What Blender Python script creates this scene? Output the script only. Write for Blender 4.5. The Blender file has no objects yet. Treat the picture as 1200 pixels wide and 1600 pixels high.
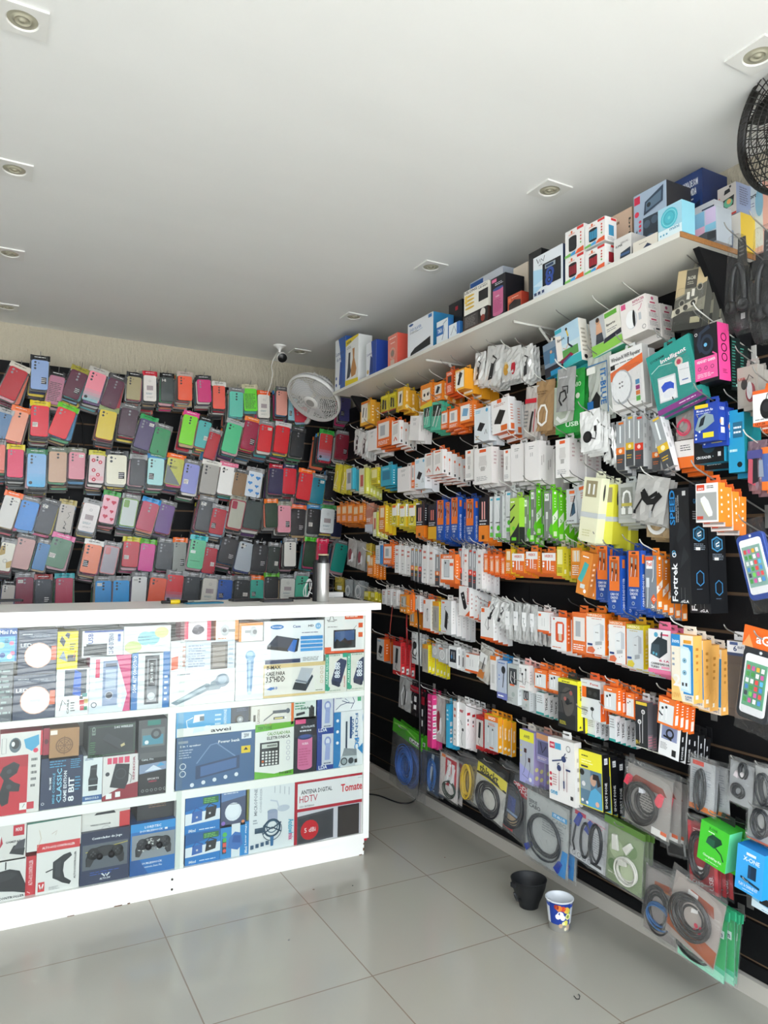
import bpy, math, random
from mathutils import Vector, Matrix
random.seed(11)
SC = bpy.context.scene
COL = SC.collection
R_ = math.radians

# ------------------------------------------------------------------ camera, world, lights
F, YAW, PITCH, ROLL, EYE = 1126.0757, 0.4953219, 0.0580473, 0.0110072, 1.4
_c, _s = math.cos(YAW), math.sin(YAW)
_r, _f, _u = Vector((_c, -_s, 0)), Vector((_s, _c, 0)), Vector((0, 0, 1))
_f2 = _f * math.cos(PITCH) + _u * math.sin(PITCH)
_u2 = _u * math.cos(PITCH) - _f * math.sin(PITCH)
CR = _r * math.cos(ROLL) + _u2 * math.sin(ROLL)
CU = _u2 * math.cos(ROLL) - _r * math.sin(ROLL)
CF = _f2
cam_d = bpy.data.cameras.new('camera')
cam_d.sensor_fit = 'VERTICAL'; cam_d.sensor_height = 24.0; cam_d.lens = F / 1600 * 24.0
cam_d.clip_start = 0.02; cam_d.clip_end = 200
cam = bpy.data.objects.new('camera', cam_d); COL.objects.link(cam)
cam.matrix_world = Matrix(((CR.x, CU.x, -CF.x, 0), (CR.y, CU.y, -CF.y, 0), (CR.z, CU.z, -CF.z, EYE), (0, 0, 0, 1)))
SC.camera = cam

W = bpy.data.worlds.new('sky'); SC.world = W; W.use_nodes = True
_bg = W.node_tree.nodes['Background']; _bg.inputs[0].default_value = (0.84, 0.92, 1.0, 1); _bg.inputs[1].default_value = 5.2
sun_d = bpy.data.lights.new('sun', 'SUN'); sun_d.energy = 25; sun_d.angle = R_(0.6); sun_d.color = (1, .98, .95)
sun = bpy.data.objects.new('sun', sun_d); COL.objects.link(sun); sun.rotation_euler = (R_(-7), R_(20), 0)
por_d = bpy.data.lights.new('doorway_daylight', 'AREA'); por_d.shape = 'RECTANGLE'; por_d.size = 4.7; por_d.size_y = 2.7
por_d.cycles.is_portal = True
por = bpy.data.objects.new('doorway_daylight', por_d); COL.objects.link(por)
por.location = (0.0, -0.55, 1.36); por.rotation_euler = (R_(90), 0, 0)
SC.view_settings.view_transform = 'Standard'; SC.view_settings.look = 'None'
SC.view_settings.gamma = 1; SC.view_settings.use_curve_mapping = False
SC.view_settings.exposure = -0.04
SC.cycles.transparent_max_bounces = 24
SC.cycles.max_bounces = 8; SC.cycles.diffuse_bounces = 5
SC.cycles.caustics_reflective = False; SC.cycles.caustics_refractive = False

# ------------------------------------------------------------------ place constants (metres)
XR, YB, ZC = 2.2335, 4.8615, 2.7716          # right wall, back wall, ceiling
XP, YP = 2.2, 4.835                           # faces of the slat panels
SLAT, Z0 = 0.1306, 0.103

def ray(u, v):
    return CR * ((u - 600) / F) - CU * ((v - 800) / F) + CF
def onX(u, v, X):
    r = ray(u, v); p = r * (X / r.x); p.z += EYE; return p
def onY(u, v, Y):
    r = ray(u, v); p = r * (Y / r.y); p.z += EYE; return p
def onZ(u, v, Z):
    r = ray(u, v); p = r * ((Z - EYE) / r.z); p.z += EYE; return p

# ------------------------------------------------------------------ materials
def lin(h):
    if len(h) == 3: h = ''.join(c * 2 for c in h)
    out = []
    for i in (0, 2, 4):
        c = int(h[i:i + 2], 16) / 255
        out.append(c / 12.92 if c <= .04045 else ((c + .055) / 1.055) ** 2.4)
    return (*out, 1.0)
def mat(name, col=None, rough=.5, metal=0, attr=False, bump=0, bscale=40, spec=.5, noise=0, coat=0):
    m = bpy.data.materials.new(name); m.use_nodes = True
    nt = m.node_tree; b = nt.nodes['Principled BSDF']
    b.inputs['Roughness'].default_value = rough; b.inputs['Metallic'].default_value = metal
    b.inputs['Specular IOR Level'].default_value = spec; b.inputs['Coat Weight'].default_value = coat
    if attr:
        a = nt.nodes.new('ShaderNodeAttribute'); a.attribute_name = 'Col'
        nt.links.new(a.outputs['Color'], b.inputs['Base Color'])
    else:
        b.inputs['Base Color'].default_value = lin(col)
    if bump or noise:
        tc = nt.nodes.new('ShaderNodeTexCoord'); n = nt.nodes.new('ShaderNodeTexNoise')
        n.inputs['Scale'].default_value = bscale; n.inputs['Detail'].default_value = 4
        nt.links.new(tc.outputs['Object'], n.inputs['Vector'])
        if bump:
            bp = nt.nodes.new('ShaderNodeBump'); bp.inputs['Strength'].default_value = bump; bp.inputs['Distance'].default_value = .01
            nt.links.new(n.outputs['Fac'], bp.inputs['Height']); nt.links.new(bp.outputs['Normal'], b.inputs['Normal'])
        if noise and not attr:
            mx = nt.nodes.new('ShaderNodeMixRGB'); mx.blend_type = 'MULTIPLY'; mx.inputs['Fac'].default_value = noise
            mx.inputs['Color1'].default_value = lin(col)
            nt.links.new(n.outputs['Fac'], mx.inputs['Color2']); nt.links.new(mx.outputs['Color'], b.inputs['Base Color'])
    return m
CARD = mat('printed_card', attr=True, rough=.42)
PLAS = mat('glossy_plastic', attr=True, rough=.28)
MATT = mat('matt_plastic', attr=True, rough=.6)
FOIL = mat('silver_foil', attr=True, rough=.3, metal=.25, bump=.1, bscale=25)
CHROME = mat('steel_wire', '8f8d89', rough=.35, metal=.6)
WHWIRE = mat('white_wire', 'c8c6c0', rough=.4)
BKWIRE = mat('black_wire', '1c1c1e', rough=.4)
LAMI = mat('white_laminate', 'f8f7f2', rough=.35, noise=.03, bscale=6)
SHELFM = mat('shelf_laminate', 'd9d7cf', rough=.4)
CHIP = mat('raw_chipboard', 'a4703c', rough=.8, noise=.5, bscale=120)
BLACK = mat('black_slat_board', '0e0e10', rough=.6, bump=.05, bscale=90, spec=.25)
FILM = bpy.data.materials.new('clear_plastic_film'); FILM.use_nodes = True
def _film(m, fac, tint, rough, haze, bs):
    nt = m.node_tree; nt.nodes.clear()
    o = nt.nodes.new('ShaderNodeOutputMaterial'); t = nt.nodes.new('ShaderNodeBsdfTransparent'); g = nt.nodes.new('ShaderNodeBsdfGlossy')
    d = nt.nodes.new('ShaderNodeBsdfDiffuse'); d.inputs[0].default_value = (.8, .8, .79, 1)
    t.inputs[0].default_value = (*tint, 1); g.inputs['Roughness'].default_value = rough
    tc = nt.nodes.new('ShaderNodeTexCoord'); n = nt.nodes.new('ShaderNodeTexNoise'); n.inputs['Scale'].default_value = bs; n.inputs['Detail'].default_value = 5
    n.inputs['Distortion'].default_value = 1.5
    bp = nt.nodes.new('ShaderNodeBump'); bp.inputs['Strength'].default_value = .9; bp.inputs['Distance'].default_value = .012
    lw = nt.nodes.new('ShaderNodeLayerWeight'); lw.inputs['Blend'].default_value = .5
    pw = nt.nodes.new('ShaderNodeMath'); pw.operation = 'POWER'; pw.inputs[1].default_value = 4
    ma = nt.nodes.new('ShaderNodeMath'); ma.operation = 'MULTIPLY_ADD'; ma.inputs[1].default_value = .6; ma.inputs[2].default_value = fac
    m1 = nt.nodes.new('ShaderNodeMixShader'); m2 = nt.nodes.new('ShaderNodeMixShader'); m1.inputs[0].default_value = haze
    L = nt.links.new
    L(tc.outputs['Object'], n.inputs['Vector']); L(n.outputs['Fac'], bp.inputs['Height']); L(bp.outputs['Normal'], g.inputs['Normal']); L(bp.outputs['Normal'], lw.inputs['Normal'])
    L(lw.outputs['Facing'], pw.inputs[0]); L(pw.outputs[0], ma.inputs[0]); L(ma.outputs[0], m2.inputs[0])
    L(t.outputs[0], m1.inputs[1]); L(d.outputs[0], m1.inputs[2]); L(m1.outputs[0], m2.inputs[1]); L(g.outputs[0], m2.inputs[2]); L(m2.outputs[0], o.inputs[0])
_film(FILM, .02, (.97, .97, .97), .12, .012, 30)
FILM2 = bpy.data.materials.new('cloudy_plastic_film'); FILM2.use_nodes = True
_film(FILM2, .04, (.96, .96, .96), .11, .045, 22)
GLASS = bpy.data.materials.new('display_glass'); GLASS.use_nodes = True
def _glass(m):
    nt = m.node_tree; nt.nodes.clear()
    o = nt.nodes.new('ShaderNodeOutputMaterial'); t = nt.nodes.new('ShaderNodeBsdfTransparent'); g = nt.nodes.new('ShaderNodeBsdfGlossy')
    t.inputs[0].default_value = (.95, .97, .96, 1); g.inputs['Roughness'].default_value = .0
    lw = nt.nodes.new('ShaderNodeLayerWeight'); lw.inputs['Blend'].default_value = .5; mx = nt.nodes.new('ShaderNodeMixShader')
    pw = nt.nodes.new('ShaderNodeMath'); pw.operation = 'POWER'; pw.inputs[1].default_value = 5
    fr = nt.nodes.new('ShaderNodeMath'); fr.operation = 'MULTIPLY_ADD'; fr.inputs[1].default_value = .95; fr.inputs[2].default_value = .03
    L = nt.links.new; L(lw.outputs['Facing'], pw.inputs[0]); L(pw.outputs[0], fr.inputs[0]); L(fr.outputs[0], mx.inputs[0]); L(t.outputs[0], mx.inputs[1]); L(g.outputs[0], mx.inputs[2]); L(mx.outputs[0], o.inputs[0])
_glass(GLASS)
MATS = {'card': CARD, 'plas': PLAS, 'matt': MATT, 'foil': FOIL}

# ------------------------------------------------------------------ text templates
_tc = {}
def text_tpl(s, bold=True):
    k = (s, bold)
    if k in _tc: return _tc[k]
    cu = bpy.data.curves.new('t', 'FONT'); cu.body = s; cu.resolution_u = 1 if len(s) > 6 else 2
    cu.offset = .022 if bold else 0.004
    ob = bpy.data.objects.new('t', cu); COL.objects.link(ob)
    me = bpy.data.meshes.new_from_object(ob.evaluated_get(bpy.context.evaluated_depsgraph_get()))
    vs = [(v.co.x, v.co.y) for v in me.vertices]; fs = [tuple(p.vertices) for p in me.polygons]
    if vs:
        x0 = min(v[0] for v in vs); x1 = max(v[0] for v in vs); y0 = min(v[1] for v in vs); y1 = max(v[1] for v in vs)
        vs = [((x - x0) / (x1 - x0 + 1e-9), (y - y0) / (y1 - y0 + 1e-9)) for x, y in vs]
    _tc[k] = (vs, fs)
    COL.objects.unlink(ob); bpy.data.objects.remove(ob); bpy.data.curves.remove(cu); bpy.data.meshes.remove(me)
    return _tc[k]

# ------------------------------------------------------------------ mesh builder
class MB:
    def __init__(s): s.v = []; s.f = []; s.c = []; s.m = []; s.sm = []; s.mats = []
    def mi(s, m):
        if m not in s.mats: s.mats.append(m)
        return s.mats.index(m)
    def add(s, vs, fs, col, m=None, smooth=False):
        b = len(s.v); s.v += [tuple(v) for v in vs]; i = s.mi(m or CARD); c = lin(col)
        for f in fs: s.f.append([b + k for k in f]); s.c.append(c); s.m.append(i); s.sm.append(smooth)
    def box(s, x0, x1, y0, y1, z0, z1, col='fff', m=None, side=None, top=None):
        vs = [(x, y, z) for x in (x0, x1) for y in (y0, y1) for z in (z0, z1)]
        s.add(vs, [(0, 4, 5, 1)], col, m)                           # front (-y)
        s.add(vs, [(2, 3, 7, 6), (0, 1, 3, 2), (4, 6, 7, 5)], side or col, m)
        s.add(vs, [(0, 2, 6, 4), (1, 5, 7, 3)], top or side or col, m)
    def tube(s, pts, r, col='fff', m=None, n=6, closed=False, cap=True, smooth=True):
        P = [Vector(p) for p in pts]; N = len(P); vs = []; rr = r if isinstance(r, (list, tuple)) else [r] * N
        up = None
        for i in range(N):
            a = P[(i - 1) % N] if closed or i else P[i]; b = P[(i + 1) % N] if closed or i < N - 1 else P[i]
            t = (b - a); t = t.normalized() if t.length > 1e-9 else Vector((0, 0, 1))
            if up is None: up = Vector((0, 0, 1)) if abs(t.z) < .9 else Vector((1, 0, 0))
            x = t.cross(up)
            if x.length < 1e-6: x = t.orthogonal()
            x.normalize(); y = x.cross(t).normalized(); up = y
            for k in range(n):
                q = 2 * math.pi * k / n; vs.append(P[i] + (x * math.cos(q) + y * math.sin(q)) * rr[i])
        fs = []
        for i in range(N if closed else N - 1):
            j = (i + 1) % N
            for k in range(n):
                l = (k + 1) % n; fs.append((i * n + k, i * n + l, j * n + l, j * n + k))
        if cap and not closed: fs += [tuple(range(n - 1, -1, -1)), tuple((N - 1) * n + k for k in range(n))]
        s.add(vs, fs, col, m, smooth)
    def lathe(s, prof, n=32, col='fff', m=None, M=None, smooth=True, cap0=False, cap1=False):
        vs = []
        for (r, z) in prof:
            for k in range(n):
                q = 2 * math.pi * k / n; vs.append(Vector((r * math.cos(q), r * math.sin(q), z)))
        fs = []
        for i in range(len(prof) - 1):
            for k in range(n):
                l = (k + 1) % n; fs.append((i * n + k, i * n + l, (i + 1) * n + l, (i + 1) * n + k))
        if cap0: fs.append(tuple(range(n - 1, -1, -1)))
        if cap1: fs.append(tuple((len(prof) - 1) * n + k for k in range(n)))
        if M: vs = [M @ v for v in vs]
        s.add(vs, fs, col, m, smooth)
    def prism(s, pts, y0, y1, col='fff', m=None, side=None, bevel=0):
        """outline in x,z extruded from y0 (front) to y1, front edge chamfered"""
        n = len(pts); cx = sum(p[0] for p in pts) / n; cz = sum(p[1] for p in pts) / n
        vs = []
        for x, z in pts:
            d = math.hypot(x - cx, z - cz) or 1; k = 1 - bevel / d
            vs.append((cx + (x - cx) * k, y0, cz + (z - cz) * k))
        vs += [(x, y0 + bevel, z) for x, z in pts] + [(x, y1, z) for x, z in pts]
        s.add(vs, [tuple(range(n))], col, m)
        fs = []
        for r in (0, 1):
            for k in range(n):
                l = (k + 1) % n; fs.append((r * n + k, (r + 1) * n + k, (r + 1) * n + l, r * n + l))
        s.add(vs, fs + [tuple(range(3 * n - 1, 2 * n - 1, -1))], side or col, m)
    def build(s, name, parent=None, loc=(0, 0, 0), rot=(0, 0, 0), link=True):
        me = bpy.data.meshes.new(name); me.from_pydata(s.v, [], s.f)
        for m in s.mats: me.materials.append(m)
        me.polygons.foreach_set('material_index', s.m); me.polygons.foreach_set('use_smooth', s.sm)
        at = me.color_attributes.new('Col', 'FLOAT_COLOR', 'CORNER'); d = []
        for p, c in zip(me.polygons, s.c): d += list(c) * p.loop_total
        at.data.foreach_set('color', d); me.update()
        o = bpy.data.objects.new(name, me)
        if link: COL.objects.link(o)
        o.parent = parent; o.location = loc; o.rotation_euler = rot
        return o

def rrect(w, h, r, n=4, cx=0, cz=0):
    pts = []
    for (sx, sz, a0) in ((1, 1, 0), (-1, 1, 90), (-1, -1, 180), (1, -1, 270)):
        for k in range(n + 1):
            a = R_(a0 + 90 * k / n); pts.append((cx + sx * (w / 2 - r) + r * math.cos(a), cz + sz * (h / 2 - r) + r * math.sin(a)))
    return pts

def decal(mb, ops, w, h, P, m=None, e0=.0004, es=.00018):
    """draws the print of one face; P(x, z, e) maps metres on the face and a lift e to a point"""
    e = e0; rnd = random.Random(len(ops))
    for op in ops.split(';'):
        a = op.split()
        if not a: continue
        k, col = a[0], a[1]; e += es
        if k == 'r':
            x0, y0, x1, y1 = map(float, a[2:6]); mb.add([P(x0 * w, y0 * h, e), P(x1 * w, y0 * h, e), P(x1 * w, y1 * h, e), P(x0 * w, y1 * h, e)], [(0, 1, 2, 3)], col, m)
        elif k == 'p':
            q = list(map(float, a[2:])); n = len(q) // 2
            mb.add([P(q[2 * i] * w, q[2 * i + 1] * h, e) for i in range(n)], [tuple(range(n))], col, m)
        elif k in 'qe':
            q = list(map(float, a[2:])); rx = q[2] * w; ry = rx if k == 'q' else q[3] * h; n = 16
            mb.add([P(q[0] * w + rx * math.cos(6.2832 * i / n), q[1] * h + ry * math.sin(6.2832 * i / n), e) for i in range(n)], [tuple(range(n))], col, m)
        elif k == 'o':
            q = list(map(float, a[2:])); r1 = q[2] * w; r0 = r1 - q[3] * w; n = 20
            vs = [P(q[0] * w + r * math.cos(6.2832 * i / n), q[1] * h + r * math.sin(6.2832 * i / n), e) for r in (r0, r1) for i in range(n)]
            mb.add(vs, [(i, (i + 1) % n, n + (i + 1) % n, n + i) for i in range(n)], col, m)
        elif k == 'c':
            q = list(map(float, a[3:])); th = float(a[2]) * w / 2; n = len(q) // 2
            pp = [Vector((q[2 * i] * w, q[2 * i + 1] * h)) for i in range(n)]
            vs = []
            for i in range(n):
                d = pp[min(i + 1, n - 1)] - pp[max(i - 1, 0)]; d = Vector((-d.y, d.x)).normalized() * th
                vs += [P(*(pp[i] - d), e), P(*(pp[i] + d), e)]
            mb.add(vs, [(2 * i, 2 * i + 2, 2 * i + 3, 2 * i + 1) for i in range(n - 1)], col, m)
        elif k in 'tvdT':
            x0, y0, x1, y1 = map(float, a[2:6]); s = ' '.join(a[6:]); vs, fs = text_tpl(s, k != 'T')
            W_, H_ = (x1 - x0) * w, (y1 - y0) * h; out = []
            for x, y in vs:
                if k in 'tT': out.append(P(x0 * w + x * W_, y0 * h + y * H_, e))
                elif k == 'v': out.append(P(x1 * w - y * W_, y0 * h + x * H_, e))
                else: out.append(P(x0 * w + y * W_, y1 * h - x * H_, e))
            mb.add(out, fs, col, m)
        elif k == 'n':
            x0, y0, x1, y1 = map(float, a[2:6]); n = int(a[6])
            for i in range(n):
                zz = y1 - (y1 - y0) * (i + .5) / n; t = (y1 - y0) / n * .2; x = x0; xe = x1 - rnd.random() * (x1 - x0) * .3
                while x < xe - .01:
                    l = min(xe - x, (x1 - x0) * (.1 + .25 * rnd.random()))
                    mb.add([P(x * w, (zz - t) * h, e), P((x + l) * w, (zz - t) * h, e), P((x + l) * w, (zz + t) * h, e), P(x * w, (zz + t) * h, e)], [(0, 1, 2, 3)], col, m)
                    x += l + (x1 - x0) * .04

def front(w, y, x0=None, z0=0):
    xo = -w / 2 if x0 is None else x0
    return lambda x, z, e: (xo + x, y - e, z0 + z)
def rside(xr_, y0, z0=0):
    return lambda y, z, e: (xr_ + e, y0 + y, z0 + z)
def empty(name, loc, rot=(0, 0, 0)):
    o = bpy.data.objects.new(name, None); o.empty_display_size = .05; COL.objects.link(o); o.location = loc; o.rotation_euler = rot; return o
LABELS = {}
def tag(o, label, cat, group=None, kind=None):
    if label:
        o['label'] = label
        n = len(label.split())
        if n < 4 or n > 16: print('LABELLEN', n, label)
        if label in LABELS and kind is None: print('DUPLABEL', label)
        LABELS[label] = 1
    if cat: o['category'] = cat
    if group: o['group'] = group
    if kind: o['kind'] = kind
    return o
_on = 'first second third fourth fifth sixth seventh eighth ninth tenth eleventh twelfth thirteenth fourteenth fifteenth sixteenth seventeenth eighteenth nineteenth'.split()
def nth(i):
    if i < 20: return _on[i - 1]
    t = {2: 'twent', 3: 'thirt', 4: 'fort', 5: 'fift'}[i // 10]
    return t + 'ieth' if i % 10 == 0 else t + 'y-' + _on[i % 10 - 1]
# ------------------------------------------------------------------ the room
def struct(o): o['kind'] = 'structure'; return o
def plane_box(name, x0, x1, y0, y1, z0, z1, m):
    b = MB(); b.box(x0, x1, y0, y1, z0, z1, 'fff', m); return struct(b.build(name))

def nodes(name):
    m = bpy.data.materials.new(name); m.use_nodes = True; return m, m.node_tree, m.node_tree.nodes['Principled BSDF'], m.node_tree.links.new
FLOORM, nt, bs, L = nodes('glazed_floor_tile')
g = nt.nodes.new('ShaderNodeNewGeometry'); mp = nt.nodes.new('ShaderNodeMapping'); mp.inputs['Location'].default_value = (-1.7174, -2.7488, 0)
br = nt.nodes.new('ShaderNodeTexBrick'); br.offset = 0; br.inputs['Scale'].default_value = 1
br.inputs['Brick Width'].default_value = .55739; br.inputs['Row Height'].default_value = .55739; br.inputs['Mortar Size'].default_value = .0026; br.inputs['Mortar Smooth'].default_value = .3
br.inputs['Color1'].default_value = lin('aeaba0'); br.inputs['Color2'].default_value = lin('aaa79d'); br.inputs['Mortar'].default_value = lin('8d8072')
n1 = nt.nodes.new('ShaderNodeTexNoise'); n1.inputs['Scale'].default_value = 3; n1.inputs['Detail'].default_value = 6
rp = nt.nodes.new('ShaderNodeMapRange'); rp.inputs['From Min'].default_value = .3; rp.inputs['From Max'].default_value = .7; rp.inputs['To Min'].default_value = .13; rp.inputs['To Max'].default_value = .22
bp = nt.nodes.new('ShaderNodeBump'); bp.inputs['Strength'].default_value = .25; bp.inputs['Distance'].default_value = .004; bp.invert = True
L(g.outputs['Position'], mp.inputs['Vector']); L(mp.outputs[0], br.inputs['Vector']); L(g.outputs['Position'], n1.inputs['Vector'])
L(br.outputs['Color'], bs.inputs['Base Color']); L(n1.outputs['Fac'], rp.inputs['Value']); L(rp.outputs[0], bs.inputs['Roughness'])
L(br.outputs['Fac'], bp.inputs['Height']); L(bp.outputs['Normal'], bs.inputs['Normal'])
plane_box('floor', -2.4, XR, -.6, YB, -.1, 0, FLOORM)

WALLM, nt, bs, L = nodes('combed_plaster')
bs.inputs['Base Color'].default_value = lin('cfc6b1'); bs.inputs['Roughness'].default_value = .9
tc = nt.nodes.new('ShaderNodeNewGeometry'); mp = nt.nodes.new('ShaderNodeMapping'); mp.inputs['Scale'].default_value = (70, 70, 22)
n1 = nt.nodes.new('ShaderNodeTexNoise'); n1.inputs['Scale'].default_value = 1; n1.inputs['Detail'].default_value = 5; n1.inputs['Roughness'].default_value = .65
bp = nt.nodes.new('ShaderNodeBump'); bp.inputs['Strength'].default_value = 1; bp.inputs['Distance'].default_value = .02
L(tc.outputs['Position'], mp.inputs[0]); L(mp.outputs[0], n1.inputs['Vector']); L(n1.outputs['Fac'], bp.inputs['Height']); L(bp.outputs[0], bs.inputs['Normal'])
CEILM, nt, bs, L = nodes('ceiling_paint')
bs.inputs['Roughness'].default_value = .85
tc = nt.nodes.new('ShaderNodeNewGeometry'); mp = nt.nodes.new('ShaderNodeMapping'); mp.inputs['Scale'].default_value = (1.2, 5, 1); mp.inputs['Rotation'].default_value = (0, 0, .2)
n1 = nt.nodes.new('ShaderNodeTexNoise'); n1.inputs['Scale'].default_value = .8; n1.inputs['Detail'].default_value = 5
cr = nt.nodes.new('ShaderNodeMixRGB'); cr.inputs[1].default_value = lin('dfe0de'); cr.inputs[2].default_value = lin('e6e7e5')
bp = nt.nodes.new('ShaderNodeBump'); bp.inputs['Strength'].default_value = .12; bp.inputs['Distance'].default_value = .01
L(tc.outputs['Position'], mp.inputs[0]); L(mp.outputs[0], n1.inputs['Vector']); L(n1.outputs['Fac'], cr.inputs[0]); L(cr.outputs[0], bs.inputs['Base Color']); L(n1.outputs['Fac'], bp.inputs['Height']); L(bp.outputs[0], bs.inputs['Normal'])

DL = [(x, y) for x in (0.015, 1.785) for y in (1.185, 2.025, 2.86, 3.7, 4.54)]
# ceiling: one slab with round holes would hide the lamps, so the lamps hang a few millimetres proud of it
plane_box('ceiling', -2.4, XR + .15, -.6, YB + .15, ZC, ZC + .12, CEILM)
plane_box('wall_back', -2.4, XR + .15, YB, YB + .15, 0, ZC, WALLM)
plane_box('wall_right', XR, XR + .15, .45, YB, 0, ZC, WALLM)
plane_box('wall_left', -2.55, -2.4, -.6, YB + .15, 0, ZC, CEILM)
BASEM = mat('baseboard_tile', 'c0bab0', rough=.4)
plane_box('baseboard_right', XP - .022, XP - .002, .45, YP - .02, 0, .055, BASEM)
plane_box('baseboard_back', -2.4, XP - .02, YP - .018, YP, 0, .05, BASEM)
BROWN = mat('raw_fibreboard', '6e5640', rough=.8)
def slat(name, back, along, z_lo, z_hi, seams):
    b = MB()
    def put(t0, t1, n0, n1, z0, z1, m):
        if back: b.box(t0, t1, YP + n0, YP + n1, z0, z1, 'fff', m)
        else: b.box(XP + n0, XP + n1, t0, t1, z0, z1, 'fff', m)
    cuts = [along[0]] + seams + [along[1]]
    for a, c in zip(cuts[:-1], cuts[1:]):
        put(a + .001, c - .001, .012, .026, z_lo, z_hi, BROWN)
        z = Z0
        while z - SLAT > z_lo: z -= SLAT
        edges = []
        while z < z_hi: edges.append(z); z += SLAT
        lo = z_lo
        for z in edges + [z_hi + .006]:
            top = min(z - .006, z_hi)
            if top - lo > .005: put(a + .001, c - .001, 0, .012, lo, top, BLACK)
            lo = z + .006
    return struct(b.build(name))
slat('trim_slat_panel_right', False, (.5, YP), .055, 2.43, [.81, 2.64, 4.47])
slat('trim_slat_panel_back', True, (-2.4, XP - .005), .06, 2.535, [-1.28, .55])
# white low panel seen in the corner behind the counter
LOW = mat('white_low_panel', 'd8d8d4', rough=.5)
plane_box('trim_low_panel', 1.25, XP - .03, YP - .03, YP - .004, .3, .62, LOW)

# the street outside the open shop front, sunlit
STR, nt, bs, L = nodes('stone_paving')
g = nt.nodes.new('ShaderNodeNewGeometry'); br = nt.nodes.new('ShaderNodeTexBrick'); br.inputs['Scale'].default_value = 1
mp = nt.nodes.new('ShaderNodeMapping'); mp.inputs['Rotation'].default_value = (0, 0, .5)
br.inputs['Brick Width'].default_value = 1.1; br.inputs['Row Height'].default_value = .38; br.inputs['Mortar Size'].default_value = .05
br.inputs['Color1'].default_value = lin('d6d6d4'); br.inputs['Color2'].default_value = lin('bdbdba'); br.inputs['Mortar'].default_value = lin('5a554e')
bs.inputs['Roughness'].default_value = .9
L(g.outputs['Position'], mp.inputs[0]); L(mp.outputs[0], br.inputs['Vector']); L(br.outputs['Color'], bs.inputs['Base Color'])
plane_box('street_ground', -14, 14, -22, -.6, -.2, -.02, STR)
FAC = mat('facade_paint', 'b9a78f', rough=.9, noise=.3, bscale=1.5)
plane_box('wall_outside_right', 2.3835, 9, -.55, -.35, 0, 3.2, FAC)
plane_box('wall_outside_left', -9, -2.55, -.55, -.35, 0, 3.2, FAC)

# ------------------------------------------------------------------ ceiling lamps
PLATE = mat('white_lamp_plate', 'dcdcd8', rough=.4); LENS = mat('unlit_lamp_glass', 'a8a592', rough=.25)
def downlight(x, y, lab):
    t = empty('recessed_downlight', (x, y, ZC)); tag(t, lab, 'ceiling light', 'recessed downlights in two rows')
    b = MB(); o = .06
    n = 24; sq = []; ci = []
    for k in range(n):
        a = 2 * math.pi * k / n; c, s = math.cos(a), math.sin(a); q = o / max(abs(c), abs(s)); sq.append((c * q, s * q, -.006)); ci.append((c * .04, s * .04, -.006))
    vs = sq + ci + [(p[0], p[1], 0) for p in sq] + [(p[0] * .9, p[1] * .9, -.001) for p in ci]
    b.add(vs, [(k, n + k, n + (k + 1) % n, (k + 1) % n) for k in range(n)] + [(2 * n + k, k, (k + 1) % n, 2 * n + (k + 1) % n) for k in range(n)] + [(n + k, 3 * n + k, 3 * n + (k + 1) % n, n + (k + 1) % n) for k in range(n)], 'fff', PLATE)
    pl = b.build('mounting_plate', t)
    b = MB(); b.lathe([(.037, -.002), (.03, -.0035), (.022, -.0025), (.0215, -.006), (.018, -.006), (.0175, -.003), (.008, -.0035), (.0075, -.007), (0.0005, -.007)], 24, 'fff', LENS); b.build('lamp_lens', pl)
ln = {0: 'nearest the camera, beside the black fan', 1: 'second', 2: 'third', 3: 'fourth', 4: 'farthest'}
for i, (x, y) in enumerate(DL):
    r = i // 5; k = i % 5
    if r == 0 and k == 0: continue
    if r == 0: lab = ['', 'square white downlight in the top left corner, largest in view', 'square white downlight, second down along the left picture edge', 'square white downlight, third down along the left picture edge', 'smallest square downlight at the left edge, above the phone cases'][k]
    else: lab = ['square white downlight partly hidden behind the black fan', 'square white downlight in front of the red and black speaker boxes', 'square white downlight above the tall white speaker box shelf', 'square white downlight above the boxed player on the shelf', 'square white downlight beside the white security camera'][k]
    downlight(x, y, lab)
# ------------------------------------------------------------------ wire hooks
SLOPE = R_(20)
def hook_mesh(m, L_=.243):
    b = MB(); c, s = math.cos(SLOPE), math.sin(SLOPE)
    pts = [(0, 0, 0), (0, -L_ * c, L_ * s)]
    for k in range(1, 4):
        a = SLOPE + R_(35) * k / 3; p = pts[-1]; pts.append((0, p[1] - .008 * math.cos(a), p[2] + .008 * math.sin(a)))
    b.tube(pts, .0019, 'fff', m, n=6)
    b.box(-.012, .012, -.002, .004, -.03, .02, 'fff', m)
    return b.build('display_hook', link=False).data
HOOKS = [hook_mesh(CHROME), hook_mesh(WHWIRE), hook_mesh(BKWIRE)]
hook_n = [0]
HOOKPOS = []
def place_hook(p, d, rz, label, cat_group, kind=0, scale=1.0):
    """p = hang point; d = its distance from the panel; the hook passes through p"""
    o = bpy.data.objects.new('display_hook', HOOKS[kind]); COL.objects.link(o)
    n = Vector((math.sin(rz), -math.cos(rz), 0))                     # out of the panel
    n = Vector((0, -1, 0)) if rz == 0 else Vector((-1, 0, 0))
    b = Vector(p) - n * d; b.z = p[2] - d * math.tan(SLOPE)
    o.location = b; o.rotation_euler = (0, 0, rz); o.scale = (1, scale, scale)
    hook_n[0] += 1
    tag(o, label, 'hook', cat_group); return o

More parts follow.
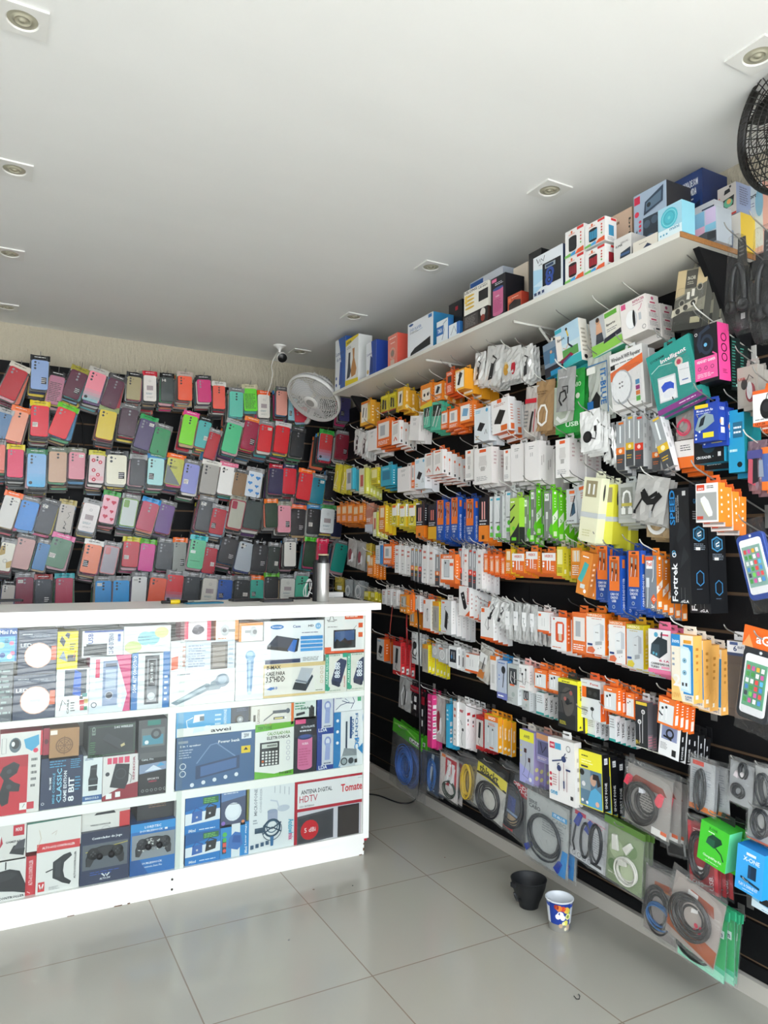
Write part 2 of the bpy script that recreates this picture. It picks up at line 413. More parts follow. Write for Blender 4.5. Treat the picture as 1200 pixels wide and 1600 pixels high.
# ------------------------------------------------------------------ phone cases on the back wall
CN = {}
CASES = [
 # row 1..6: u v w h tilt colour header name [kind]
 [(20,599,30,50,20,'b5222e','c9c2b4','red'),(62,586,27,46,0,'8fa9d6','111','light blue'),(86,610,24,45,8,'b06f86','111','mauve printed','text'),(117,601,27,44,18,'5a2038','9a9030','maroon'),
  (147,605,27,48,14,'f08c9c','b8b4ac','pink to teal','grad:4fb8bc'),(176,615,25,46,16,'55203a','444','wine red'),(209,607,22,36,2,'a39872','111','olive gold'),(234,607,20,40,-2,'e8e2dc','c01830','white carded','card'),
  (261,609,20,38,-2,'3c4444','111','dark grey'),(289,607,22,38,-2,'f5603f','b9a9a0','bright orange'),(319,611,21,35,-5,'d6327a','333','magenta'),(342,621,19,36,-2,'f0604f','d0cdc6','coral'),(369,632,21,39,0,'66c9b4','777','turquoise'),
  (391,625,21,35,-5,'6fe03a','c8c0a0','lime green','text'),(412,635,18,36,-2,'e4e0d8','e8602a','white carded','card'),(440,630,17,38,0,'e8a293','666','salmon'),(457,640,13,34,0,'8fc0d0','888','pale blue'),(470,648,20,24,-6,'c23045','888','crimson'),
  (539,640,16,36,2,'4e4c86','777','indigo')],
 [(3,665,22,40,14,'5c7fa6','aaa','steel blue'),(26,666,27,48,12,'f0a184','e8702c','peach'),(62,658,28,48,0,'e01f36','d8c020','red'),(97,661,30,46,18,'e02530','66c020','red'),(166,664,27,45,8,'dcc23c','9aa86c','yellow'),
  (200,660,27,43,8,'4a2f3e','666','dark plum'),(226,679,25,47,14,'4b3d68','1f9a50','purple'),(250,690,25,42,12,'1f8a50','777','green'),(294,672,22,46,10,'7fe01c','e04a90','lime green'),(317,679,20,42,10,'4fb3b0','111','teal'),
  (331,697,18,42,14,'b81c2c','888','deep red'),(362,685,24,46,12,'52c78c','aaa','mint green'),(390,681,22,46,10,'a01f45','e88030','crimson'),(414,685,21,42,6,'dd2430','888','red'),(440,687,22,42,6,'e0202c','ccc','red'),
  (464,694,20,40,6,'2a2c30','444','black'),(508,699,20,42,6,'c83a3c','3aa040','red to blue','grad:6fb0cc'),(535,698,18,38,5,'8c1f34','888','dark red')],
 [(2,715,11,40,0,'e87868','999','coral'),(24,724,25,44,0,'e0305e','d8c020','raspberry'),(57,735,29,52,0,'86b4e0','3a7a50','sky blue','grad:3fb0e0'),(90,730,28,48,0,'c4a084','667060','tan'),(120,728,25,42,0,'d98795','776','dusty pink'),
  (151,733,24,44,2,'e0c8c8','c8c040','flowered','flower'),(182,734,31,46,0,'e6e2cc','111','cream'),(215,738,24,42,2,'2e2e30','999','black'),(243,737,25,42,2,'a8dcdc','3080c0','aqua'),(272,737,26,42,8,'c0c050','f07020','olive and grey','split'),
  (297,748,24,46,8,'8a8fd0','777','lavender'),(327,749,26,46,8,'a9a59e','e0ddd4','grey'),(354,751,25,44,8,'f0eeea','e07090','white'),(374,757,20,36,8,'8d6f50','555','kraft brown'),(396,757,24,40,8,'d8e0e8','999','blue hearts','hearts:3a8ad0'),
  (431,752,22,40,4,'2c2850','b01830','navy'),(452,752,20,40,2,'d81c34','222244','red'),(476,760,22,42,8,'e02434','f07020','red'),(496,767,20,40,8,'1f7f96','777','petrol blue'),(517,762,18,40,4,'16161a','333','black')],
 [(13,800,26,50,14,'d8d6d0','f07030','clear white'),(42,806,29,46,12,'3a8ad8','777','blue'),(72,810,27,48,14,'2c3036','555','charcoal'),(102,810,24,44,8,'b8b0a6','b0a060','clear doodled','doodle'),(139,809,26,44,12,'ece6e4','999','white carded','card'),
  (170,796,24,44,10,'e8b0bc','3a9a40','pink hearts','hearts:c82848'),(201,801,25,44,8,'c4ccc8','888','green rimmed clear','rim:6f9a3c'),(230,807,26,45,14,'b8284c','3090d0','crimson'),(257,811,24,45,12,'5e2c7e','777','violet'),
  (321,806,26,48,10,'3c3f42','888','dark grey'),(340,815,22,40,10,'b41c30','888','deep red'),(369,804,24,46,10,'b4b4a4','998','red rimmed clear','rim:a02040'),(395,805,26,44,8,'3a4644','111','slate green'),(424,805,19,38,-3,'24402c','e87828','dark green'),
  (444,811,20,42,0,'e89cac','998','pink'),(465,816,22,42,2,'28282c','f07040','black'),(490,815,20,40,3,'2c2e30','3a80b0','black'),(511,814,21,38,4,'e8ecec','4a9a50','white carded','card'),(526,820,15,38,4,'1c2040','444','midnight blue')],
 [(9,870,22,44,10,'e8e4d4','999','white and gold','gold'),(36,865,29,48,12,'c89a94','555','rose'),(64,870,20,42,12,'3c7cb4','888','blue'),(91,864,32,46,16,'4f8060','e070a0','sage green'),(142,873,27,45,10,'f58a62','e6e4de','apricot'),
  (171,875,24,44,10,'a8a0a8','888','pink rimmed grey','rim:d08080'),(204,866,25,40,4,'cc2034','d0c830','red'),(229,871,23,43,6,'d92a90','60b030','magenta'),(257,869,25,42,6,'2e3236','777','charcoal'),(280,870,20,46,2,'8c9088','f07020','smoky clear'),
  (307,866,24,45,8,'66c494','30b0b8','mint green','textlow'),(327,876,20,40,8,'b81e34','888','deep red'),(356,861,26,40,12,'2c2c30','111','black'),(382,870,25,45,12,'b0b8c0','333','frosted clear'),(405,872,24,42,5,'24262a','111','black'),
  (427,875,18,42,4,'24302c','777','bottle green'),(453,866,18,38,0,'e8e4dc','888','white'),(485,866,20,40,6,'24402a','50c020','dark green'),(503,867,16,38,2,'e02c54','e02c54','raspberry'),(530,872,20,44,12,'20a090','777','teal')],
 [(12,932,20,36,4,'b8b0a8','222','clear greyish'),(38,927,27,50,0,'801c38','888','dark red'),(67,928,25,46,0,'30343c','903030','charcoal'),(100,927,27,48,0,'b02c4c','30a0a8','rose red'),(161,930,25,45,0,'3c96d8','888','sky blue'),
  (189,929,25,44,0,'2e9ce0','999','bright blue'),(217,922,23,42,2,'e8e6e2','888','white wallet'),(245,925,26,44,6,'f0603c','888','orange'),(272,920,26,44,5,'e03438','888','red to teal','grad:5fa8c4'),(299,922,24,42,5,'3a3e42','888','dark grey'),
  (327,924,24,40,6,'ddd8cc','888','white carded','card'),(351,924,22,36,4,'2c5cb0','888','royal blue'),(377,924,24,36,4,'2a2e30','777','black'),(401,922,20,32,0,'34b09c','f07020','sea green'),(424,918,21,34,0,'26282a','60b030','black'),
  (449,920,22,32,2,'d8d8d0','777','white carded','card'),(471,917,20,34,2,'4cb494','888','jade green')],
]
HN = {'c9c2b4': 'beige', '111': 'black', 'b8b4ac': 'clear', 'c01830': 'red', 'd8c020': 'yellow', 'e8602a': 'orange', 'f07020': 'orange', 'e8702c': 'orange', '66c020': 'green', '1f9a50': 'green'}
rc = random.Random(5)
RND = ['b01e34', '1f6f9a', '2a2c30', 'd8d4cc', 'c83a70', '3a8a5a', '7a2040', 'e07050', '2c3c80', '88a8c0', 'c8a878', '181a1c', '4a9aa0', '8c2434', 'b8b8b4', '5c3a70', 'd0a0a8', '30342c', 'd8c040', '141416']

def case_print(kind, w, h):
    k, _, a = kind.partition(':')
    if k == 'grad':
        return None
    if k == 'card': return 'r 9a8f92 .3 .25 .75 .62;r 55606a .52 .2 .74 .45;t c06070 .2 .7 .8 .74 ARTIMAGE;n 999 .2 .08 .8 .18 3' if a else 'r a89a9c .25 .42 .75 .6;n 4a7a8a .2 .25 .8 .33 2;n 999 .25 .12 .75 .18 2;o 888 .5 .78 .08 .015'
    if k == 'text': return 'n 333 .1 .1 .9 .78 11'
    if k == 'textlow': return 'r e0f0e8 .08 .52 .4 .62;n 2a4a3a .15 .24 .85 .28 1'
    if k == 'split': return 'p 777c80 .02 .02 .98 .02 .02 .75;p b8b84a .6 .98 .98 .98 .98 .5;n 333 .3 .6 .7 .7 2'
    if k == 'hearts':
        s = ''
        for x, y, r in ((.3, .85, .12), (.72, .78, .15), (.25, .55, .14), (.7, .45, .12), (.35, .25, .15), (.8, .18, .12)):
            s += f'e {a} {x-r/2:.2f} {y:.2f} {r*.6:.2f} {r*.32:.3f};e {a} {x+r/2:.2f} {y:.2f} {r*.6:.2f} {r*.32:.3f};p {a} {x-r:.2f} {y:.2f} {x+r:.2f} {y:.2f} {x:.2f} {y-r*.75:.2f};'
        return s
    if k == 'flower':
        s = 'r e8b0b8 .05 .1 .95 .25;'
        for x, y in ((.7, .75), (.3, .45), (.6, .3), (.35, .12), (.25, .8)): s += f'q c83048 {x} {y} .13;q f0d0d0 {x} {y} .05;'
        return s
    if k == 'doodle': return 'c 222 .03 .8 .75 .6 .7 .75 .6 .6 .5;c 222 .04 .65 .1 .5 .2 .6 .3 .45 .4;q 222 .5 .15 .06'
    if k == 'gold': return 'p b89a50 .02 .5 .4 .6 .3 .9 .02 .85;p c8a860 .98 .4 .6 .3 .7 .1 .98 .15;o 555 .5 .35 .15 .02'
    if k == 'rim': return None
    return ''

def make_case_pack(w, h, col, hdr, kind, seed, label, group):
    """w, h of the case itself in metres; origin at the euro hole of the header"""
    rd = random.Random(seed); t = empty('phone_case_pack', (0, 0, 0)); tag(t, label, 'phone case', group)
    top = -.012; hh = .026; zt = top - hh * .45                      # case top edge
    b = MB(); P = rrect(w, h, w * .13, 4, 0, zt - h / 2)
    k, _, a = kind.partition(':')
    if k == 'grad':
        base, c2 = lin(col), lin(a); n = 8
        b.prism(P, -.006, .005, col, PLAS, a, .0012)
        for i in range(5):
            f = (i + 1) / 5; cc = [base[j] * f + c2[j] * (1 - f) for j in range(3)]
            hx = ''.join('%02x' % int(max(0, min(1, (1.055 * x ** (1 / 2.4) - .055) if x > .0031 else x * 12.92)) * 255) for x in cc)
            z0, z1 = zt - h + h * .5 * i / 5 + (.02 * w if i == 0 else 0), zt - h + h * .5 * (i + 1) / 5; m = .06 * w if i == 0 else .01 * w
            b.add([(-w / 2 + m, -.0063, z0), (w / 2 - m, -.0063, z0), (w / 2 - m, -.0063, z1), (-w / 2 + m, -.0063, z1)], [(0, 1, 2, 3)], hx, PLAS)
        b.add([(-w * .3 + w * .1 * math.cos(q * .7), -.0068, zt - h * .88 + w * .1 * math.sin(q * .7)) for q in range(9)], [tuple(range(9))], '1a1a1a', PLAS)
    elif k == 'rim':
        b.prism(P, -.006, .005, a, PLAS, a, .0012)
        P2 = rrect(w * .88, h * .93, w * .1, 4, 0, zt - h / 2); b.add([(x, -.0064, z) for x, z in P2], [tuple(range(len(P2)))], col, PLAS)
        P3 = rrect(w * .34, w * .5, w * .08, 3, -w * .22, zt - w * .36); b.add([(x, -.0068, z) for x, z in P3], [tuple(range(len(P3)))], a, PLAS)
    else:
        b.prism(P, -.006, .005, col, PLAS if k != 'card' else CARD, None, .0014)
        pr = case_print(kind, w, h)
        if pr: decal(b, pr, w, h, front(w, -.006, None, zt - h))
        elif rd.random() < .4:                                        # barcode or maker's sticker
            sx = rd.choice([.6, .1]); decal(b, rd.choice(['r e8e6de {0} .82 {1} .92;n 333 {0} .84 {1} .9 2', 'r 161616 {0} .2 {1} .42;n ddd {0} .22 {1} .4 3', 'r e8e4dc {0} .3 {1} .45;n 222 {0} .32 {1} .43 4']).format(sx, sx + .3), w, h, front(w, -.006, None, zt - h))
    pc = b.build('phone_case', t)
    if k not in ('card', 'text', 'rim', 'hearts'):
        b = MB(); lx = rd.choice([-.28, -.28, 0]) * w; dark = '33363a' if lin(col)[1] > .05 else '8a8c90'; ys = -.0066
        for i in range(rd.choice([2, 3])):
            c = (lx, zt - w * (.16 + .2 * i)); r = w * .07; b.add([(c[0] + r * math.cos(q * .6283), ys, c[1] + r * math.sin(q * .6283)) for q in range(10)], [tuple(range(10))], dark, PLAS)
        if lx: b.add([(lx + w * .2 + w * .035 * math.cos(q * .9), ys, zt - w * .2 + w * .035 * math.sin(q * .9)) for q in range(7)], [tuple(range(7))], dark, PLAS)
        b.build('camera_cutout', pc)
    bw = w * 1.16; b = MB()
    n = 8; vs = []
    for i in range(n + 1):
        x = -bw / 2 + bw * i / n
        for j, z in enumerate((zt - .004, zt + hh * .45, zt + hh + .002 + rd.uniform(-.002, .002))):
            vs.append((x, -.004 - .003 * math.sin(i * 1.9 + seed) * (j + 1) / 3, z))
    fs = [(i * 3 + j, (i + 1) * 3 + j, (i + 1) * 3 + j + 1, i * 3 + j + 1) for i in range(n) for j in range(2)]
    vs2 = [(v[0], v[1] + .0015, v[2]) for v in vs]
    b.add(vs, fs, hdr, PLAS); b.add(vs2, [f[::-1] for f in fs], hdr, PLAS)
    lg = '222' if lin(hdr)[1] > .25 else 'eee'
    decal(b, f'n {lg} .2 .45 .8 .75 1', bw, hh, front(bw, -.0078, None, zt))
    b.build('header_card', t)
    b = MB(); nx, nz = 6, 9; zb = zt - h - .010; vs = []
    for side in (-1, 1):
        for i in range(nx + 1):
            for j in range(nz + 1):
                fx, fz = i / nx, j / nz; e = min(1, 4 * min(fx, 1 - fx)) * min(1, 5 * min(fz, 1 - fz))
                y = side * (.0015 + .0085 * e) + (rd.uniform(-.0012, .0025) * e if side < 0 else 0) - .001
                vs.append((-bw / 2 - .002 + (bw + .004) * fx + (rd.uniform(-.0012, .0012)), y, zb + (zt + hh * .35 - zb) * fz))
    N = (nx + 1) * (nz + 1); q = lambda s, i, j: s * N + i * (nz + 1) + j
    fs = [(q(0, i, j), q(0, i + 1, j), q(0, i + 1, j + 1), q(0, i, j + 1)) for i in range(nx) for j in range(nz)]
    b.add(vs, fs, 'fff', FILM, True)
    b.add(vs, [tuple(f + N for f in r)[::-1] for r in fs], 'fff', FILM, True)
    b.build('plastic_bag', t)
    return t

S_CASE = .215
rest = MB(); nrest = 0; back_n = 0
def deep_pack(b, w, h, col, hdr, T, rd):
    zt = -.024
    P = rrect(w, h, w * .12, 2, 0, zt - h / 2); n0 = len(b.v)
    b.prism(P, -.004, .004, col, PLAS, None, .001)
    bw = w * 1.09
    b.box(-bw / 2, bw / 2, .0045, .0055, zt - h - .005, zt + .026, rd.choice(['4e4c4a', '6a6864', '35332f', '8c8a84', '3a3c40']), MATT)
    if rd.random() < .8: b.box(-bw / 2, bw / 2, -.002, .001, zt + .004, zt + .028, hdr, PLAS)
    for i in range(n0, len(b.v)): b.v[i] = tuple(T @ Vector(b.v[i]))
ci = 0
for ri, row in enumerate(CASES):
    for k, c in enumerate(sorted(row)):
        u, v, w_, h_, tilt, col, hdr, name = c[:8]; kind = c[8] if len(c) > 8 else ''
        Y = YP - S_CASE + rc.uniform(-.012, .012)
        a, bb = onY(u - w_ / 2, v, Y), onY(u + w_ / 2, v, Y); w = bb.x - a.x
        h = onY(u, v - h_ / 2, Y).z - onY(u, v + h_ / 2, Y).z
        ctr = onY(u, v, Y); th = R_(tilt); off = h / 2 + .024
        hang = Vector((ctr.x + math.sin(th) * off, Y, ctr.z + math.cos(th) * off))
        hd = {'111': 'black', '333': 'black', 'd8c020': 'yellow', 'f07020': 'orange', 'e8702c': 'orange', '66c020': 'green'}.get(hdr)
        lab = f'{name} phone case in clear bag, {nth(ri+1)} case row from top, {nth(k+1)} from left'
        t = make_case_pack(w, h, col, hdr, kind, ci, lab, 'phone case packs on the back wall'); t.location = hang; t.rotation_euler = (0, th, 0)
        place_hook(hang, YP - Y, 0, f'wire hook through the {name} case pack, {nth(ri+1)} row, {nth(k+1)} from left', 'hooks on the back wall', 0)
        nd = rc.randint(6, 11)
        for j in range(1, nd):
            dy = .0165 * j
            T = Matrix.Translation((hang.x + rc.uniform(-.006, .006), Y + dy, hang.z - dy * math.tan(SLOPE) - .001)) @ Matrix.Rotation(th * (.75 + .3 * rc.random()) + rc.uniform(-.05, .05), 4, 'Y')
            cc = rc.choice(RND); hh_ = rc.choice(['222', 'c8c4bc', '999', '3a9a40', 'e07030', '3080c0', 'c8c030', '777', '888'])
            ww, hh2 = w * rc.uniform(.94, 1.05), h * rc.uniform(.95, 1.05)
            if j <= (2 if back_n + ci < 360 and ci % 2 == 0 else 1) and back_n < 186:
                b = MB(); deep_pack(b, ww, hh2, cc, hh_, Matrix.Identity(4), rc); o = b.build('phone_case_pack'); o.matrix_world = T
                tag(o, f'{nth(j+1)} bagged case behind the {name} one, {nth(ri+1)} row, {nth(k+1)} stack from left', 'phone case', 'phone case packs on the back wall'); back_n += 1
            else: deep_pack(rest, ww, hh2, cc, hh_, T, rc)
        ci += 1
o = rest.build('phone_case_packs'); tag(o, 'deeper bagged phone cases whose edges show behind the front ones', 'phone cases', None, 'stuff')
# ------------------------------------------------------------------ cartons, blisters and bags of the accessory wall
# style: kind name, category, look, depth, side colour, underside colour, tab colour, front print | side print
ST = {
'caryel': ('car_charger_box','box','yellow car charger box',.032,'e3a02c','d8862a','e8a030','efb03a','r f4ece0 .1 .14 .72 .9;c 222 .09 .25 .35 .3 .55 .35 .75;c 222 .05 .55 .3 .58 .6 .6 .7;r e07020 .1 .9 .9 .97;r f0d060 .75 .2 .95 .8|n fff3d8 .3 .3 .7 .8 4;q f4d890 .5 .15 .2'),
'yelblk': ('adapter_blister','blister','yellow blister of dark adapters',.02,'c8b428','181818','b8a020','d8c62a','r 201c18 0 0 1 .2;r c02018 0 .16 1 .22;c 33302c .22 .3 .35 .35 .8;c 33302c .18 .65 .3 .6 .75;r f0e040 .1 .85 .9 .95|'),
'yelbox': ('adapter_box','box','yellow adapter box',.04,'e0a42a','d88e24','c8b030','e8b43a','r efe6d2 .12 .2 .8 .85;p 333 .3 .3 .55 .35 .65 .75 .4 .7;n 7a5a20 .15 .06 .8 .16 2|t fff1cc .35 .35 .65 .85 HREBOS;q f6e0a0 .5 .15 .28'),
'orgyel': ('adapter_box','box','orange and yellow adapter box',.035,'e8791f','d8b828','e0801f','ea8a2c','r f4e8d8 .15 .3 .85 .8;q 222 .35 .55 .08;q 222 .65 .55 .08;p e0c838 0 0 1 0 1 .25 0 .12|n fbe6c8 .25 .2 .75 .8 5'),
'orgpic': ('usb_hub_box','box','orange box with dark gadget picture',.045,'e8821e','d87a1e','e07c22','ee8a2a','r ece4dc .1 .35 .9 .86;p 2e2e34 .2 .45 .5 .4 .75 .7 .45 .8;n fff .15 .1 .85 .25 3|t fff0d8 .3 .3 .7 .9 HREBOS;q f8d8a0 .5 .15 .25'),
'redorg': ('adapter_box','box','red-orange adapter box',.02,'e2591e','d24a18','e06024','e4602a','r 333 .25 .5 .75 .78;n fff .15 .82 .85 .94 2;n fff .2 .1 .8 .4 5|n fff .3 .2 .7 .8 5'),
'torch': ('torch_box','box','amber box with black torch picture',.05,'eea024','e09020','e8a030','f0b040','r f2eee4 .08 .1 .92 .92;c 222 .22 .35 .25 .6 .78;c 333 .32 .52 .62 .64 .82;t e07020 .12 .84 .6 .9 ABCLED|'),
'foil': ('foil_pouch','pouch','silver foil pouch',.014,'d8d8d6','','','e0e0de','p 2a2a2c .3 .15 .55 .2 .6 .6 .4 .65;c 1e1e20 .07 .55 .6 .7 .75 .45 .85;p f0f0ee .1 .1 .25 .3 .2 .8 .08 .6'),
'zipwht': ('zip_pouch','pouch','white zip pouch with black adapter',.012,'dededa','','','e8e8e6','e 1a1a1c .42 .4 .22 .17;e 2a2a2c .4 .42 .15 .1;c 1c1c1e .045 .6 .35 .8 .3 .85 .45 .82 .6;r 1c1c1e .76 .52 .88 .68'),
'goldred': ('foil_pouch','pouch','foil pouch with gold and red plugs',.014,'d4d4d2','','','dcdcda','e c8963a .3 .42 .14 .22;e c02838 .7 .42 .12 .24;e e0b050 .28 .55 .06 .08;r e8e0d8 .62 .6 .76 .7;r d8c8a0 .22 .6 .38 .68'),
'sport1': ('sport_armband_box','box','blue sports armband box with running photo',.02,'2d7fae','2a9cc0','e8e4dc','7c8ea0','r 3ca0c8 .7 .84 1 .97;r 50708c 0 .4 1 .8;p 3a90b8 .3 .35 .55 .35 .6 .62 .35 .65;q d0a080 .42 .7 .06;r 2c2c34 0 0 1 .28;r 2a90c0 .3 0 1 .14|'),
'sport2': ('sport_armband_box','box','white and aqua armband box with runner',.045,'efeae0','3fb4b8','ece6dc','cfe2ea','r b8d6e8 0 .55 1 1;r 5a9a50 .1 .22 .9 .42;p f0e8e0 0 .2 .25 .25 .25 .8 0 .85;c e8c030 .05 .5 .85 .55 .7;c 222a44 .06 .55 .68 .52 .52 .68 .4;c e0b090 .03 .52 .52 .4 .42 .3 .48;q 3a2a20 .5 .88 .045;r 3fb4b8 .12 0 1 .2;p 8c2040 .1 .2 .6 .3 .7 .22 .2 .12;p 4a5a8a .25 .17 .55 .25 .6 .2 .3 .13;t 222 .08 .66 .4 .74 Sport;r 40b0c0 .02 .88 .3 .97;r 222 .12 .04 .24 .13|n b0a898 .2 .2 .8 .8 6;q 222 .5 .1 .2'),
'sport3': ('sport_armband_box','box','armband box with woman runner photo',.045,'eae4d8','48b898','e8e0d4','d0d4d4','r b8bcc0 0 .3 .5 1;r e6e2d6 .5 .3 1 1;p 3c4048 .14 .3 .42 .3 .38 .6 .2 .6;p d8a888 .18 .55 .4 .55 .36 .8 .22 .8;q c89878 .28 .86 .07;q 3a2820 .28 .91 .06;r 66b040 .52 .84 .92 .96;t 222 .54 .6 .84 .68 Sports;n 888 .55 .45 .9 .55 2;p 8cc850 0 0 1 .05 1 .25 0 .3;p 282838 .4 .22 1 .3 1 .42 .45 .34|n 999 .2 .2 .8 .8 6'),
'repeater': ('signal_repeater_box','box','white repeater box with pink corner',.065,'ece6e0','e0dad2','ece6de','ece6e2','r d85888 .04 .82 .22 .97;t b05070 .5 .88 .95 .95 REPEATER;n c898a8 .5 .8 .95 .86 1;e c4c8cc .42 .45 .22 .26;e f4f4f4 .4 .46 .2 .25;e 1c1c1e .52 .46 .055 .24;p c0c4c8 .7 .35 .8 .35 .8 .55 .7 .55;c d07090 .02 .7 .62 .8 .68 .85 .78;o 777 .88 .12 .07 .015|q c06080 .5 .9 .1;r c04060 .3 .76 .7 .8;n 999 .15 .6 .85 .73 4;r c04060 .3 .52 .7 .56;n 999 .15 .36 .85 .5 4;r c04060 .3 .28 .7 .32;n 999 .15 .12 .85 .26 4;r 333 .6 .03 .9 .08'),
'incar': ('car_socket_blister','blister','grey in-car socket blister card',.03,'55554e','44443f','8a8678','8b8878','p c8b48c 0 .55 .3 .6 .3 1 0 1;p c8b48c .68 .62 1 .75 1 1 .68 1;r 504e48 .3 .68 .68 .98;t d8d4c4 .36 .82 .62 .88 IN-CAR;n b8b4a4 .36 .74 .62 .8 2;p 3c3c38 0 0 1 0 1 .3 0 .3;p 605e56 0 .3 1 .52 1 .75 0 .5;q 9c9a8c .25 .45 .1;q 33332e .25 .45 .07;q 9c9a8c .8 .68 .1;q 33332e .8 .68 .07;r e8e4d8 .4 .5 .5 .62;r e8e4d8 .55 .54 .65 .66;p c9c3b0 -.05 .22 .75 .4 .78 .52 -.05 .34;q 3a3833 .15 .32 .08;q 3a3833 .4 .37 .08;q 3a3833 .64 .43 .08;r b8b090 .6 .1 .92 .2|'),
'whtorg': ('charger_box','box','white and orange charger box',.028,'eeeae6','e2601e','e86a2a','f0ece8','r e8662a .3 .86 .7 .95;r c8c4c0 .22 .35 .8 .8;r e8662a .3 .3 .5 .5;n 999 .15 .08 .85 .26 3|o e8662a .5 .7 .14 .04;n e88a5a .4 .25 .6 .62 6;r 222 .35 .06 .65 .16'),
'whtside': ('charger_box','box','slim white charger box with orange base',.028,'efebe8','e2601e','e86a2a','efebe7','r e8662a .2 .9 .8 .96;p d8d4d0 .2 .4 .8 .45 .8 .85 .2 .8;c d0503a .1 .3 .15 .5 .3 .7 .15|r e8662a .35 .62 .65 .72;n d8a090 .4 .2 .6 .6 6;r 333 .35 .06 .65 .16'),
'white': ('charger_box','box','plain white charger box',.04,'e6e1de','d8d3cf','e8e5e2','ece8e6','n 888 .3 .8 .7 .9 2;c 777 .03 .42 .62 .42 .72;c 777 .03 .55 .62 .55 .72|n b8b0ac .3 .2 .45 .8 1;n b8b0ac .55 .3 .7 .8 1'),
'whiteplug': ('charger_box','box','tall white charger box with plug drawing',.04,'e4dedb','d8d3cf','e8e5e2','efece9','r e8602a .3 .88 .68 .96;o c8c4c0 .5 .55 .23 .02;r d8d4d0 .3 .5 .7 .78;r b8b4b0 .38 .36 .62 .48;n aaa .15 .08 .85 .22 3|n c0a0a0 .3 .5 .7 .9 4'),
'blackadp': ('laptop_charger_box','box','white box with black power adapter picture',.04,'efeceb','e0662a','eeeae8','efecea','r e2602a .36 .88 .62 .99;n b08070 .15 .78 .85 .86 2;p 26221f .15 .3 .55 .24 .85 .6 .5 .68;p 3a3530 .15 .3 .2 .4 .56 .7 .5 .68;r e07030 .55 .04 .92 .2|r e8703a .3 .05 .8 .22;n d8907a .3 .3 .7 .8 6'),
'bluadp': ('laptop_charger_box','box','pale box with small black adapter picture',.045,'e8ecef','c8ccd0','d8d8d8','e2e8ec','n 50b0d0 .1 .84 .5 .94 2;q 58a8d0 .85 .9 .08;p 26262a .2 .36 .5 .3 .75 .5 .4 .58;n c8a060 .1 .06 .4 .2 2;c 333 .03 .72 .2 .8 .34 .88 .2|n 888 .3 .2 .7 .8 6'),
'greenbl': ('stylus_blister','blister','mint green blister card',.012,'3fae90','2a8a70','48b898','58c0a0','r 1c3028 .1 .5 .9 .9;c e8f0ec .08 .2 .15 .6 .85;c e8f0ec .06 .5 .1 .85 .75|'),
'gadget': ('battery_box','box','orange box with blue gadget picture',.03,'e8782a','e86a22','e88030','ee8030','r f4f0ec .08 .12 .8 .86;p 7aa8c8 .2 .35 .6 .3 .7 .65 .3 .72;t e2602a .12 .88 .8 .96 PINENG;n fff .84 .2 .96 .8 6|n fff .3 .2 .7 .8 6'),
'orgwin': ('power_bank_box','box','orange box with pale gadget window',.028,'e86a20','e4581a','e87428','ea7430','r ece6e0 .1 .3 .9 .88;r b0b4b8 .25 .4 .6 .78;n fff .1 .06 .9 .22 3|n ffe8d8 .3 .1 .7 .9 8'),
'redclear': ('cable_pouch','bag','clear pouch with red print',.014,'c8c4c0','','','bcb4ae','r c82838 .1 .74 .9 .84;c 222 .14 .55 .1 .6 .35 .7 .55;c c02838 .05 .8 .1 .85 .6;n 777 .1 .2 .4 .6 5'),
'kraftring': ('cable_pouch','bag','kraft pouch with white cable ring',.016,'a08058','','','a5845c','c f0ece4 .09 .5 .12 .3 .2 .28 .42 .42 .56 .62 .56 .75 .42 .72 .2 .5 .12;n 7a5c3c .2 .8 .8 .9 2'),
'greencab': ('cable_pouch','bag','green pouch with coiled white cable',.02,'2c9a3c','','','35a548','p b8c0b0 0 .15 .7 .2 .75 .5 .5 .8 0 .85;c e8e8e4 .09 .1 .3 .25 .22 .45 .25 .58 .4 .55 .6;t dff0d8 .62 .78 .95 .86 CABO;q f0f0e0 .85 .62 .07;t e8ffe8 .45 .1 .9 .18 USB'),
'blkcab': ('cable_pouch','bag','small clear pouch with black cable',.014,'a8a8a6','','','9c9c9a','c 1e1e20 .08 .4 .15 .25 .3 .3 .5 .55 .55 .65 .35 .45 .25;c 1e1e20 .05 .5 .5 .4 .65 .7 .65 .7 .45;n ccc .2 .85 .8 .95 1'),
'itblue': ('cable_pouch','bag','pale pouch with blue rotated lettering',.02,'b8b8b0','','','bcc0b8','r 2a6aa0 .08 .92 .92 .94;r 2a6aa0 .9 .05 .93 .94;d 2468a8 .62 .2 .86 .82 IT-BLUE;p 1a1a1c .05 .08 .55 .06 .6 .35 .45 .45 .2 .3;r 2468a8 .03 .1 .3 .3;r e8e8e0 .05 .78 .42 .9'),
'wifirep': ('repeater_blister','blister','white and orange repeater blister card',.03,'c8c6c2','d8d4d0','e8e8e6','eae8e6','p e8703a 0 .52 1 .68 1 .84 0 .68;t 222 .05 .83 .95 .93 Wireless-N WiFi Repeater;n 777 .1 .78 .9 .82 1;r 222 .02 .72 .16 .8;e b8bcc0 .33 .38 .33 .3;e f2f3f4 .31 .39 .3 .27;e 777 .28 .45 .03 .015;e 777 .36 .46 .03 .015;e 777 .28 .38 .03 .015;e 777 .36 .39 .03 .015;r 4a90c0 .76 .34 .88 .42;r a04080 .76 .25 .88 .32;r e08040 .76 .16 .88 .23;r 60b050 .76 .06 .88 .14|'),
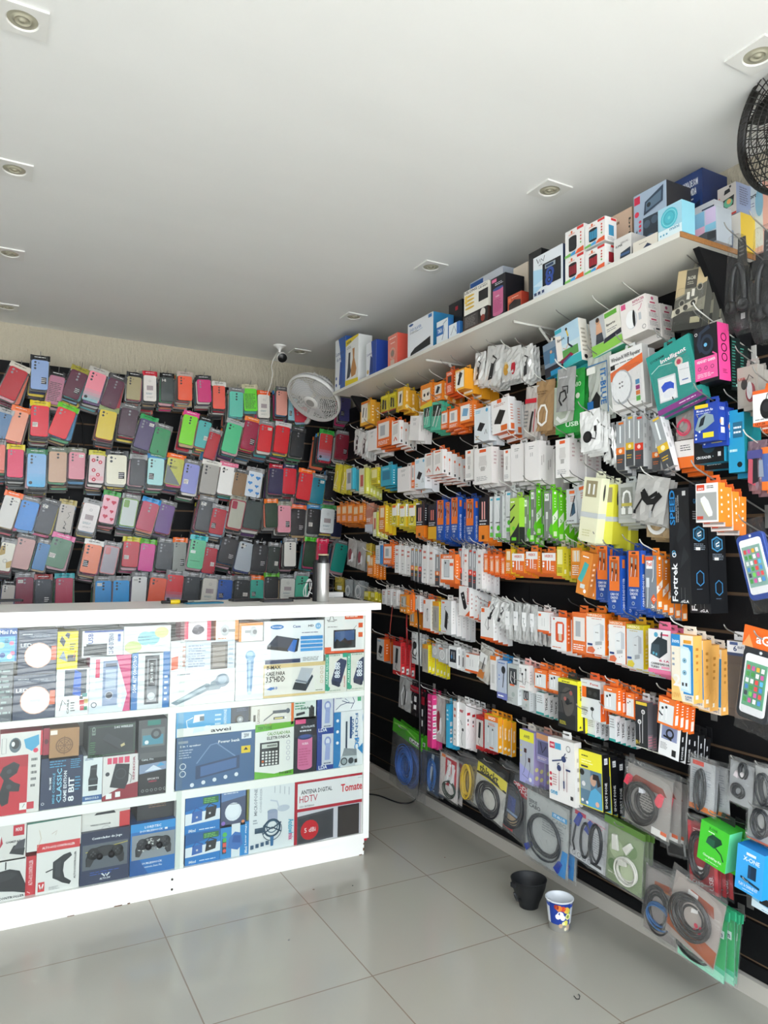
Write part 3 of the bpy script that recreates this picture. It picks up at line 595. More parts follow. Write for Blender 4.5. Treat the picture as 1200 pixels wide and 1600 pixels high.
'intell': ('doorbell_blister','blister','teal blister card with wireless doorbell',.022,'2a8a80','2a7a74','2a9088','2c948a','r 823a80 0 0 1 .09;t 163c3a .08 .86 .4 .9 LUCKARM;t f4e8ec .3 .75 .88 .84 Intelligent;t 9c2848 .3 .745 .88 .75 l;q d8c8b8 .68 .66 .09;q c04058 .68 .66 .05;c c8e0dc .015 .05 .7 .25 .76 .55 .7;p d4d8dc .1 .18 .5 .14 .56 .52 .16 .58;p f2f3f4 .12 .2 .48 .16 .53 .5 .17 .55;p 2450c8 .2 .42 .3 .46 .42 .44 .49 .38 .46 .3 .34 .34 .22 .32;e e8eaf0 .34 .27 .13 .07;p e8e9ea .6 .3 .84 .26 .88 .58 .64 .62;c b8bcc0 .01 .66 .53 .86 .49;c 4a6ab0 .02 .67 .36 .8 .34;n e8c8e0 .5 .02 .95 .06 1|'),
'headset': ('headset_box','box','black and pink gamer headset box',.055,'e0468c','181820','c0b8b0','14141a','r e8589a 0 .06 .95 .45;t fbe6ee .1 .36 .88 .41 HEADSET GAMER;o 3a2030 .2 .26 .07 .015;o 3a2030 .47 .26 .07 .015;o 3a2030 .74 .26 .07 .015;n fbd0e0 .1 .1 .85 .18 3;e 2a3446 .55 .66 .28 .18;e 141a24 .55 .66 .18 .12;q 6ab0d8 .5 .66 .07;c 2a3446 .14 .3 .55 .2 .7 .3 .88 .7 .96;c e05090 .05 .78 .5 .95 .44;o ddd .12 .88 .06 .02|o 2a1020 .5 .75 .25 .06;o 2a1020 .5 .57 .25 .06;o 2a1020 .5 .4 .25 .06;n 7a1040 .3 .12 .7 .2 3'),
'mouseley': ('mouse_box','box','white and orange mouse box',.04,'e8702a','e86a20','e87028','f2f0ee','r e8662a 0 .9 1 1;r e8662a 0 0 1 .1;t 161616 .1 .02 .5 .08 LEY-26;e 161618 .55 .45 .25 .28;e 2c2c30 .55 .5 .15 .14;c 161618 .03 .55 .7 .6 .85 .7 .9;n 777 .1 .14 .9 .2 1|'),
'mousebl': ('mouse_blister','blister','clear mouse blister with grey and red mouse',.03,'98948c','88847c','a8a49c','a8a096','e 8c3038 .65 .4 .24 .22;e c8c8c8 .6 .45 .14 .2;e 33302e .35 .6 .16 .12;c 222 .04 .4 .6 .6 .8 .8 .7;t a02828 .05 .7 .4 .76 USB|'),
'yelbag': ('cable_pouch','bag','yellow cable pouch',.012,'d8cc38','','','ddd23a','c f4f0c0 .12 .3 .2 .6 .6 .5 .85;n f8f4d0 .2 .1 .8 .3 2'),
'cyanbox': ('earphone_box','box','cyan earphone box',.03,'2f9fba','2a8a9e','50b0c4','38a4bc','r 2a7a98 .15 .3 .85 .75;n d0f0f4 .15 .8 .8 .9 2|n d8f4f8 .3 .2 .7 .8 5;q fff .5 .12 .15'),
'whtcyan': ('earphone_box','box','white and cyan earphone box',.025,'48b8d0','d8d8a0','c8d0d0','d8dcd4','r 8a9498 .2 .3 .7 .8;r 50b8c8 .8 0 1 1|'),
'yelwht': ('earphone_box','box','pale yellow earphone box',.022,'dede6a','c8c83a','c8c8a0','e0e0c0','r c86a58 .2 .3 .6 .75;r d8d840 .75 0 1 1;n fff .2 .1 .8 .25 2|r f4f4c8 .2 .1 .8 .25'),
'yelplain': ('earphone_box','box','yellow earphone box',.02,'dccc30','c8b820','b8b0a0','d8c838','r f0e8a0 .1 .4 .9 .9;n 7a7020 .15 .1 .85 .3 3|r f6f0c0 .25 .08 .75 .22;n 807820 .3 .4 .7 .8 4'),
'org': ('cable_box','box','small orange cable box',.018,'e8801c','d8701a','e08020','e88224','r f2c890 .1 .5 .9 .92;c f8f4ee .1 .35 .55 .35 .85;c f8f4ee .1 .65 .55 .65 .85;n fff .15 .1 .85 .4 4|n fff0dc .3 .1 .7 .9 8'),
'orgred': ('cable_box','box','orange-red cable box',.018,'e8641a','dc5418','e46a22','ea6a28','r f0a070 .12 .1 .88 .75;c fff .08 .4 .15 .4 .65;c fff .08 .62 .15 .62 .65;n fff .15 .8 .85 .92 2|n ffe8dc .3 .1 .7 .9 8'),
'peach': ('cable_pouch','bag','peach cable pouch',.014,'c88a70','','','c88c74','r c8ccd4 0 0 1 .3;r b87c68 .1 .6 .9 .9;n fff .2 .4 .8 .55 2'),
'orgylw': ('cable_box','box','orange cable box with yellow side',.024,'ecc62a','d8a020','c8b020','e08a28','r f0c890 .15 .55 .85 .92;c e8e8e4 .12 .4 .55 .4 .9;c e8e8e4 .12 .65 .55 .65 .9;n fff .15 .1 .85 .45 5|n fff4c8 .3 .3 .7 .9 6'),
'ylwside': ('cable_box','box','yellow and white cable box',.024,'f0f0e8','e0c020','c8b828','e0d040','r f4f2ea .1 .45 .9 .9;o 444 .5 .3 .22 .06;r e8702a .1 .82 .7 .93;n fff .1 .04 .9 .15 1|r e8c024 0 0 1 .45;n bbb .3 .5 .7 .9 5'),
'blkorg': ('cable_box','box','black and orange cable box',.026,'ea7a1e','d86a1a','302c2a','22222a','r e8842a 0 0 1 .36;c e8a8a0 .12 .38 .5 .38 .9;c e8a8a0 .12 .62 .5 .62 .9;n ddd .1 .36 .9 .5 2;r 5a3a1a .35 .05 .6 .14|r 1e1e24 0 .36 1 1;n ddd .3 .5 .7 .9 6'),
'blkyel': ('cable_box','box','black and yellow cable box',.026,'1c1c20','c8a020','302c2a','22222a','r e0a828 0 0 1 .36;c e07868 .12 .38 .55 .38 .85;c e07868 .12 .62 .55 .62 .85;n ddd .1 .38 .9 .5 2|n c8a040 .3 .1 .7 .9 8'),
'cabo': ('data_cable_box','box','blue data cable box with orange window',.026,'2256b4','1a3c88','163a80','1f4c9c','r e8762a .12 .38 .9 .99;r 333 .35 .94 .65 .97;r b85a20 .2 .55 .8 .92;r 9aa4a0 .3 .78 .44 .88;r 888c8c .6 .76 .72 .86;p 222 .3 .7 .44 .7 .4 .78 .34 .78;p 222 .6 .66 .72 .66 .69 .76 .63 .76;c e8e8ea .04 .36 .72 .3 .55;c e8e8ea .04 .66 .68 .6 .55;t e8ecf4 .2 .3 .85 .345 CABO DE;t e8ecf4 .25 .24 .8 .285 DADOS;t e8ecf4 .34 .18 .66 .225 USB;q a8b4c8 .48 .1 .11;q 2a4a88 .48 .1 .07;n 8a94c8 .2 .02 .8 .04 1|r e8762a .25 .78 .75 .93;v e8ecf4 .3 .05 .7 .6 CABO DE DADOS USB'),
'x2org': ('data_cable_box','box','grey and orange double-speed cable box',.028,'ee8326','e07020','e8862a','7d838c','r e2582a .05 .91 .7 .98;r f0f0f0 .12 .75 .65 .9;t d04030 .18 .8 .6 .88 Foil;c e8ecee .05 .75 .92 .72 .6 .62 .5;r d8dce0 .12 .4 .38 .58;c e8ecee .05 .26 .4 .24 .2 .2 .02;p e8622a .5 .18 .75 .28 1 .18 .75 .08;o fff .78 .18 .1 .03;t fff .55 .02 .85 .08 2x|p f4e8dc 0 .42 1 .55 1 .42 0 .28;t e8762a .25 .37 .7 .46 2x;q fff .5 .95 .2;r fbe8d0 .2 .04 .8 .14;n fff .35 .6 .65 .85 5'),
'x2grn': ('data_cable_box','box','grey and green double-speed cable box',.028,'6cd21c','5ab018','70c828','7a8078','r f0f0ee .1 .78 .6 .93;t 4a9a20 .16 .82 .5 .9 Foil;n 80d040 .05 .94 .8 .98 1;c e8ecea .05 .8 .92 .78 .6;r d8dcd8 .25 .4 .5 .55;c e8ecea .05 .38 .4 .36 .15;p 60c828 .6 .18 .85 .3 1 .3 1 .08 .85 .06;t fff .6 .02 .9 .08 2s|p ecf6e0 0 .45 1 .6 1 .42 0 .27;t 5ab018 .25 .38 .7 .46 2x;q fff .5 .94 .2;r e0f4c8 .2 .04 .8 .14;n eefadf .35 .62 .65 .85 4'),
'limeblk': ('data_cable_box','box','lime and black braided cable box',.03,'9ad23c','2a2e2a','a0d048','a8cc50','p 262a28 0 0 1 0 1 .45 .75 .35 0 .12;c 1c1e1c .12 0 .72 .55 .85;c 1c1e1c .14 .05 .45 .5 .58;q 70d030 .4 .32 .15;r 70d030 .2 .05 .7 .12;n fff .1 .88 .6 .94 1|r 202420 0 0 1 .35'),
'whtgrn': ('data_cable_box','box','white and grey cable box with green spot',.024,'e6e8e6','d8dcd8','d8dcd8','dfe2e2','r 4ab0c8 .2 .9 .7 .95;p a0a4a6 .5 0 1 0 1 1 .7 1;c f0f0f0 .08 .3 .8 .6 .5 .5 .4;q 50b828 .5 .24 .22;n 444 .15 .34 .85 .4 1;r 60b840 .15 .02 .85 .12|n c8ccc8 .3 .2 .7 .8 4'),
'holder': ('phone_holder_box','box','pale box with car holder picture',.03,'c8ccd0','c8b880','d8d8d8','ccd0d2','r e8703a .3 .86 .8 .95;n c88060 .4 .62 .9 .8 3;p 3a5a70 .5 .2 .9 .3 .8 .6 .55 .55;c 26262a .09 .85 .8 .6 .5 .4 .2;n 777 .05 .04 .9 .12 1|'),
'ivory': ('data_cable_box','box','tall pale ivory cable box with window',.04,'e6e8c8','d8d8b0','e8e8d0','e8e6c6','r 9a9070 .15 .7 .8 .95;c f4f4ee .1 .35 .74 .35 .9;c f4f4ee .1 .62 .74 .62 .9;r c4c8c8 0 .38 1 .46;n d0ce9c .2 .08 .7 .2 3|e 333 .5 .78 .12 .13;r c8ccd0 0 .38 1 .46'),
'yeltall': ('data_cable_box','box','tall yellow cable box with window',.04,'d8d03a','c8c030','e8e8d0','e0dc50','r 9a9070 .15 .7 .8 .95;r c4c8c8 0 .38 1 .46|e 333 .5 .78 .12 .13;r c8ccd0 0 .38 1 .46'),
'ucable': ('cable_blister','blister','grey blister with looped white cable',.025,'b4b8b8','a0a060','b8bcbc','b2b4b0','r 8a8c84 .15 .2 .85 .9;c f4f4f2 .11 .3 .3 .28 .6 .35 .76 .5 .8 .65 .76 .72 .6 .7 .3;r f6f6f4 .18 .22 .42 .38;r f6f6f4 .58 .22 .82 .38;r c8b848 .2 .42 .8 .5|'),
'fortrek': ('keyboard_box','box','tall black keyboard box',.085,'151619','d8d4cc','2a2a2c','1c1d21','p 26282c .3 .5 .9 .62 .6 .75;p 141518 .1 .4 .5 .45 .3 .6;p 2a2c30 .5 .3 .95 .4 .7 .5;v 2b86c8 .06 .68 .32 .985 SPEED;v b8bcc0 .36 .7 .42 .92 GAMING KEYBOARD;v d8dce0 .46 .7 .5 .94 TECLADO GAMER;v f2f4f6 .1 .02 .38 .35 Fortrek;o 50a8d8 .22 .44 .09 .03;o e8ecf0 .24 .42 .1 .04;r ccc .7 .93 .86 .97;c 888 .01 .55 .04 .55 .14;c 888 .01 .72 .04 .72 .14;t fff .5 .01 .9 .035 .cG.A|p 4a94c4 .5 .53 .82 .56 .82 .64 .5 .67 .18 .64 .18 .56;p 14161a .5 .545 .76 .57 .76 .63 .5 .655 .24 .63 .24 .57;q 3a6c88 .5 .6 .2;c f0f4f6 .05 .62 .62 .42 .6 .45 .58 .62 .59;n 8894a0 .2 .46 .85 .52 4;r e8e8e4 .3 .46 .55 .485;p 3a7cac .5 .15 .72 .18 .72 .26 .5 .29 .28 .26 .28 .18;p 14161a .5 .16 .67 .185 .67 .255 .5 .28 .33 .255 .33 .185;n 5a7088 .3 .12 .7 .135 1;n a8b0b8 .15 .72 .8 .8 4;t 4a94c4 .2 .86 .75 .9 GAMING'),
'mousebox': ('mouse_box','box','white mouse box with orange side',.032,'f08128','ee7c2a','e86a30','f1efec','r dc4a2a .05 .82 .4 .97;t fff .1 .84 .36 .89 LEHMOX;n 444 .5 .86 .92 .95 2;r a9aaa8 .04 .05 .94 .76;p e9eaea .22 .62 .4 .68 .58 .55 .76 .25 .74 .16 .58 .14 .38 .32 .24 .5;c c8c060 .015 .24 .52 .4 .3 .58 .13;r c84a3a .06 .08 .34 .16|q fbe0c8 .45 .8 .12;q fbe0c8 .45 .62 .12;q fbe0c8 .45 .44 .12;q fbe0c8 .45 .26 .12'),
'greyslim': ('data_cable_box','box','slim grey cable box with orange band',.022,'e2e2e2','c8c8c8','d8d8d8','9ea2a4','r 4c4e52 0 0 1 .32;r e8782a 0 .32 1 .46;q fbe0c8 .5 .39 .2;c f0f4f4 .16 .5 .9 .5 .55;n e8782a .15 .14 .85 .24 2;r e8782a .3 .93 .9 .97|n bbb .3 .3 .7 .9 3'),
'greyslimy': ('data_cable_box','box','slim grey cable box with yellow band',.022,'e2e2e2','c8c8c8','d8d8d8','9ea2a4','r 4c4e52 0 0 1 .32;r dcb22a 0 .32 1 .46;q fbe8b8 .5 .39 .2;c f0f4f4 .16 .5 .9 .5 .55;n dcb22a .15 .14 .85 .24 2;r dcb22a .3 .93 .9 .97|n bbb .3 .3 .7 .9 3'),
'greyslimr': ('data_cable_box','box','slim grey cable box with red band',.022,'e2e2e2','c8c8c8','d8d8d8','9ea2a4','r 4c4e52 0 0 1 .32;r d83c26 0 .32 1 .46;q fbd0c8 .5 .39 .2;c f0f4f4 .16 .5 .9 .5 .55;n d83c26 .15 .14 .85 .24 2;r d83c26 .3 .93 .9 .97|n bbb .3 .3 .7 .9 3'),
'whtslim': ('data_cable_box','box','slim white cable box',.024,'eae8e6','d8d4d0','d8d4d0','e8e6e4','n c86050 .2 .6 .8 .9 2;n aaa .3 .1 .7 .4 3|n c0b0b0 .35 .2 .65 .8 6'),
'phonecab': ('phone_cover_box','box','orange and white box with phone picture',.026,'e8742c','d86a24','e8702a','ea7430','r f0eeec .06 .12 .9 .84;r 9a9c9e .25 .2 .62 .8;r c8ccce .28 .22 .6 .78;q 444 .36 .7 .05;r e8602a .65 .6 .88 .7;t fff .2 .87 .8 .95 LEHMOX;n e06030 .1 .03 .8 .08 1|n ffe0c8 .3 .2 .7 .8 6'),
'pinkcab': ('cable_pouch','bag','clear pouch with coiled pink cable',.016,'a89c98','','','a09894','o e84868 .5 .45 .38 .07;o f05878 .48 .47 .3 .05;o d84060 .53 .44 .34 .04;c e84868 .05 .3 .6 .5 .85 .6 .6'),
'whtorg2': ('earphone_box','box','white box over orange base',.03,'e8701e','d8681c','d8d0c8','e8e2de','n 555 .3 .6 .9 .85 3;r e87024 0 0 1 .4|n fbe0c8 .2 .2 .8 .8 5'),
'mouseblue': ('mouse_box','box','blue mouse box with yellow label',.035,'2440a0','1a2c78','2c4ab0','2646a6','r f0d030 .05 .9 .6 1;t f4f6fa .12 .8 .8 .87 Mouse com fio;n c8d0f0 .1 .74 .7 .78 1;p 8ca0a8 .05 .35 .2 .65 .5 .76 .8 .68 .85 .5 .5 .35 .2 .28;p 202830 .2 .4 .3 .62 .5 .7 .4 .45;r e8d838 .38 .1 .82 .24;q e8ecf4 .1 .1 .04;q e8ecf4 .1 .2 .04;q e8ecf4 .25 .28 .04|t d8e0f8 .2 .8 .8 .88 USB;r e8ecf0 .3 .4 .7 .6;r f0a030 .2 .45 .35 .55;r e8ecf0 .3 .2 .8 .35'),
'crusader': ('mouse_box','box','black mouse box with cyan side',.045,'35b4de','2a9cc0','222','0e1014','q 1f3844 .5 .62 .22;q 48a8c0 .5 .62 .06;t f0f2f4 .08 .16 .58 .26 CRUSADER;r d8d8d8 .8 .2 .9 .36;q 88a0a8 .64 .22 .02|n c8ecf8 .3 .7 .7 .85 2;r f0f4f4 .4 .35 .8 .6;c e8f4f8 .1 .3 .55 .6 .6'),
'cyanbl': ('mouse_box','box','cyan and teal device box',.04,'1f8c94','1a7a80','2a90c0','2a9cc8','r 2a6c88 .3 .55 .9 .8;n e8f4f8 .35 .6 .85 .75 2;q 0c1c1c .7 .12 .16;n c8f0f4 .1 .3 .6 .4 1|t 0f5a60 .3 .2 .7 .6 GAMER'),
'armpink': ('sport_armband','armband','clear pack with pink and black armband',.02,'88707c','','','7c6470','p c05868 .1 .2 .5 .1 .45 .7 .15 .8;p 26262c .35 .15 .65 .2 .6 .85 .4 .8;p 8c98a8 .7 .3 .95 .3 .9 .7 .7 .7;r 50508c .1 .75 .9 .95'),
'armblue': ('sport_armband_box','box','blue and orange phone band box',.02,'3a50a0','e07030','333','5068a8','r e87830 0 .85 1 1;r e87830 0 0 1 .2;r e8ecf0 .3 .4 .9 .6|'),
'earwht': ('earphone_box','box','white box with black earphones picture',.024,'eeecea','dededc','e8a8a0','efedeb','c 222 .05 .7 .8 .72 .5 .6 .2;q 222 .7 .82 .09;c 222 .05 .35 .6 .38 .4 .45 .2;q 222 .35 .62 .09;n d8705a .1 .08 .7 .14 1;t 888 .08 .6 .25 .86 5 9|n c0c0c0 .3 .2 .7 .8 5'),
'earorg': ('earphone_box','box','orange box with grey earphone window',.022,'ec6f26','dc5f20','ec7428','ec7830','r e2e4e4 .06 .08 .94 .78;c fff .04 .3 .65 .28 .2;c fff .04 .5 .65 .52 .2;q 2a2a2a .28 .6 .07;q 2a2a2a .5 .66 .07;n fff .3 .84 .7 .93 1|r f4e8e0 .2 .1 .8 .45;n fff .3 .5 .7 .9 4'),
'eargrey': ('earphone_box','box','grey box with white earphones window',.024,'d6dada','b8bcbc','d8d8d8','bcc0be','r 3a3c40 .2 .5 .9 .9;c f4f4f4 .05 .4 .82 .35 .6 .5 .52;c f4f4f4 .05 .7 .82 .72 .55;r e86a3a .3 .46 .7 .5;q a0aca8 .6 .25 .14;n 888 .1 .06 .6 .16 3|n bbb .3 .2 .7 .8 6'),
'earblu': ('microphone_box','box','pale blue box with black microphone',.022,'2f84c8','8890c0','2a7ab0','bcc4d4','e 26282c .6 .76 .2 .1;c 26282c .07 .65 .7 .55 .3;q 5070c0 .2 .6 .05;q 5070c0 .2 .5 .05;r 7078b8 0 0 1 .16;n fff .1 .03 .8 .12 1;n 3a6ab0 .1 .9 .8 .96 1|n e0ecf8 .3 .2 .7 .8 5'),
'awei': ('earphone_box','box','black and yellow earphone box',.028,'f0e82a','d8d020','2a2a2a','3b3b3a','r f2ea30 0 .92 1 1;t 3a3820 .2 .935 .6 .975 awei;r 232323 0 0 .9 .3;e 55504c .5 .55 .35 .3;c 1c1c1e .05 .1 .7 .4 .72 .65 .8;q a05850 .68 .74 .08;q 202022 .5 .55 .12;q b06058 .38 .6 .07;c 1c1c1e .05 .2 .55 .3 .35 .4 .25;n e0d830 .1 .06 .5 .14 3;c 1c1c1e .05 .5 .5 .75 .55|v 5a5620 .35 .6 .7 .9 awei;p 222 .3 .05 .7 .05 .5 .1'),
'orgwin2': ('earphone_box','box','white earphone box with orange window',.026,'e8e6e4','d8d4d0','e8602a','e2e6e8','r ee6a22 .08 .54 .98 .82;r 1c1a1a .3 .54 .98 .82;q 3a3a3a .48 .68 .09;q 3a3a3a .75 .66 .09;t c84a3a .5 .88 .9 .94 Fone;e 2a2a2c .6 .28 .09 .05;c 2a2a2c .02 .62 .26 .58 .1 .66 .02;n 888 .06 .08 .4 .3 5;n a08078 .1 .9 .4 .93 1|r ee6420 0 0 1 .7;t fff .4 .2 .6 .4 S'),
'thick': ('earphone_box','box','grey and white box with sideways lettering',.024,'f0f0f0','2a9a90','c8c8c8','dfe3e4','n 999 .1 .5 .9 .9 4;r 30a098 0 0 1 .1|v 222 .3 .2 .75 .8 THICK'),
'blkear': ('earphone_box','box','black box with white earphones',.026,'8c8084','b87880','d8d8d8','26272a','r e8c83a .05 .92 .95 .985;c f0f0f0 .035 .6 .72 .58 .1;c f0f0f0 .035 .35 .5 .38 .1;q f4f4f2 .65 .78 .15;q 999 .65 .78 .1;q f4f4f2 .35 .55 .15;q 999 .35 .55 .09;t d8c040 .06 .06 .35 .14 EV-1;r e8e8d8 0 0 1 .015|r 6a6a70 0 .3 1 1;n e08898 .1 .04 .9 .28 4'),
'watch': ('watch_band_box','box','white box with black ear clip picture',.028,'141416','222','222','f0f0f0','r 8a94b8 .1 .52 .85 .95;o 141416 .5 .73 .2 .08;c 141416 .08 .2 .62 .4 .6 .6 .55;n 888 .08 .2 .45 .42 6;r 222 .65 .08 .85 .28|v e8e8e8 .35 .05 .65 .45 FONE;r ddd .3 .6 .5 .75'),
'hreb': ('wall_charger_box','box','white and orange wall charger box',.034,'ee7d1e','e8b020','e8761c','f0eeec','r e8782a 0 .9 1 1;t ffe8d0 .08 .915 .85 .975 HREBOS;n d88060 .3 .84 .95 .88 1;p c8ccd0 .4 .3 .95 .36 .95 .72 .75 .76 .4 .68;p eceeee .4 .3 .75 .34 .75 .74 .4 .68;p b0b4b8 .5 .22 .85 .25 .85 .33 .5 .3;n 999 .5 .5 .7 .56 1;r 2a3c7a .08 .2 .35 .25;p e07048 .05 .03 .4 .02 .5 .1 .35 .18 .1 .15;q 333 .66 .15 .02;q 333 .8 .18 .02|t fff .35 .35 .7 .75 HREBOS;q fff .5 .2 .14'),
'hreby': ('wall_charger_box','box','yellow and grey wall charger box',.034,'f0dc20','d8c420','d8a020','d4dadc','r cdbb28 0 .89 1 1;t fff8c8 .08 .91 .8 .975 HREBOS;n c8b060 .2 .83 .8 .87 1;p b4b8bc .4 .3 .9 .36 .9 .72 .7 .76 .4 .68;p d4d8da .4 .3 .72 .34 .72 .74 .4 .68;p a0a4a8 .5 .2 .8 .24 .8 .33 .5 .3;n 888 .48 .5 .66 .56 1;r 2a4c8a .06 .2 .32 .25;p d8c440 .05 .03 .4 .02 .5 .1 .35 .18 .1 .15|n fff8c0 .3 .1 .7 .5 5;t fff8c0 .35 .55 .7 .9 HREBOS'),
'adaptbl': ('adapter_blister','blister','clear blister of white plug adapter',.022,'c8c8c6','','','b4b4b2','r f2f2f2 .18 .45 .82 .9;n aaa .3 .65 .6 .75 1;r e8e8e8 .3 .3 .7 .45;r ddd .36 .08 .42 .3;r ddd .58 .08 .64 .3'),
'pinkchg': ('turbo_charger_box','box','white and pink turbo charger box',.03,'e07898','e880a8','e87898','f0eeee','q 58a8c8 .35 .88 .09;r e05878 .55 .87 .9 .91;p 26323a .1 .42 .5 .34 .85 .5 .85 .78 .45 .84 .15 .66;p 3c4c56 .1 .42 .5 .34 .5 .66 .15 .66;r 60b0c8 .2 .42 .28 .48;r 60b0c8 .33 .4 .41 .46;c 26323a .06 .6 .8 .62 .95;t 222 .12 .19 .95 .24 CARREGADOR;t 222 .12 .115 .5 .165 TURBO;t c83868 .5 .27 .95 .32 8.1A;r e878a0 0 0 1 .09;r f0a0b8 .6 .12 .95 .17|'),
'inova': ('power_strip_box','box','orange and white power strip box',.042,'f2b45e','f0a840','efe8da','f2e8d4','p f0c878 0 .35 .35 .2 .5 0 .5 0 0 0;r 2a88c8 .55 .12 1 .86;r 2a88c8 0 .82 .42 1;t e8f4fa .06 .87 .38 .93 inova;p c8e4f0 .44 .16 .9 .14 .9 .76 .8 .82 .44 .84;p dfeff6 .44 .2 .82 .18 .82 .78 .44 .8;q 8cb8cc .62 .62 .1;q 3a5a6a .62 .62 .03;q 8cb8cc .62 .44 .1;q 3a5a6a .62 .44 .03;r 333 .5 .24 .58 .29;r 333 .66 .24 .74 .29;t f2f0ea .1 .22 .45 .4 2;t e8b060 .05 .05 .4 .12 12W;t 3a6a9a .65 .07 .95 .1 USB;t 3a6a9a .65 .03 .95 .06 TIPO C;r e8a030 .6 .88 .95 .93;n 8a9ab0 .08 .5 .2 .75 3|c d89038 .03 .2 .3 .6 .35 .7 .2 .3 .1;n c88838 .3 .45 .6 .85 4;r f8f0e0 .2 .06 .5 .12'),
'blk6': ('power_strip_blister','blister','brown clear pack with white six-outlet header',.02,'5c5048','4a4038','e8e4e4','5a4c44','r e8e6e8 0 .84 1 .99;r 3a4668 0 .8 1 .84;r 4a5a88 .15 .94 .6 .98;t 2c3c68 .35 .86 .55 .93 6;t 2c3c68 .6 .9 .95 .93 ELET|'),
'redbox': ('adapter_box','box','red box with black adapter picture',.03,'dd3338','c02828','c83030','d8d0cc','r c83030 0 0 1 .12;r c02828 0 .88 1 1;p 222 .3 .35 .6 .35 .7 .8 .4 .82;c 222 .04 .5 .35 .3 .2 .6 .14|n 501818 .2 .35 .8 .9 9;r f0e8e4 .25 .08 .8 .26;n 222 .3 .1 .75 .24 1'),
'orgside': ('adapter_box','box','white box with broad orange side',.042,'ee6a1c','e05a18','d84a28','e0dedc','p 26262a .2 .35 .6 .3 .8 .65 .4 .72;c 26262a .05 .3 .3 .5 .15 .8 .2;n 4aa0c0 .1 .84 .6 .94 1|n ffe0c8 .35 .3 .65 .8 4'),
'earbl': ('earphone_blister','blister','white blister of black wired earphones',.018,'dcdcdc','','','dcdedc','q 222 .5 .7 .2;q 444 .5 .7 .12;c 222 .07 .4 .6 .25 .4 .6 .3 .7 .45;c 222 .06 .3 .25 .7 .2;n 888 .1 .9 .9 .96 1'),
'earyel': ('earphone_box','box','grey earphone box with yellow side',.022,'f0e02a','e8e020','c89028','b8b0a0','r e8a030 0 .85 1 1;r a8a49c .1 .1 .9 .8;c 333 .05 .4 .7 .5 .3|r f4f0d0 .3 .1 .7 .22;n f8a030 .3 .4 .7 .9 6'),
'clrsm': ('earphone_case','box','small clear box with grey earphones',.02,'c8c8c6','b0b0ae','c0c0be','c0c2c0','o f0f0ee .5 .5 .35 .08;r d8d8d6 .3 .3 .7 .7;r e8703a .1 .88 .6 .96|'),
'earbox': ('earphone_box','box','white box with dark blue earbuds',.024,'f0f0ee','dcdcda','d0d0ce','e4e6e6','r 2a2e38 .15 .25 .9 .85;c e8f0f4 .06 .4 .75 .38 .45;c e8f0f4 .06 .65 .75 .66 .4;e 5a90c0 .38 .5 .1 .1|r 333 .4 .15 .6 .6;n 777 .3 .7 .7 .9 3'),
'whtorg3': ('earphone_box','box','white earphone box with orange foot',.024,'ecebe9','e2682c','d8d4d0','ececea','r e8642a .08 .78 .3 .9;c bbb .03 .4 .7 .4 .3;c bbb .03 .6 .7 .6 .3;r e8682c 0 0 1 .1|n ccc .3 .2 .7 .8 4'),
'stick': ('cable_blister','blister','clear long blister with plugs',.02,'c8c8c4','','','b8b4ac','r e8e8e6 .2 .6 .8 .9;p c87838 .2 .1 .7 .12 .75 .4 .3 .35;c 333 .06 .6 .8 .5 .4'),
'whtstick': ('microphone_box','box','white stick box with orange top',.022,'eceae8','d8d4d0','e87828','e4e2e0','r e87c2a 0 .88 1 1;r c8c6c4 .25 .2 .75 .75|'),
'pinkbox': ('earphone_box','box','tall magenta box with handwritten price tags',.03,'e23f86','c83070','c03060','d23a7c','n f8c8dc .1 .3 .9 .9 8|r f2f0ee .15 .74 .85 .81;r f2f0ee .15 .63 .85 .7;r f2f0ee .15 .52 .85 .59;r f2f0ee .15 .4 .85 .48;r f2f0ee .15 .28 .85 .36;r f2f0ee .15 .17 .85 .25;n 333 .2 .19 .8 .23 1;n 333 .2 .3 .8 .34 1;n 333 .2 .42 .8 .46 1;n 333 .2 .54 .8 .57 1;n 333 .2 .65 .8 .68 1;n fbd8e8 .2 .9 .8 .94 1'),
'cyanst': ('earphone_box','box','slim sky blue box with price tags',.022,'3cb4e0','2a9ac8','50b0d0','46b0d8','n e8f8ff .2 .6 .8 .9 3|r eef4f6 .2 .5 .8 .6;r eef4f6 .2 .32 .8 .44;r eef4f6 .2 .12 .8 .24;n 333 .3 .34 .7 .42 1;n 333 .3 .14 .7 .22 1'),
'whtred': ('earphone_box','box','white earphone box with red stripe',.03,'f0eeec','e0dcd8','e4e2e0','eae8e6','q 222 .6 .4 .12;c 222 .04 .55 .35 .4 .2 .6 .05;c 222 .05 .3 .6 .5 .5;t c02838 .2 .78 .7 .84 ear|r c02830 .2 .74 .8 .8;r 222 .3 .6 .5 .66;r c02830 .3 .52 .5 .56;c ccc .04 .2 .2 .7 .35 .3 .45'),
'earyl2': ('earphone_box','box','grey earphone box with amber sides',.024,'f6a823','eedc2a','e8962a','c3c8ca','r e87a24 0 .84 1 1;t fff .3 .88 .8 .96 BASICS;c f4f4f4 .03 .3 .7 .28 .2;c f4f4f4 .03 .6 .6 .58 .15;q 444 .3 .66 .05;q 444 .62 .6 .05;n e0622a .3 .7 .9 .78 2;r e0622a .4 .05 .7 .09|t fff4d8 .35 .4 .7 .75 BASICS;q fff4d8 .5 .15 .28'),
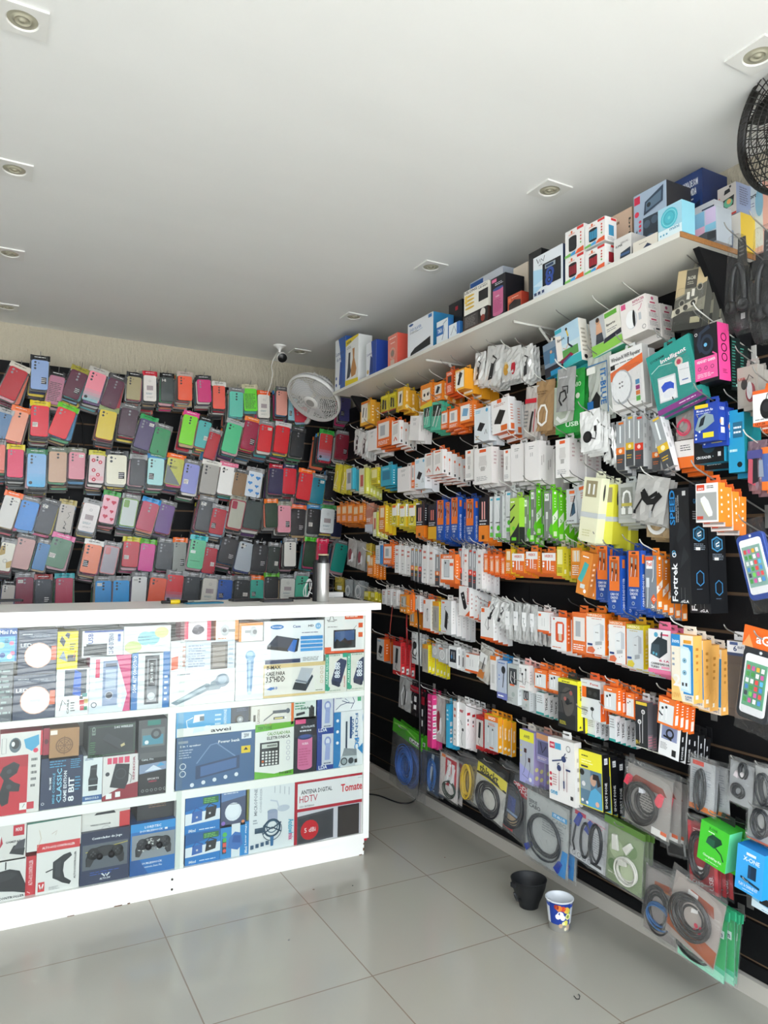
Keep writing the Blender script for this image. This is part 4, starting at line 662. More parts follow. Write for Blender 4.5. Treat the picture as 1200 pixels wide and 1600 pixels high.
'lilac': ('earphone_box','box','lilac and yellow earphone box with zigzag cord',.03,'b8a8d8','9a90c8','c8c0b0','b4b8c4','r eee83a 0 .8 1 1;t 44443a .3 .86 .7 .92 AWEI;p a8a8dc 0 .0 1 0 1 .2 0 .35;c 33302e .02 .42 .6 .45 .4 .3 .2 .2 .15 .6 .1 .75 .3 .7 .45;r 4a2a2a .32 .58 .5 .66;r 4a2a2a .62 .42 .76 .5;q e8e040 .12 .7 .04;q e8e040 .12 .6 .04;q e8e040 .12 .5 .04;q f0f0f4 .78 .1 .1|q f0e8a0 .5 .3 .3;q f0e8a0 .5 .14 .3'),
'brownear': ('earphone_box','box','brown-topped box with violet earphones photo',.026,'7c78a8','908cb8','a87868','8e8ab8','r d09868 0 .8 1 1;r 5a5a80 .1 .25 .9 .75;c 2c2c40 .08 .3 .7 .45 .35 .7 .6;n e8dcd8 .1 .08 .8 .18 2|'),
'bluear': ('earphone_box','box','white box with blue sport earphones',.035,'d8d4d2','c8c4c0','f0efed','eeebe8','r d03850 .06 .83 .26 .93;r 50a8d0 .27 .83 .5 .93;t fff .09 .86 .23 .9 ONE;o 444 .78 .88 .08 .015;n 888 .6 .72 .8 .76 1;e 33406c .6 .7 .09 .05;c 33406c .035 .52 .68 .15 .62;c 33406c .03 .6 .74 .68 .8;c 9c4a50 .015 .6 .64 .58 .2;q 33406c .42 .54 .08;c 33406c .03 .42 .5 .36 .6 .44 .62;c 9c4a50 .015 .42 .5 .4 .18;c 9c4a50 .015 .72 .55 .7 .2;r 33406c .68 .53 .85 .56;r 33406c .57 .24 .62 .36;q c83848 .1 .42 .045;q c83848 .1 .33 .045;q c83848 .1 .24 .045;n c89898 .18 .24 .36 .44 5;t 50a8d0 .08 .1 .35 .16 one;r 333 .84 .1 .94 .16|n a8a09c .3 .2 .6 .8 4'),
'nature': ('earphone_box','box','yellow box with photo of a woman outdoors',.036,'15151a','2a2a2a','1c1c1c','f0e636','n 6a6420 .12 .88 .4 .93 1;n fbf8b0 .12 .76 .75 .85 2;r 333 .1 .7 .4 .73;r 5a7a90 .04 .02 .98 .67;r 8a9aa0 .04 .3 .5 .67;p 58a8d0 .3 .02 .98 .02 .95 .3 .7 .38 .5 .3;e c8a088 .62 .5 .13 .1;p 2a201e .6 .52 .62 .62 .85 .62 .95 .45 .8 .4 .78 .52;q 222 .14 .6 .1;q e0e0e0 .2 .4 .08;q e8b8a0 .78 .1 .08;q f0f0f0 .14 .1 .05;q f0f0f0 .34 .08 .05|v e8e8e8 .3 .05 .62 .5 SPORT FONE;r e8e8e8 .3 .82 .75 .93;n 888 .35 .84 .7 .9 2'),
'xgreen': ('charger_kit_box','box','bright green game charger kit box',.06,'70e8a8','3cb838','2a2a2a','47c832','t 2a7a2a .3 .86 .6 .93 X-ONE;p 12402c .25 .5 .55 .45 .8 .66 .75 .75 .45 .78 .3 .66;p 1e5a40 .25 .5 .55 .45 .55 .65 .3 .66;c 123c2c .04 .6 .48 .8 .4 .9 .25;n e8ffe0 .3 .78 .6 .84 1;t e8ffe0 .2 .14 .85 .22 Charge&Play Kit;n d0f8c8 .3 .06 .8 .1 1|'),
'xblue': ('charger_kit_box','box','sky blue game charger kit box',.06,'2a98e0','1a78c0','3a3a40','3aa6ea','r e8f4fc .35 .84 .7 .9;t e8f4fc .25 .7 .85 .8 X-ONE;p 123048 .45 .35 .75 .35 .75 .64 .45 .64;p 1c4468 .45 .35 .55 .35 .55 .64 .45 .62;p 16364e .2 .28 .9 .2 .9 .25 .2 .33;t e0f0fc .15 .12 .85 .19 PLAY & CHARGE KIT;n c8e4f8 .3 .05 .8 .09 1|'),
'ltblue': ('screen_pack','box','light blue packet with dark screen',.02,'80c0e0','60a0c0','88c0e0','90c8e4','r 26262a .3 .35 .8 .95;p e0f0f8 0 0 1 0 1 .2 0 .4;n 3a7aa0 .4 .05 .9 .12 1|'),
'remote': ('remote_box','box','white remote control box',.024,'f0efed','e8642a','e8e6e4','ebe9e7','p 1e1e20 .15 .75 .45 .82 .75 .3 .6 .2 .45 .24;q ddd .35 .68 .04;q ddd .45 .55 .04;v c84030 .72 .4 .92 .95 remoto;p e8642a .6 0 1 0 1 .2|n d0a8a0 .3 .2 .7 .8 4'),
'pbank': ('power_bank_box','box','white box with black power bank picture',.028,'f2f0ee','e2e0dc','e8e6e4','d8dadb','r e8703a .1 .9 .35 .95;p 26282a .35 .2 .6 .1 .7 .6 .45 .72;c 222 .03 .4 .7 .35 .8 .5 .82;o 333 .7 .5 .07 .02;o 333 .68 .36 .06 .02;n e07040 .1 .04 .6 .08 1|n c8c4c0 .35 .3 .65 .8 6'),
'orgfoot': ('earphone_box','box','white earphone box with orange bottom edge',.026,'efedeb','e26428','e8682c','eeecea','r e8682c .06 .84 .3 .96;c 888 .03 .5 .7 .35 .45 .55 .3 .7 .4;c 333 .04 .6 .65 .6 .3;q 333 .6 .68 .06;r e8682c 0 0 1 .07|n c8c0bc .3 .2 .7 .8 5'),
'orgcard': ('lighter_card','card','bright orange card with white dots',.008,'f07020','e06018','f07828','f47a2a','r fbe8d8 .4 .6 .6 .68;r fbe8d8 .4 .48 .6 .56;r fbe8d8 .4 .36 .6 .44;r fbe8d8 .4 .24 .6 .32;r fbe8d8 .4 .12 .6 .2|'),
'orgpen': ('stylus_box','box','orange pen box with clear window',.02,'ee9028','d88020','e88030','f09a38','r b8b4ac .15 .3 .85 .9;c 222 .06 .35 .35 .35 .8;c f0f0f0 .06 .6 .35 .6 .8;q fff .3 .12 .08;q fff .7 .12 .08|q fff .5 .15 .15'),
'blwht': ('screen_film_box','box','white and blue stripe box',.016,'4a8ac8','3a70b0','d8d8d8','d8dce0','r 3a88c8 .7 0 1 1;n 888 .1 .2 .6 .8 6|'),
'dkbag': ('cable_pouch','bag','black pouch with white tags',.014,'2a2226','','','201c20','r a82838 0 .8 1 1;r e8e8e8 .45 .5 .7 .68;r e8e8e8 .45 .25 .7 .4;r e8e8e8 .1 .4 .3 .48'),
'clearwire': ('cable_pouch','bag','clear pouch with curled wires',.014,'b0b0ae','','','a8a8a6','c f0f0f0 .09 .4 .15 .3 .5 .5 .8;c 222 .07 .6 .2 .65 .6 .5 .85;c f0f0f0 .06 .7 .3 .75 .7'),
'redpod': ('cable_pouch','bag','foil-edged pouch with red plug',.014,'b8b4b0','','','b0aca8','e 8c2838 .4 .5 .2 .25;e e8e8e8 .65 .4 .12 .2;c f4f4f4 .08 .3 .2 .6 .3 .7 .6'),
'smyel': ('cable_pouch','bag','small yellow and white pouch',.012,'c8b048','','','c0a840','r e8e8e4 .4 .1 .9 .5;n 333 .1 .7 .9 .8 1'),
'smblu': ('cable_pouch','bag','small clear pouch with white cable ring',.012,'a8aaac','','','a4a8aa','o f0f0f0 .5 .45 .3 .07;o f0f0f0 .48 .47 .2 .04'),
'tealbl': ('adapter_blister','box','teal packet of small parts',.02,'1f8a8c','1a7474','2a8a8c','2a8c8e','n c8f0f0 .2 .6 .8 .8 2|'),
}
# rows of the accessory wall: style, front face left, right, top, bottom in the photo, how many in the stack, tilt, distance out
ACC = {
1: 'caryel 563 579 627 664 2;yelblk 595 607 618 650 1;yelblk 608 619 614 646 1;yelbox 621 631 606 641 4;orgyel 657 675 600 637 2;orgpic 678 691 597 626 3;redorg 697 708 580 616 3;torch 711 726 577 609 4;'
   'foil 740 756 558 600 3 6;foil 757 783 548 602 4 10;goldred 783 811 551 594 3 3;foil 812 832 548 594 3 -4;sport1 850 879 532 586 2 -8;sport2 869 906 505 573 2 -8;sport3 923 970 488 550 2 -8;repeater 970 1010 467 524 2 -5;incar 1054 1102 421 514 3 9 .2',
2: 'foil 553 564 676 708 4;foil 564 575 680 715 4;white 575 588 671 704 3;orgwin 589 610 655 697 3;whtside 612 624 658 694 4;white 640 655 650 688 2 8;greenbl 662 672 634 668 4;greenbl 674 690 628 672 5 6;orgwin 689 700 642 670 3;orgwin 701 716 638 669 3;gadget 718 738 628 660 2;'
   'bluadp 741 764 637 690 2;blackadp 768 794 623 676 3 -3;redclear 818 840 612 682 4 5;kraftring 834 863 603 673 3 5;greencab 866 910 588 676 4 2;blkcab 868 896 584 642 1 4 .24;itblue 917 953 562 652 2 -2;wifirep 954 1005 545 637 3 -4 .2;intell 1017 1087 536 638 2 -14 .24;headset 1085 1122 508 598 1 -2 .24;blkgrn 1090 1126 520 602 3 0 .17;mousebl 1152 1184 572 642 2;mouseley 1176 1215 608 664 2 0 .24',
3: 'yelbag 521 532 730 768 3 14;yelbag 533 543 732 770 3 12;whtcyan 541 551 732 765 3;yelwht 561 572 732 772 5;yelplain 580 590 731 757 6;cyanbox 595 612 728 759 3;white 621 640 730 768 3;orgwin 643 648 722 762 3;bluadp 648 664 716 764 2;whtside 664 676 708 743 5;whtside 677 691 703 741 6;whiteplug 727 739 703 750 3;whiteplug 741 768 700 756 4;whiteplug 787 797 702 752 3;'
   'white 798 818 694 752 3;white 820 842 690 751 4;whiteplug 868 890 686 746 4;zipwht 905 937 650 704 4 -2 .24;foil 938 952 664 720 4 -10;foil 950 962 676 725 3 -14;greyslim 963 976 658 735 3;greyslimy 978 990 649 728 3;greyslimr 992 1005 649 729 3;greyslim 1019 1032 672 735 3;greyslimy 1025 1042 648 734 2 -18 .24;pinkcab 1054 1084 646 686 3;whtorg2 1054 1084 688 731 3;'
   'mouseblue 1084 1122 631 690 2 0 .24;crusader 1084 1131 680 723 2;cyanbl 1138 1163 640 738 2;armpink 1166 1196 700 766 3;armblue 1190 1225 697 765 2',
4: 'org 526 533 790 816 5;org 534 542 789 816 5;org 543 551 788 817 5;org 552 560 790 817 5;org 561 568 788 815 4;peach 571 583 792 831 4;yelwht 583 590 800 838 3;orgylw 592 602 790 831 3;ylwside 612 621 787 821 5;ylwside 624 634 788 823 5;ylwside 638 650 787 822 5;blkorg 650 662 788 840 3;blkyel 669 682 789 842 4;cabo 682 694 781 844 4;cabo 697 703 784 842 3;cabo 704 716 777 844 4;cabo 727 741 779 847 4;'
   'blkorg 748 763 777 846 3;whtgrn 765 772 776 840 3;whtgrn 773 785 775 841 3;whtgrn 790 801 767 832 3;limeblk 797 811 778 848 3 0 .22;x2grn 818 827 776 846 3;x2grn 829 838 764 836 5;x2grn 850 863 766 841 6;holder 885 901 764 818 4;holder 902 919 757 815 3 -8;ivory 908 935 746 847 3 9 .24;yeltall 945 958 757 850 3 4 .2;ucable 966 993 755 817 3;coilblk 988 1038 754 815 3 12 .24;coilwht 1008 1046 792 840 3 4;fortrek 1046 1078 762 943 2 -1 .23;mousebox 1087 1122 755 816 4 0 .3',
5: 'redpod 542 556 848 885 4 8;redpod 557 570 852 890 4 5;smyel 571 580 855 880 3;org 574 584 868 900 4;blwht 587 597 852 881 4;orgwin 599 613 850 882 4;whtslim 617 624 852 895 3;whtslim 626 633 853 896 3;whtslim 635 642 855 898 3;greyslim 642 647 856 907 3;greyslimy 648 653 857 908 3;greyslimr 654 659 858 909 3;whtslim 660 668 852 911 3;whtslim 670 678 854 912 3;greyslim 680 687 866 915 3;'
   'phonecab 688 711 866 911 4 0 .22;greyslimr 716 722 856 914 4;whtslim 725 731 858 915 3;greyslimr 732 738 858 918 3;greyslimr 739 744 860 920 3;whtslim 746 753 858 920 4;orgred 756 763 865 894 4;orgred 765 772 867 896 4;orgred 773 781 866 898 4;orgred 783 789 870 900 3;orgylw 790 799 858 896 3;cardhr 800 819 865 895 4;cardhr 822 840 862 893 4;cardhr 847 868 864 896 4;yelplain 870 880 854 900 4;orgylw 892 909 856 904 3;tealorg 904 922 862 930 2 12 .23;'
   'cabo 931 951 852 938 4 0 .2;cabo 950 970 868 957 4 0 .24;cabo 980 1001 860 952 4 0 .24;x2org 1008 1026 868 951 5 0 .23;armphone 1156 1206 832 936 2 -14 .26',
6: 'smyel 522 536 907 923 3;smblu 538 550 911 932 3;smblu 552 568 913 934 3;yelplain 569 576 924 937 3;yelplain 579 586 925 938 3;whtslim 597 603 921 944 4;whtslim 605 611 920 945 4;whtslim 614 620 922 946 4;orgpen 625 636 929 957 3;orgcard 640 646 929 955 1 0 .26;whtorg3 649 656 930 956 4;orgpen 640 648 956 978 4 0 .16;orgfoot 661 673 936 985 3;earyel 676 686 940 985 4;pbank 689 705 938 990 5;'
   'remote 717 734 916 962 5;orgfoot 751 771 949 999 4;foil 762 776 938 976 4 18;foil 776 790 942 980 3 20;adaptbl 788 799 950 998 4;adaptbl 801 812 950 1000 4;adaptbl 814 825 952 1001 4;adaptbl 827 837 954 1002 4;whtorg3 840 858 956 988 4;orgwin2s 861 885 964 1016 4;orgwin 894 916 957 1020 3 0 .19;hreb 916 945 958 1022 4;hreb 951 977 970 1036 4;hreby 979 1005 976 1044 4;pinkchg 1013 1048 984 1052 4 0 .22;inova 1049 1083 992 1096 4 0 .24;blk6 1137 1165 1001 1120 2;phonebag 1152 1208 1014 1128 2 8 .27',
7: 'orgside 589 600 998 1032 2;redbox 614 626 1003 1054 3;earbl 641 656 995 1038 3;earyel 660 669 1007 1050 6;clrsm 675 684 1006 1028 3;clrsm 685 697 1012 1035 4;earbox 701 714 1010 1043 4;whtorg3 727 747 1022 1050 4;stick 745 764 1015 1066 3 14;whtstick 766 775 1025 1078 3;earblu 777 793 1032 1092 3;eargrey 792 809 1038 1100 4;earwht 811 826 1039 1078 6;eargrey 816 827 1076 1110 6 0 .17;earorg 835 854 1046 1076 4;earorg 857 876 1048 1081 4;thick 838 850 1082 1116 5 0 .16;'
   'awei 872 902 1062 1138 3 0 .21;orgwin2 907 938 1063 1124 3;earorg 943 964 1073 1112 4 0 .22;thick 918 930 1122 1150 3 0 .17;thick 952 962 1118 1158 5 0 .18;earorg 978 991 1083 1122 3;blkear 993 1012 1096 1168 5;earorg 1028 1054 1090 1134 4 6 .23;watch 1030 1062 1133 1184 5 6 .19',
8: 'clearwire 622 641 1063 1110 3 5;dkbag 641 656 1072 1120 3 3;dkbag 656 664 1088 1150 2 0 .17;pinkbox 668 675 1085 1168 2;redpod 680 694 1094 1160 4 0 .17;cyanst 697 702 1100 1168 3;whtslim 708 714 1096 1165 2 0 .2;whtred 716 728 1098 1168 4;redbox 744 755 1118 1172 3 0 .16;earyl2 757 778 1118 1172 4;lilac 812 834 1142 1224 3;brownear 838 860 1148 1192 3;bluear 857 898 1156 1254 1 -2 .24;nature 905 941 1175 1262 4 -2 .22;x',
}
def parse(s):
    out = []
    for e in s.split(';'):
        a = e.split()
        if len(a) < 5: continue
        out.append((a[0], *map(float, a[1:5]), int(a[5]) if len(a) > 5 else 1, float(a[6]) if len(a) > 6 else 0, float(a[7]) if len(a) > 7 else 0))
    return out
ST['blkgrn'] = ('keyboard_box', 'box', 'black box with fine green pattern', .045, '14201e', '1a2a26', '222', '101614', 'n 2a6a5a .1 .1 .9 .9 9|n 4a9a88 .1 .05 .5 .95 16;q c8f0e8 .6 .1 .1')
ST['cardhr'] = ('cable_box', 'box', 'orange and white cable box', .018, 'ee9028', 'e0dcd8', 'e87c30', 'e8702c', 'r f0eeec 0 .62 1 1;t d05030 .2 .78 .8 .92 HREBOS;c fff .07 .4 .15 .4 .65;c fff .07 .6 .15 .6 .65;q fff .12 .5 .07;q fff .12 .35 .07;n fbe0d0 .7 .1 .95 .4 3|n fff .3 .2 .7 .8 5')
ST['tealorg'] = ('cable_box', 'box', 'orange box with teal watch strap', .03, 'c87830', 'b86a28', 'd08030', 'e08a38', 'c 48b0b0 .4 .2 .3 .4 .5 .6 .75;r d8e0e0 .3 .15 .7 .25;n fff .2 .85 .8 .92 1;q fff .75 .1 .12|n fbe0c0 .3 .2 .7 .8 5')
ST['orgwin2s'] = ('adapter_box', 'box', 'white box with orange cutout and plug', .024, 'ea6a24', 'd8601c', 'e86a28', 'ecebea', 'p e2562a .3 .3 .4 .25 .75 .25 .85 .35 .85 .8 .75 .86 .4 .86 .3 .8;r f0f0f0 .45 .5 .75 .8;r d8c8b0 .5 .3 .7 .5;n d88060 .1 .05 .7 .12 1;q d84a30 .2 .93 .05|n ffe0d0 .3 .2 .7 .8 5')
ST['coilblk'] = ('cable_pouch', 'bag', 'zip pouch with black spiral cord', .016, 'c0bcb8', '', '', 'b4b2ae', 'c 222 .16 .3 .75 .35 .6 .5 .5 .7 .55 .85 .75;c 222 .1 .3 .8 .5 .6 .75 .78;c 222 .05 .35 .65 .15 .25;c 222 .05 .75 .6 .65 .2;r 1c1c1e .1 .15 .18 .25;r aaa .6 .12 .68 .3')
ST['coilwht'] = ('cable_pouch', 'bag', 'kraft pouch with thick white cable coil', .018, 'b0966c', '', '', 'ac9470', 'o e8e6e2 .5 .5 .42 .12;o d8d6d2 .5 .5 .34 .02;o c8c6c2 .5 .5 .3 .015')

_rw = random.Random(9)
POUCH = {}
def hole_tab(b, w, col, d, m=CARD):
    """a folded hanging tab with a euro slot above a carton"""
    tw = min(w * .62, .05); y = d / 2 - .002; z = -.014
    hw, t = tw / 2, .0012; zs, ze = z - .002, .012
    # frame around the slot
    for (x0, x1, z0, z1) in ((-hw, hw, zs, -.003), (-hw, -hw * .45, -.003, .004), (hw * .45, hw, -.003, .004), (-hw * .9, hw * .9, .004, ze)):
        b.box(x0, x1, y, y + t, z0, z1, col, m)
def make_carton(w, h, st):
    kn, cat, look, d, sc, bc, tc_, fc, ops = st
    fo, _, so = ops.partition('|')
    b = MB(); y0, y1 = -d / 2, d / 2; zt = -.014; zb = zt - h
    b.add([(-w / 2, y0, zb), (w / 2, y0, zb), (w / 2, y0, zt), (-w / 2, y0, zt)], [(0, 1, 2, 3)], fc)
    b.add([(-w / 2, y1, zb), (w / 2, y1, zb), (w / 2, y1, zt), (-w / 2, y1, zt)], [(3, 2, 1, 0)], fc)
    b.add([(w / 2, y0, zb), (w / 2, y1, zb), (w / 2, y1, zt), (w / 2, y0, zt), (-w / 2, y0, zb), (-w / 2, y1, zb), (-w / 2, y1, zt), (-w / 2, y0, zt)], [(0, 1, 2, 3), (7, 6, 5, 4)], sc)
    b.add([(-w / 2, y0, zb), (-w / 2, y1, zb), (w / 2, y1, zb), (w / 2, y0, zb)], [(0, 1, 2, 3)], bc or sc)
    b.add([(-w / 2, y0, zt), (-w / 2, y1, zt), (w / 2, y1, zt), (w / 2, y0, zt)], [(3, 2, 1, 0)], bc or sc)
    decal(b, fo, w, h, front(w, y0, None, zb))
    if so: decal(b, so, d, h, rside(w / 2, y0, zb))
    return b
def make_pouch(w, h, st, seed):
    """soft pouch: bulging, crinkled body with a flat header strip"""
    kn, cat, look, d, sc, bc, tc_, fc, ops = st
    rd = random.Random(seed); b = MB(); nx, nz = 7, 9; vs = []; zt = .010; H = h + .024
    mm = FOIL if kn == 'foil_pouch' else PLAS
    for side in (-1, 1):
        for i in range(nx + 1):
            for j in range(nz + 1):
                fx, fz = i / nx, j / nz
                e = min(1, 3.5 * min(fx, 1 - fx)) * min(1, 4 * fz) * min(1, max(0, 3 * (.88 - fz)))
                y = side * (.0008 + d * .5 * e) + rd.uniform(-1, 1) * d * (.3 if mm is FOIL else .17) * (1 if 0 < i < nx else .5)
                vs.append((-w / 2 + w * fx + rd.uniform(-.001, .001), y if side < 0 else y, zt - H + H * fz))
    N = (nx + 1) * (nz + 1); q = lambda i, j: i * (nz + 1) + j
    fs = [(q(i, j), q(i + 1, j), q(i + 1, j + 1), q(i, j + 1)) for i in range(nx) for j in range(nz)]
    b.add(vs, fs, fc, mm, False); b.add(vs, [tuple(f + N for f in r)[::-1] for r in fs], sc, mm, False)
    if ops: decal(b, ops.partition('|')[0], w, h, front(w, -d * .5 - .002, None, zt - H), PLAS, .0005, .0004)
    return b
def film_bag(w, h, d, m=FILM2, seed=1, header=.02):
    rd = random.Random(seed); b = MB(); nx, nz = 9, 12; vs = []; zt = .012; H = h
    for side in (-1, 1):
        for i in range(nx + 1):
            for j in range(nz + 1):
                fx, fz = i / nx, j / nz
                e = min(1, 4 * min(fx, 1 - fx)) * min(1, 5 * fz) * min(1, max(0, 4 * (.92 - fz)))
                y = side * (.001 + d * .5 * e) + rd.uniform(-1, 1) * .0022 * (1 if 0 < i < nx else .4)
                vs.append((-w / 2 + w * fx + rd.uniform(-.002, .002), y, zt - H + H * fz + (rd.uniform(-.003, .003) if j in (0,) else 0)))
    N = (nx + 1) * (nz + 1); q = lambda i, j: i * (nz + 1) + j
    fs = [(q(i, j), q(i + 1, j), q(i + 1, j + 1), q(i, j + 1)) for i in range(nx) for j in range(nz)]
    b.add(vs, fs, 'fff', m, True); b.add(vs, [tuple(f + N for f in r)[::-1] for r in fs], 'fff', m, True)
    return b
def coil(b, cx, cz, rx, rz, r, col, loops=5, y=0, seed=0, m=PLAS, spread=.006):
    rd = random.Random(seed)
    for k in range(loops):
        dx, dz, s = rd.uniform(-1, 1) * r * 2.2, rd.uniform(-1, 1) * r * 2.2, 1 - .06 * k * rd.random() - .02 * k
        yy = y + (k - loops / 2) * spread / loops
        b.tube([(cx + dx + rx * s * math.cos(2 * math.pi * i / 26), yy + rd.uniform(-.001, .001), cz + dz + rz * s * math.sin(2 * math.pi * i / 26)) for i in range(26)], r, col, m, n=6, closed=True)
DARKH = {4: .15}
RZ = R_(-90)
def acc_place(o, u, vt, vb, X, w, h, tilt):
    """front face centre seen at (u, v) on plane X"""
    c = onX(u, (vt + vb) / 2, X); th = R_(tilt); off = h / 2 + .014
    # rotating about the hang point inside the wall-parallel plane
    p = Vector((X, c.y + math.sin(-th) * off * 1, c.z + math.cos(th) * off)); return p, th
rows = {}
CUST = {}
for r, s in ACC.items():
    items = sorted(parse(s), key=lambda e: (e[1] + e[2]) / 2)
    for k, (sn, ul, ur, vt, vb, n, tilt, so) in enumerate(items):
        if sn in ('armphone', 'phonebag'): CUST[sn] = (r, k, ul, ur, vt, vb, tilt, so); continue
        st = ST[sn]; d = st[3]; s_out = so or max(.19, min(.235, n * d * 1.08 + .03)); X = XP - s_out
        vm = (vt + vb) / 2; um = (ul + ur) / 2
        w = abs(onX(ul, vm, X).y - onX(ur, vm, X).y); h = onX(um, vt, X).z - onX(um, vb, X).z
        pitch = d * 1.06 if d > .02 else d + .003
        n = max(1, min(n, int((s_out - .012) / pitch)))
        pouch = st[1] in ('bag', 'pouch', 'armband') or sn in ('adaptbl', 'earbl', 'stick', 'foil')
        p, th = acc_place(None, um, vt, vb, X, w, h, tilt)
        p.x += d / 2                                                   # origin sits at mid depth of the pack
        hookp = p.copy(); hookp.x += d / 2
        place_hook(hookp, XP - hookp.x, RZ, f'wire hook holding {st[2]}, {nth(r)} row, {nth(k+1)} hook', 'hooks on the accessory wall', (k % 5 == 0) * 1 + (k % 11 == 3) * 1, 1.0 if s_out < .225 else s_out / .2)
        grp = f'{st[2]} stacks'
        if pouch: base = make_pouch(w, h, st, k + r * 40)
        else: base = make_carton(w, h, st)
        for j in range(n):
            jit = 0 if j == 0 else _rw.uniform(-.035, .035)
            loc = (p.x + pitch * j, p.y + (0 if j == 0 else _rw.uniform(-.004, .004)), p.z - pitch * j * math.tan(SLOPE))
            if j == 0:
                o = base.build(st[0], None, loc, (0, th, RZ)); root = o
                lab = f'{st[2]}, {nth(r)} accessory row, {nth(k+1)} hook from the corner'
                if not pouch:
                    tb = MB(); hole_tab(tb, w, st[6] or st[4], d); tb.build('hang_tab', o)
                    if st[1] == 'blister':
                        db = MB(); q = rrect(w * .86, h * .6, min(w, h) * .08, 3, 0, -.014 - h * .6)
                        db.prism(q, -d / 2 - .011, -d / 2 + .001, 'fff', FILM, None, .006); db.build('clear_dome', o)
            else:
                if j == 1 and not pouch:
                    hole_tab(base, w, st[6] or st[4], d); me2 = base.build(st[0], link=False).data
                elif j == 1: me2 = root.data
                o = bpy.data.objects.new(st[0], me2); COL.objects.link(o); o.location = loc; o.rotation_euler = (0, th * .8 + jit, RZ)
                lab = f'{nth(j+1)} {st[2]} in stack, {nth(r)} row, {nth(k+1)} hook'
            tag(o, lab, st[1], grp)
# ------------------------------------------------------------------ clear bags of cables, each with its card, cable and film
def cable_bag(u0, u1, v0, v1, tilt, s_out, label, n=1, card=None, header=None, coils=(), card_ops='', film=FILM2, d=.03, plugs=(), hookk=0, wide=1.0, prints='', names='cable_bag', cat='cable bag', behind='', row='lowest'):
    X = XP - s_out; vm = (v0 + v1) / 2; um = (u0 + u1) / 2
    w = abs(onX(u0, vm, X).y - onX(u1, vm, X).y); h = onX(um, v0, X).z - onX(um, v1, X).z
    c = onX(um, vm, X); th = R_(tilt); off = h / 2 - .012
    p = Vector((X + d * .5, c.y - math.sin(th) * off, c.z + math.cos(th) * off))
    hp = p.copy()
    place_hook(hp, XP - hp.x, RZ, f'wire hook holding the {" ".join(label.split()[:7])}', 'hooks on the accessory wall', hookk, max(1, s_out / .22))
    zt, zb = .012, .012 - h
    step = max(.012, d * .8)
    n = max(1, min(n, int((s_out - .03) / step)))
    for j in range(n):
        if j == 0:
            t = empty(names, p, (0, th, RZ)); tag(t, label, cat, 'bagged cables on the accessory wall')
        else:
            t = empty(names, (p.x + step * j, p.y + _rw.uniform(-.012, .006), p.z - step * j * math.tan(SLOPE) * .9), (0, th * .7 + _rw.uniform(-.07, .07), RZ))
            tag(t, f'{nth(j+1)} bag behind the {" ".join(label.split()[:8])}', cat, 'bagged cables on the accessory wall')
        pb = film_bag(w, h, d, film, j + int(u0)).build('plastic_bag', t)
        if card:
            b = MB(); b.box(-w * .46, w * .46, d * .12, d * .12 + .0012, zb + h * .03, zt - h * (.1 if not header else .02), card)
            if card_ops: decal(b, card_ops, w * .92, h * .87, front(w * .92, d * .12, None, zb + h * .03), None, .0004, .0003)
            b.build('card_insert', t)
        if header:
            hc, hf, ho = header; b = MB(); b.box(-w * .5, w * .5, -.003, .003, zt - h * hf, zt + .001, hc, PLAS)
            if ho: decal(b, ho, w, h * hf, front(w, -.003, None, zt - h * hf))
            b.build('header_card', t)
        if coils:
            b = MB()
            for (cx, cz, rx, rz, r, col, loops) in coils: coil(b, cx * w, zb + cz * h, rx * w, rz * h, r, col, loops, -.002, j + int(u0), PLAS, d * .5)
            b.build('coiled_cable', t)
        for (col, pts, r) in plugs:
            b = MB(); P = [(x * w, -d * .18, zb + z * h) for x, z in pts]
            if len(P) == 2:
                a, e = Vector(P[0]), Vector(P[1]); q = (e - a); L_ = q.length; q.normalize(); s = Vector((-q.z, 0, q.x)) * r
                for y0, y1 in ((-d * .3, d * .02),):
                    vs = [a - s, a + s, e + s * .7, e - s * .7]; b.prism([(v.x, v.z) for v in vs], y0, y1, col, PLAS, None, .0015)
                b.build('plug', t)
            else: b.tube(P, r, col, PLAS); b.build('cable_strand', t)
        if prints:
            b = MB(); decal(b, prints, w, h, front(w, -d * .5 - .003, None, zb), PLAS, .0004, .0004); b.build('bag_print', pb)
    return t
LAN = [(0, .42, .3, .3, .0026, '2a62b8', 12), (.02, .4, .24, .24, .0028, '3472c8', 8)]
cable_bag(607, 652, 1135, 1240, 8, .2, 'clear bag of coiled blue network cable with green header', 3, None, ('4aa828', .2, 'r f0f0f0 .6 .15 .95 .45;t 222 .63 .2 .92 .4 LAN;c 8ad060 .03 .05 .7 .4 .9 .8 .6'), LAN)
cable_bag(640, 660, 1142, 1236, 6, .13, 'second clear bag of blue network cable nearer the wall', 2, None, ('3a9030', .12, ''), [(0, .45, .3, .3, .0026, '2c62b4', 11)])
cable_bag(661, 682, 1172, 1243, 3, .17, 'narrow clear bag with dark blue cable and silver stripes', 2, '1c3a5c', None, [(0, .45, .28, .35, .0024, '2a68b0', 9)], 'p c0ccd4 .1 0 .3 0 .6 1 .4 1;n 9fc0d8 .1 .05 .9 .2 2')
cable_bag(681, 712, 1174, 1252, 3, .2, 'bag of white and red cables on a white card', 2, 'e4dcd8', None, [(.1, .25, .3, .16, .0025, '26382c', 4)], 'r c82838 .3 .3 .9 .95;r e8e8e8 .4 .4 .6 .9;r e8e8e8 .65 .3 .8 .85;n c82838 .42 .5 .58 .8 3;r e87828 .1 .92 .3 .99', plugs=(('f0f0ee', [(-.1, .35), (.1, .75)], .008), ('e8e8e6', [(.15, .3), (.3, .7)], .008)))
